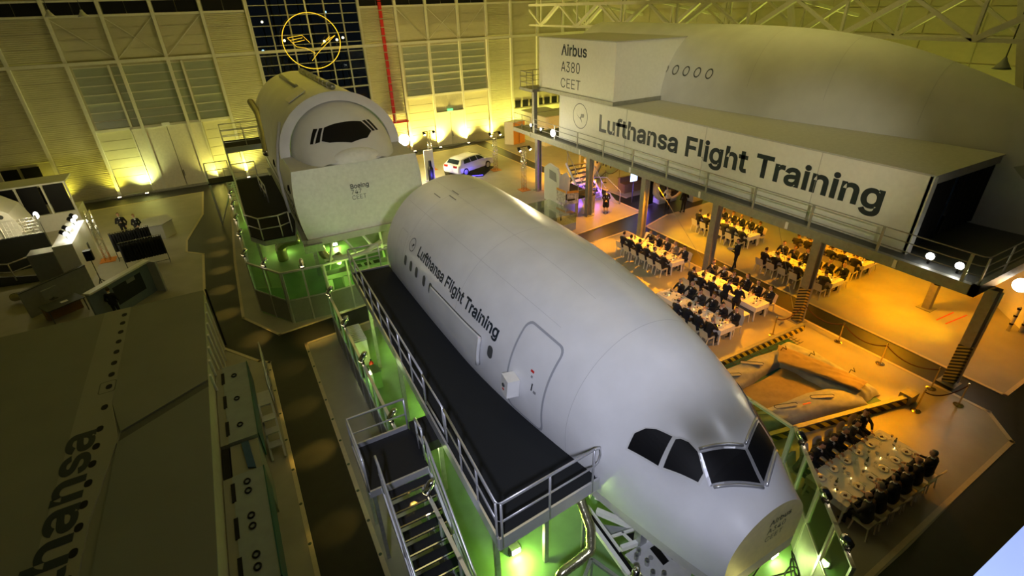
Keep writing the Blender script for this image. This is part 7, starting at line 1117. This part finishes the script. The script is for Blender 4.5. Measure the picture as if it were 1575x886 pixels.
for x, z in ((-14.2, 3.2), (-13.9, 2.8), (-13.6, 2.45), (-13.3, 2.45)): MB().tube((x, 41.0, z), (x, 40.94, z), .13, 12).build('hole', M['dgrey'], cm)
gcab = thing('glazed_cabin', 'pale cabin with dark windows behind the cockpit module', 'cabin', (-12.4, 45.5, .012)); MB().box(-14.5, -10.4, 44.6, 46.8, .012, 1.2).build('lower_wall', M['sign'], gcab); MB().box(-14.5, -10.4, 44.6, 46.8, 3.2, 3.3).build('roof', M['sign'], gcab)
for x in (-14.5, -13.2, -11.8, -10.5): MB().box(x, x+.1, 44.6, 44.7, 1.2, 3.2).build('post', M['sign'], gcab)
for x in (-14.35, -13.05, -11.65): MB().box(x, x+1.1, 44.63, 44.66, 1.25, 3.2).build('window_pane', M['black'], gcab)
hose('flexible_duct', [(-11.9, 33.0, .3), (-11.5, 32.8, .4), (-11.0, 32.5, .35), (-10.8, 32.2, .2)], .2, 'shiny duct elbow on the floor at the left')

# ------------------------------------------------------------------ far floor: car, booths, simulator
def car():
    t = thing('car', 'white estate car parked on a black mat near the back wall', 'car', (18.3, 41.3, .04), .38)
    L, W = 4.7, 1.84
    prof = [(-2.35, .42), (-2.36, .75), (-2.28, 1.0), (-2.05, 1.05), (-1.75, 1.40), (-1.2, 1.47), (.0, 1.49), (.55, 1.44), (1.25, 1.03), (2.0, .88), (2.3, .68), (2.34, .42), (2.25, .28), (-2.25, .28)]
    b = MB(); n = len(prof)
    def wd(z): return .5*W*(1 if z < 1.0 else 1-.30*(z-1.0)/.5)
    rows = [[(x, s_*wd(z)*k, z) for x, z in prof] for s_, k in ((-1, .96), (-1, 1.0), (1, 1.0), (1, .96))]
    for i, rw in enumerate(rows): rows[i] = [(x*(1 if i in (1, 2) else 1), y, z) for x, y, z in rw]
    Lf = [(x, -wd(z), z) for x, z in prof]; Rt = [(x, wd(z), z) for x, z in prof]
    b.add(Lf+Rt, [tuple(range(n)), tuple(range(2*n-1, n-1, -1))]+[(i, n+i, n+(i+1) % n, (i+1) % n) for i in range(n)])
    me = b.mesh('body', M['carw']); o = put('body', me, t); md = o.modifiers.new('bv', 'BEVEL'); md.width = .09; md.segments = 3; md.limit_method = 'ANGLE'; md.angle_limit = .5
    for s_ in (-1, 1):
        y = lambda z: s_*(wd(z)+.006)
        for pl in ([(-1.55, 1.06), (-1.45, 1.36), (-.75, 1.41), (-.72, 1.06)], [(-.65, 1.06), (-.67, 1.41), (.05, 1.42), (.12, 1.06)], [(.18, 1.06), (.12, 1.42), (.5, 1.38), (1.05, 1.06)]):
            b = MB(); b.extr([(x, y(z), z) for x, z in pl], (0, .008*s_, 0)); b.build('side_window', M['carglass'], t, local=True)
        b = MB(); b.ball((.95, s_*1.0, 1.0), (.1, .1, .07), 8, 6); b.build('mirror', M['carw'], t, True, local=True)
        b = MB(); b.box(-2.37, -2.15, s_*.55-.2, s_*.55+.2, .82, .98); b.build('tail_light', M['tail'], t, local=True); b = MB(); b.box(2.2, 2.33, s_*.62-.18, s_*.62+.18, .66, .78); b.build('head_light', M['chrome'], t, local=True)
        for x in (-1.42, 1.42):
            b = MB(); b.tube((x, s_*.72, .33), (x, s_*.935, .33), .33, 20); wo = b.build('wheel', M['rubber'], t, 'auto', local=True); b = MB(); b.tube((x, s_*.936, .33), (x, s_*.945, .33), .22, 16); b.build('rim', M['alu'], wo, local=True)
    b = MB(); b.extr([(-2.08, -.66, 1.07), (-2.08, .66, 1.07), (-1.80, .6, 1.38), (-1.80, -.6, 1.38)], (-.03, 0, .012)); b.build('rear_window', M['carglass'], t, local=True)
    b = MB(); b.extr([(.62, -.62, 1.42), (.62, .62, 1.42), (1.22, .74, 1.06), (1.22, -.74, 1.06)], (.02, 0, .02)); b.build('windscreen', M['carglass'], t, local=True)
    MB().box(-2.385, -2.36, -.26, .26, .55, .67).build('number_plate', M['shirt'], t, local=True)
car()
mt = MB(); mt.prism([(15.6, 40.2), (18.46, 39.0), (20.7, 41.2), (20.0, 42.2), (16.5, 43.2)], .012, .035); tag(mt.build('display_mat', M['black']), 'black display mat under the white car', 'mat')
ls = thing('led_strip', 'blue light strip along the edge of the display mat', 'light strip', (18, 39.8, .04)); MB().bar((16.6, 39.9, .06), (18.6, 39.25, .06), .04).build('strip', M['blueglow'], ls); lamp('POINT', (17.9, 39.4, .35), 25, (.1, .08, 1), size=.2)
bt = thing('blue_banner', 'glowing white banner stand with blue light behind the rear mock-up', 'banner', (14.2, 40.5, .012)); MB().box(13.9, 14.7, 40.5, 40.56, .1, 2.6).build('banner', M['white'], bt); MB().box(13.8, 14.8, 40.35, 40.7, .012, .1).build('foot', M['lgrey'], bt); MB().lathe([(.22, 0), (.24, 1.1), (.14, 1.35), (.12, 1.8)], (14.2, 40.1, .012), 12).build('dark_bust', M['black'], bt); lamp('POINT', (14.2, 39.7, .6), 90, (.15, .12, 1), size=.2)
fl3 = thing('stage_floodlight', 'dazzling floodlight right of the rear mock-up', 'floodlight', (12.6, 41.3, .012)); MB().tube((12.6, 41.3, .02), (12.6, 41.3, 3.3), .04).build('stand', M['black'], fl3); MB().ball((12.6, 41.2, 3.5), (.46, .25, .46), 16, 12).build('lens', M['glow'], fl3, True); MB().box(12.35, 12.85, 41.35, 41.6, 3.25, 3.75).build('housing', M['black'], fl3)
for i in range(3): MB().tube((12.6, 41.3, .8), (12.6+.6*math.cos(i*2.1), 41.3+.6*math.sin(i*2.1), .02), .02).build('leg', M['black'], fl3)
lamp('POINT', (12.6, 40.7, 3.5), 2000, (1, .84, .40), size=.3)
ob = thing('orange_booth', 'tall white and orange cabinet booth near the back wall', 'booth', (26.6, 47.3, .012)); MB().prism([(25.5, 48.0), (26.13, 47.2), (27.7, 47.6), (27.2, 48.6)], .012, 2.3).build('body', M['white'], ob); MB().prism([(26.13, 47.17), (27.72, 47.57), (27.7, 47.6), (26.13, 47.2)], .02, 2.25).build('orange_front', M['orange'], ob)
MB().prism([(27.1, 47.39), (27.45, 47.48), (27.45, 47.44), (27.1, 47.35)], 1.5, 1.9).build('screen', M['dgrey'], ob); MB().prism([(26.85, 47.33), (26.9, 47.34), (26.9, 47.3), (26.85, 47.29)], .1, 2.0).build('door_line', M['wood'], ob)
for i, (x0, x1, y0, y1, h) in enumerate(((28.4, 31.5, 44.6, 49.5, 2.9), (31.7, 35.5, 43.0, 49.0, 2.7))):
    c = thing('training_cabin', ('low pale training cabin left of the deck end', 'second low training cabin behind the deck end')[i], 'cabin', ((x0+x1)/2, (y0+y1)/2, .012)); MB().box(x0, x1, y0, y1, .012, h).build('body', M['sign'], c); MB().box(x0-.05, x1+.05, y0-.05, y1+.05, h, h+.06).build('roof', M['ledge'], c); MB().bar((x0, (y0+y1)/2, h+.08), (x1, (y0+y1)/2, h+.08), .06).build('roof_batten', M['grey'], c)
gc = thing('glass_showcase', 'low glass showcase with grey model beside the white fuselage', 'showcase', (17.2, 26.6, .012)); MB().box(16.2, 18.35, 25.1, 28.3, .012, .5).build('base', M['lgrey'], gc)
for a in ((16.2, 18.35, 25.1, 25.13), (16.2, 18.35, 28.27, 28.3)): MB().box(*a, .5, 1.1).build('glass_side', M['gl'], gc)
for a in ((16.2, 16.23, 25.1, 28.3), (18.32, 18.35, 25.1, 28.3)): MB().box(*a, .5, 1.1).build('glass_side', M['gl'], gc)
MB().box(16.2, 18.35, 25.1, 28.3, 1.1, 1.13).build('glass_top', M['gl'], gc); MB().prism([(16.6, 26.2), (17.4, 25.9), (17.9, 27.4), (17.0, 27.8)], .5, .8).build('model', M['grey'], gc); MB().lathe([(.05, 0), (.05, .35), (.12, .4)], (17.7, 25.9, .5), 10).build('model_mast', M['dgrey'], gc)
# cockpit cut-away with posters
cc = thing('cockpit_cutaway', 'pale cockpit cut-away with deck and orange-topped posters', 'cut-away', (19.9, 28.4, .012))
MB().box(19.0, 21.2, 26.9, 29.8, 1.25, 1.35).build('deck', M['blackmat'], cc)
b = MB(); op = [(18.95, 29.9, .6), (18.95, 28.0, .6), (18.95, 28.0, 2.7), (18.95, 28.3, 3.15), (18.95, 29.3, 3.3), (18.95, 29.9, 2.9)]; b.extr(op, (.15, 0, 0)); b.build('shell_side', M['hull2'], cc)
b = MB(); b.extr([(19.1, 28.0, 1.3), (19.7, 27.9, 1.3), (19.8, 27.9, 2.4), (19.5, 27.9, 2.9), (19.1, 28.0, 2.7)], (0, .08, 0)); b.build('shell_front', M['hull2'], cc); MB().extr([(18.94, 28.3, 2.2), (18.94, 29.2, 2.3), (18.94, 29.2, 2.9), (18.94, 28.4, 2.8)], (-.01, 0, 0)).build('shell_window', M['grey'], cc)
for i, (p, q) in enumerate((((18.9, 28.2), (18.95, 27.2)), ((19.0, 27.1), (19.75, 26.85)))):
    b = MB(); b.extr([(*p, 1.0), (*q, 1.0), (*q, 1.75), (*p, 1.75)], (-.03, -.02, 0)); po = b.build('poster_board', M['poster'], cc); b = MB(); b.extr([(p[0]-.01, p[1]-.01, 1.75), (q[0]-.01, q[1]-.01, 1.75), (q[0]-.01, q[1]-.01, 1.9), (p[0]-.01, p[1]-.01, 1.9)], (-.03, -.02, 0)); b.build('poster_header', M['orange'], po)
railing('r', [(19.75, 26.9, 1.35), (21.2, 26.9, 1.35)], 1.0, cc, M['rail_d'], .7, .03, 1)
for x, y in ((19.7, 26.95), (21.1, 26.95), (19.1, 29.6), (21.1, 29.6)): MB().bar((x, y, .012), (x, y, 1.25), .16).build('leg', M['steel'], cc)
for i in range(3): MB().box(18.85, 18.87, 27.3+i*.35, 27.5+i*.35, .55, .95).build('leaflet', M['shirt'], cc)
st = thing('lit_stair', 'metal stair glowing purple beside the hostess', 'stair', (23.2, 29.5, .012))
for i in range(9): tr = MB().box(21.6, 23.2, 28.6+i*.27, 28.85+i*.27, .25+i*.25, .29+i*.25).build('tread', M['dgrey'], st)
for x in (21.55, 23.25):
    b = MB(); b.bar((x, 28.5, .1), (x, 31.0, 2.5), .06, .22); b.build('stringer', M['alu'], st); b = MB(); b.path([(x, 28.2, .02), (x, 28.2, 1.0), (x, 28.5, 1.1), (x, 31.0, 3.5)], .03); b.build('handrail', M['alu'], st, True)
    for k in range(3): MB().tube((x, 28.8+k, .4+k), (x, 28.8+k, 1.4+k), .025).build('rail_post', M['alu'], st)
MB().extr([(23.6, 27.2, .02), (23.6, 28.6, .02), (23.6, 28.6, .55), (23.6, 28.3, .6)], (.05, 0, 0)).build('ramp_side', M['alu'], st); MB().path([(23.7, 27.2, .02), (23.7, 27.2, 1.0), (23.7, 28.8, 1.6), (23.0, 29.4, 1.6)], .03).build('handrail', M['alu'], st, True)
lamp('POINT', (22.4, 30.2, 1.0), 130, (.28, .10, 1), size=.2); lamp('POINT', (23.0, 28.9, .6), 40, (.35, .12, 1), size=.15)
sm8 = thing('cockpit_simulator', 'white egg-shaped cockpit simulator with round open front', 'simulator', (26.9, 26.3, .012))
b = MB(); 
def egg(k, y): return [(26.85+1.25*k*math.copysign(abs(math.cos(t*PI/20))**.7, math.cos(t*PI/20)), y, 1.45+1.2*k*math.copysign(abs(math.sin(t*PI/20))**.7, math.sin(t*PI/20))) for t in range(41)]
b.grid([egg(.86, 25.5), egg(1.0, 25.4), egg(1.05, 25.8), egg(1.0, 26.8), egg(.7, 27.4), egg(.02, 27.6)]); b.build('shell', M['white'], sm8, True); b = MB(); b.grid([egg(.86, 25.5), egg(.8, 26.3), egg(.02, 26.4)]); b.build('interior', M['blackmat'], sm8, True)
MB().box(26.0, 27.7, 25.6, 27.2, .012, .35).build('plinth', M['lgrey'], sm8); MB().box(26.1, 27.6, 26.2, 26.25, 1.9, 2.35).build('screen', M['screen'], sm8)
for x in (26.35, 27.35): MB().box(x-.25, x+.25, 25.75, 26.15, .7, 1.75).build('seat', M['dgrey'], sm8)
lamp('POINT', (26.85, 25.7, 2.1), 12, (.5, .7, 1), size=.2); lamp('POINT', (25.3, 26.2, .8), 60, (.2, .12, 1), size=.2)
wt = tag(MB().box(28.3, 29.3, 24.6, 25.4, .012, 1.05).box(28.25, 29.35, 24.55, 25.45, 1.05, 1.1).build('side_desk', M['white']), 'white side desk right of the cockpit simulator', 'desk')
fix_local(truss_tower(29.6, 22.6, 2.3, 'short truss stand on a lilac base under the deck', False, 'lgrey'))
sc = thing('light_screen', 'glowing white projection screen behind the third column', 'screen', (24.6, 27.0, .012)); MB().box(24.4, 25.0, 27.0, 27.05, 1.6, 3.2).build('panel', M['screen'], sc); MB().bar((24.7, 27.05, .02), (24.7, 27.05, 1.6), .05).build('stand', M['dgrey'], sc)
cu = tag(MB().grid([[(25.2+.06*k, 25.9+.05*(k % 2), z) for k in range(9)] for z in (.05, 2.6)]).build('drape', M['curtain']), 'black drape left of the cockpit simulator', 'curtain')
for i, (x, y) in enumerate(((24.3, 31.5), (26.0, 31.8), (27.7, 32.1))): t = thing('rope_post', '%s of three far rope posts on the orange floor' % ORD[i], 'rope post', (x, y, .012), group='far rope posts'); put('pole', pm_, t)
rope((24.3, 31.5), (26.0, 31.8), 'left dark rope on the far orange floor'); rope((26.0, 31.8), (27.7, 32.1), 'right dark rope on the far orange floor')
wb = tag(MB().box(25.5, 30, 28.8, 29.6, .012, .7).box(25.5, 30, 29.4, 29.6, .7, 1.1).build('wooden_bench', M['wood']), 'long wooden bench in the dark under the deck', 'bench')
sh = thing('slide_chute', 'grey inflated slide leaning behind the cockpit cut-away', 'slide', (24.5, 33, .012)); b = MB(); b.path([(22.5, 31.5, .3), (24, 32.5, .5), (25.5, 33.6, 1.0), (26.5, 34.5, 1.8)], .35, 10); b.build('tube', M['tarp'], sh, True); b = MB(); b.path([(23.1, 31.0, .3), (24.6, 32.0, .5), (26.1, 33.1, 1.0), (27.1, 34.0, 1.8)], .35, 10); b.build('tube', M['tarp'], sh, True)
# right edge: pale low wall, bollards, floor lines
lw = tag(MB().extr([(27.8, 5.4, .012), (31, 8.6, .012), (31, 8.6, 2.4), (27.8, 5.4, 2.4)], (.2, -.2, 0)).build('low_wall', M['sign']), 'pale low wall at the right edge below the deck', 'wall')
for i, (x, y) in enumerate(((27.4, 5.75), (27.75, 5.45))):
    t = thing('bollard', ('left', 'right')[i]+' pale bollard with black marks at the right edge', 'bollard', (x, y, .012), group='bollards'); MB().lathe([(.07, 0), (.07, 1.15), (.02, 1.2)], (0, 0, 0), 12).build('tube', M['cream'], t, True, local=True)
    for z in (.3, .7, 1.05): MB().lathe([(.073, z), (.073, z+.09)], (0, 0, 0), 12, False).build('band', M['black'], t, local=True)
for i, (p, q) in enumerate((((25.75, 7.72), (27.1, 7.66)), ((25.75, 7.36), (27.35, 7.23)))): b = MB(); b.bar((*p, .016), (*q, .016), .05, .006); tag(b.build('floor_marking', M['red']), ('farther', 'nearer')[i]+' red line taped on the orange floor', 'floor line', 'red floor lines')
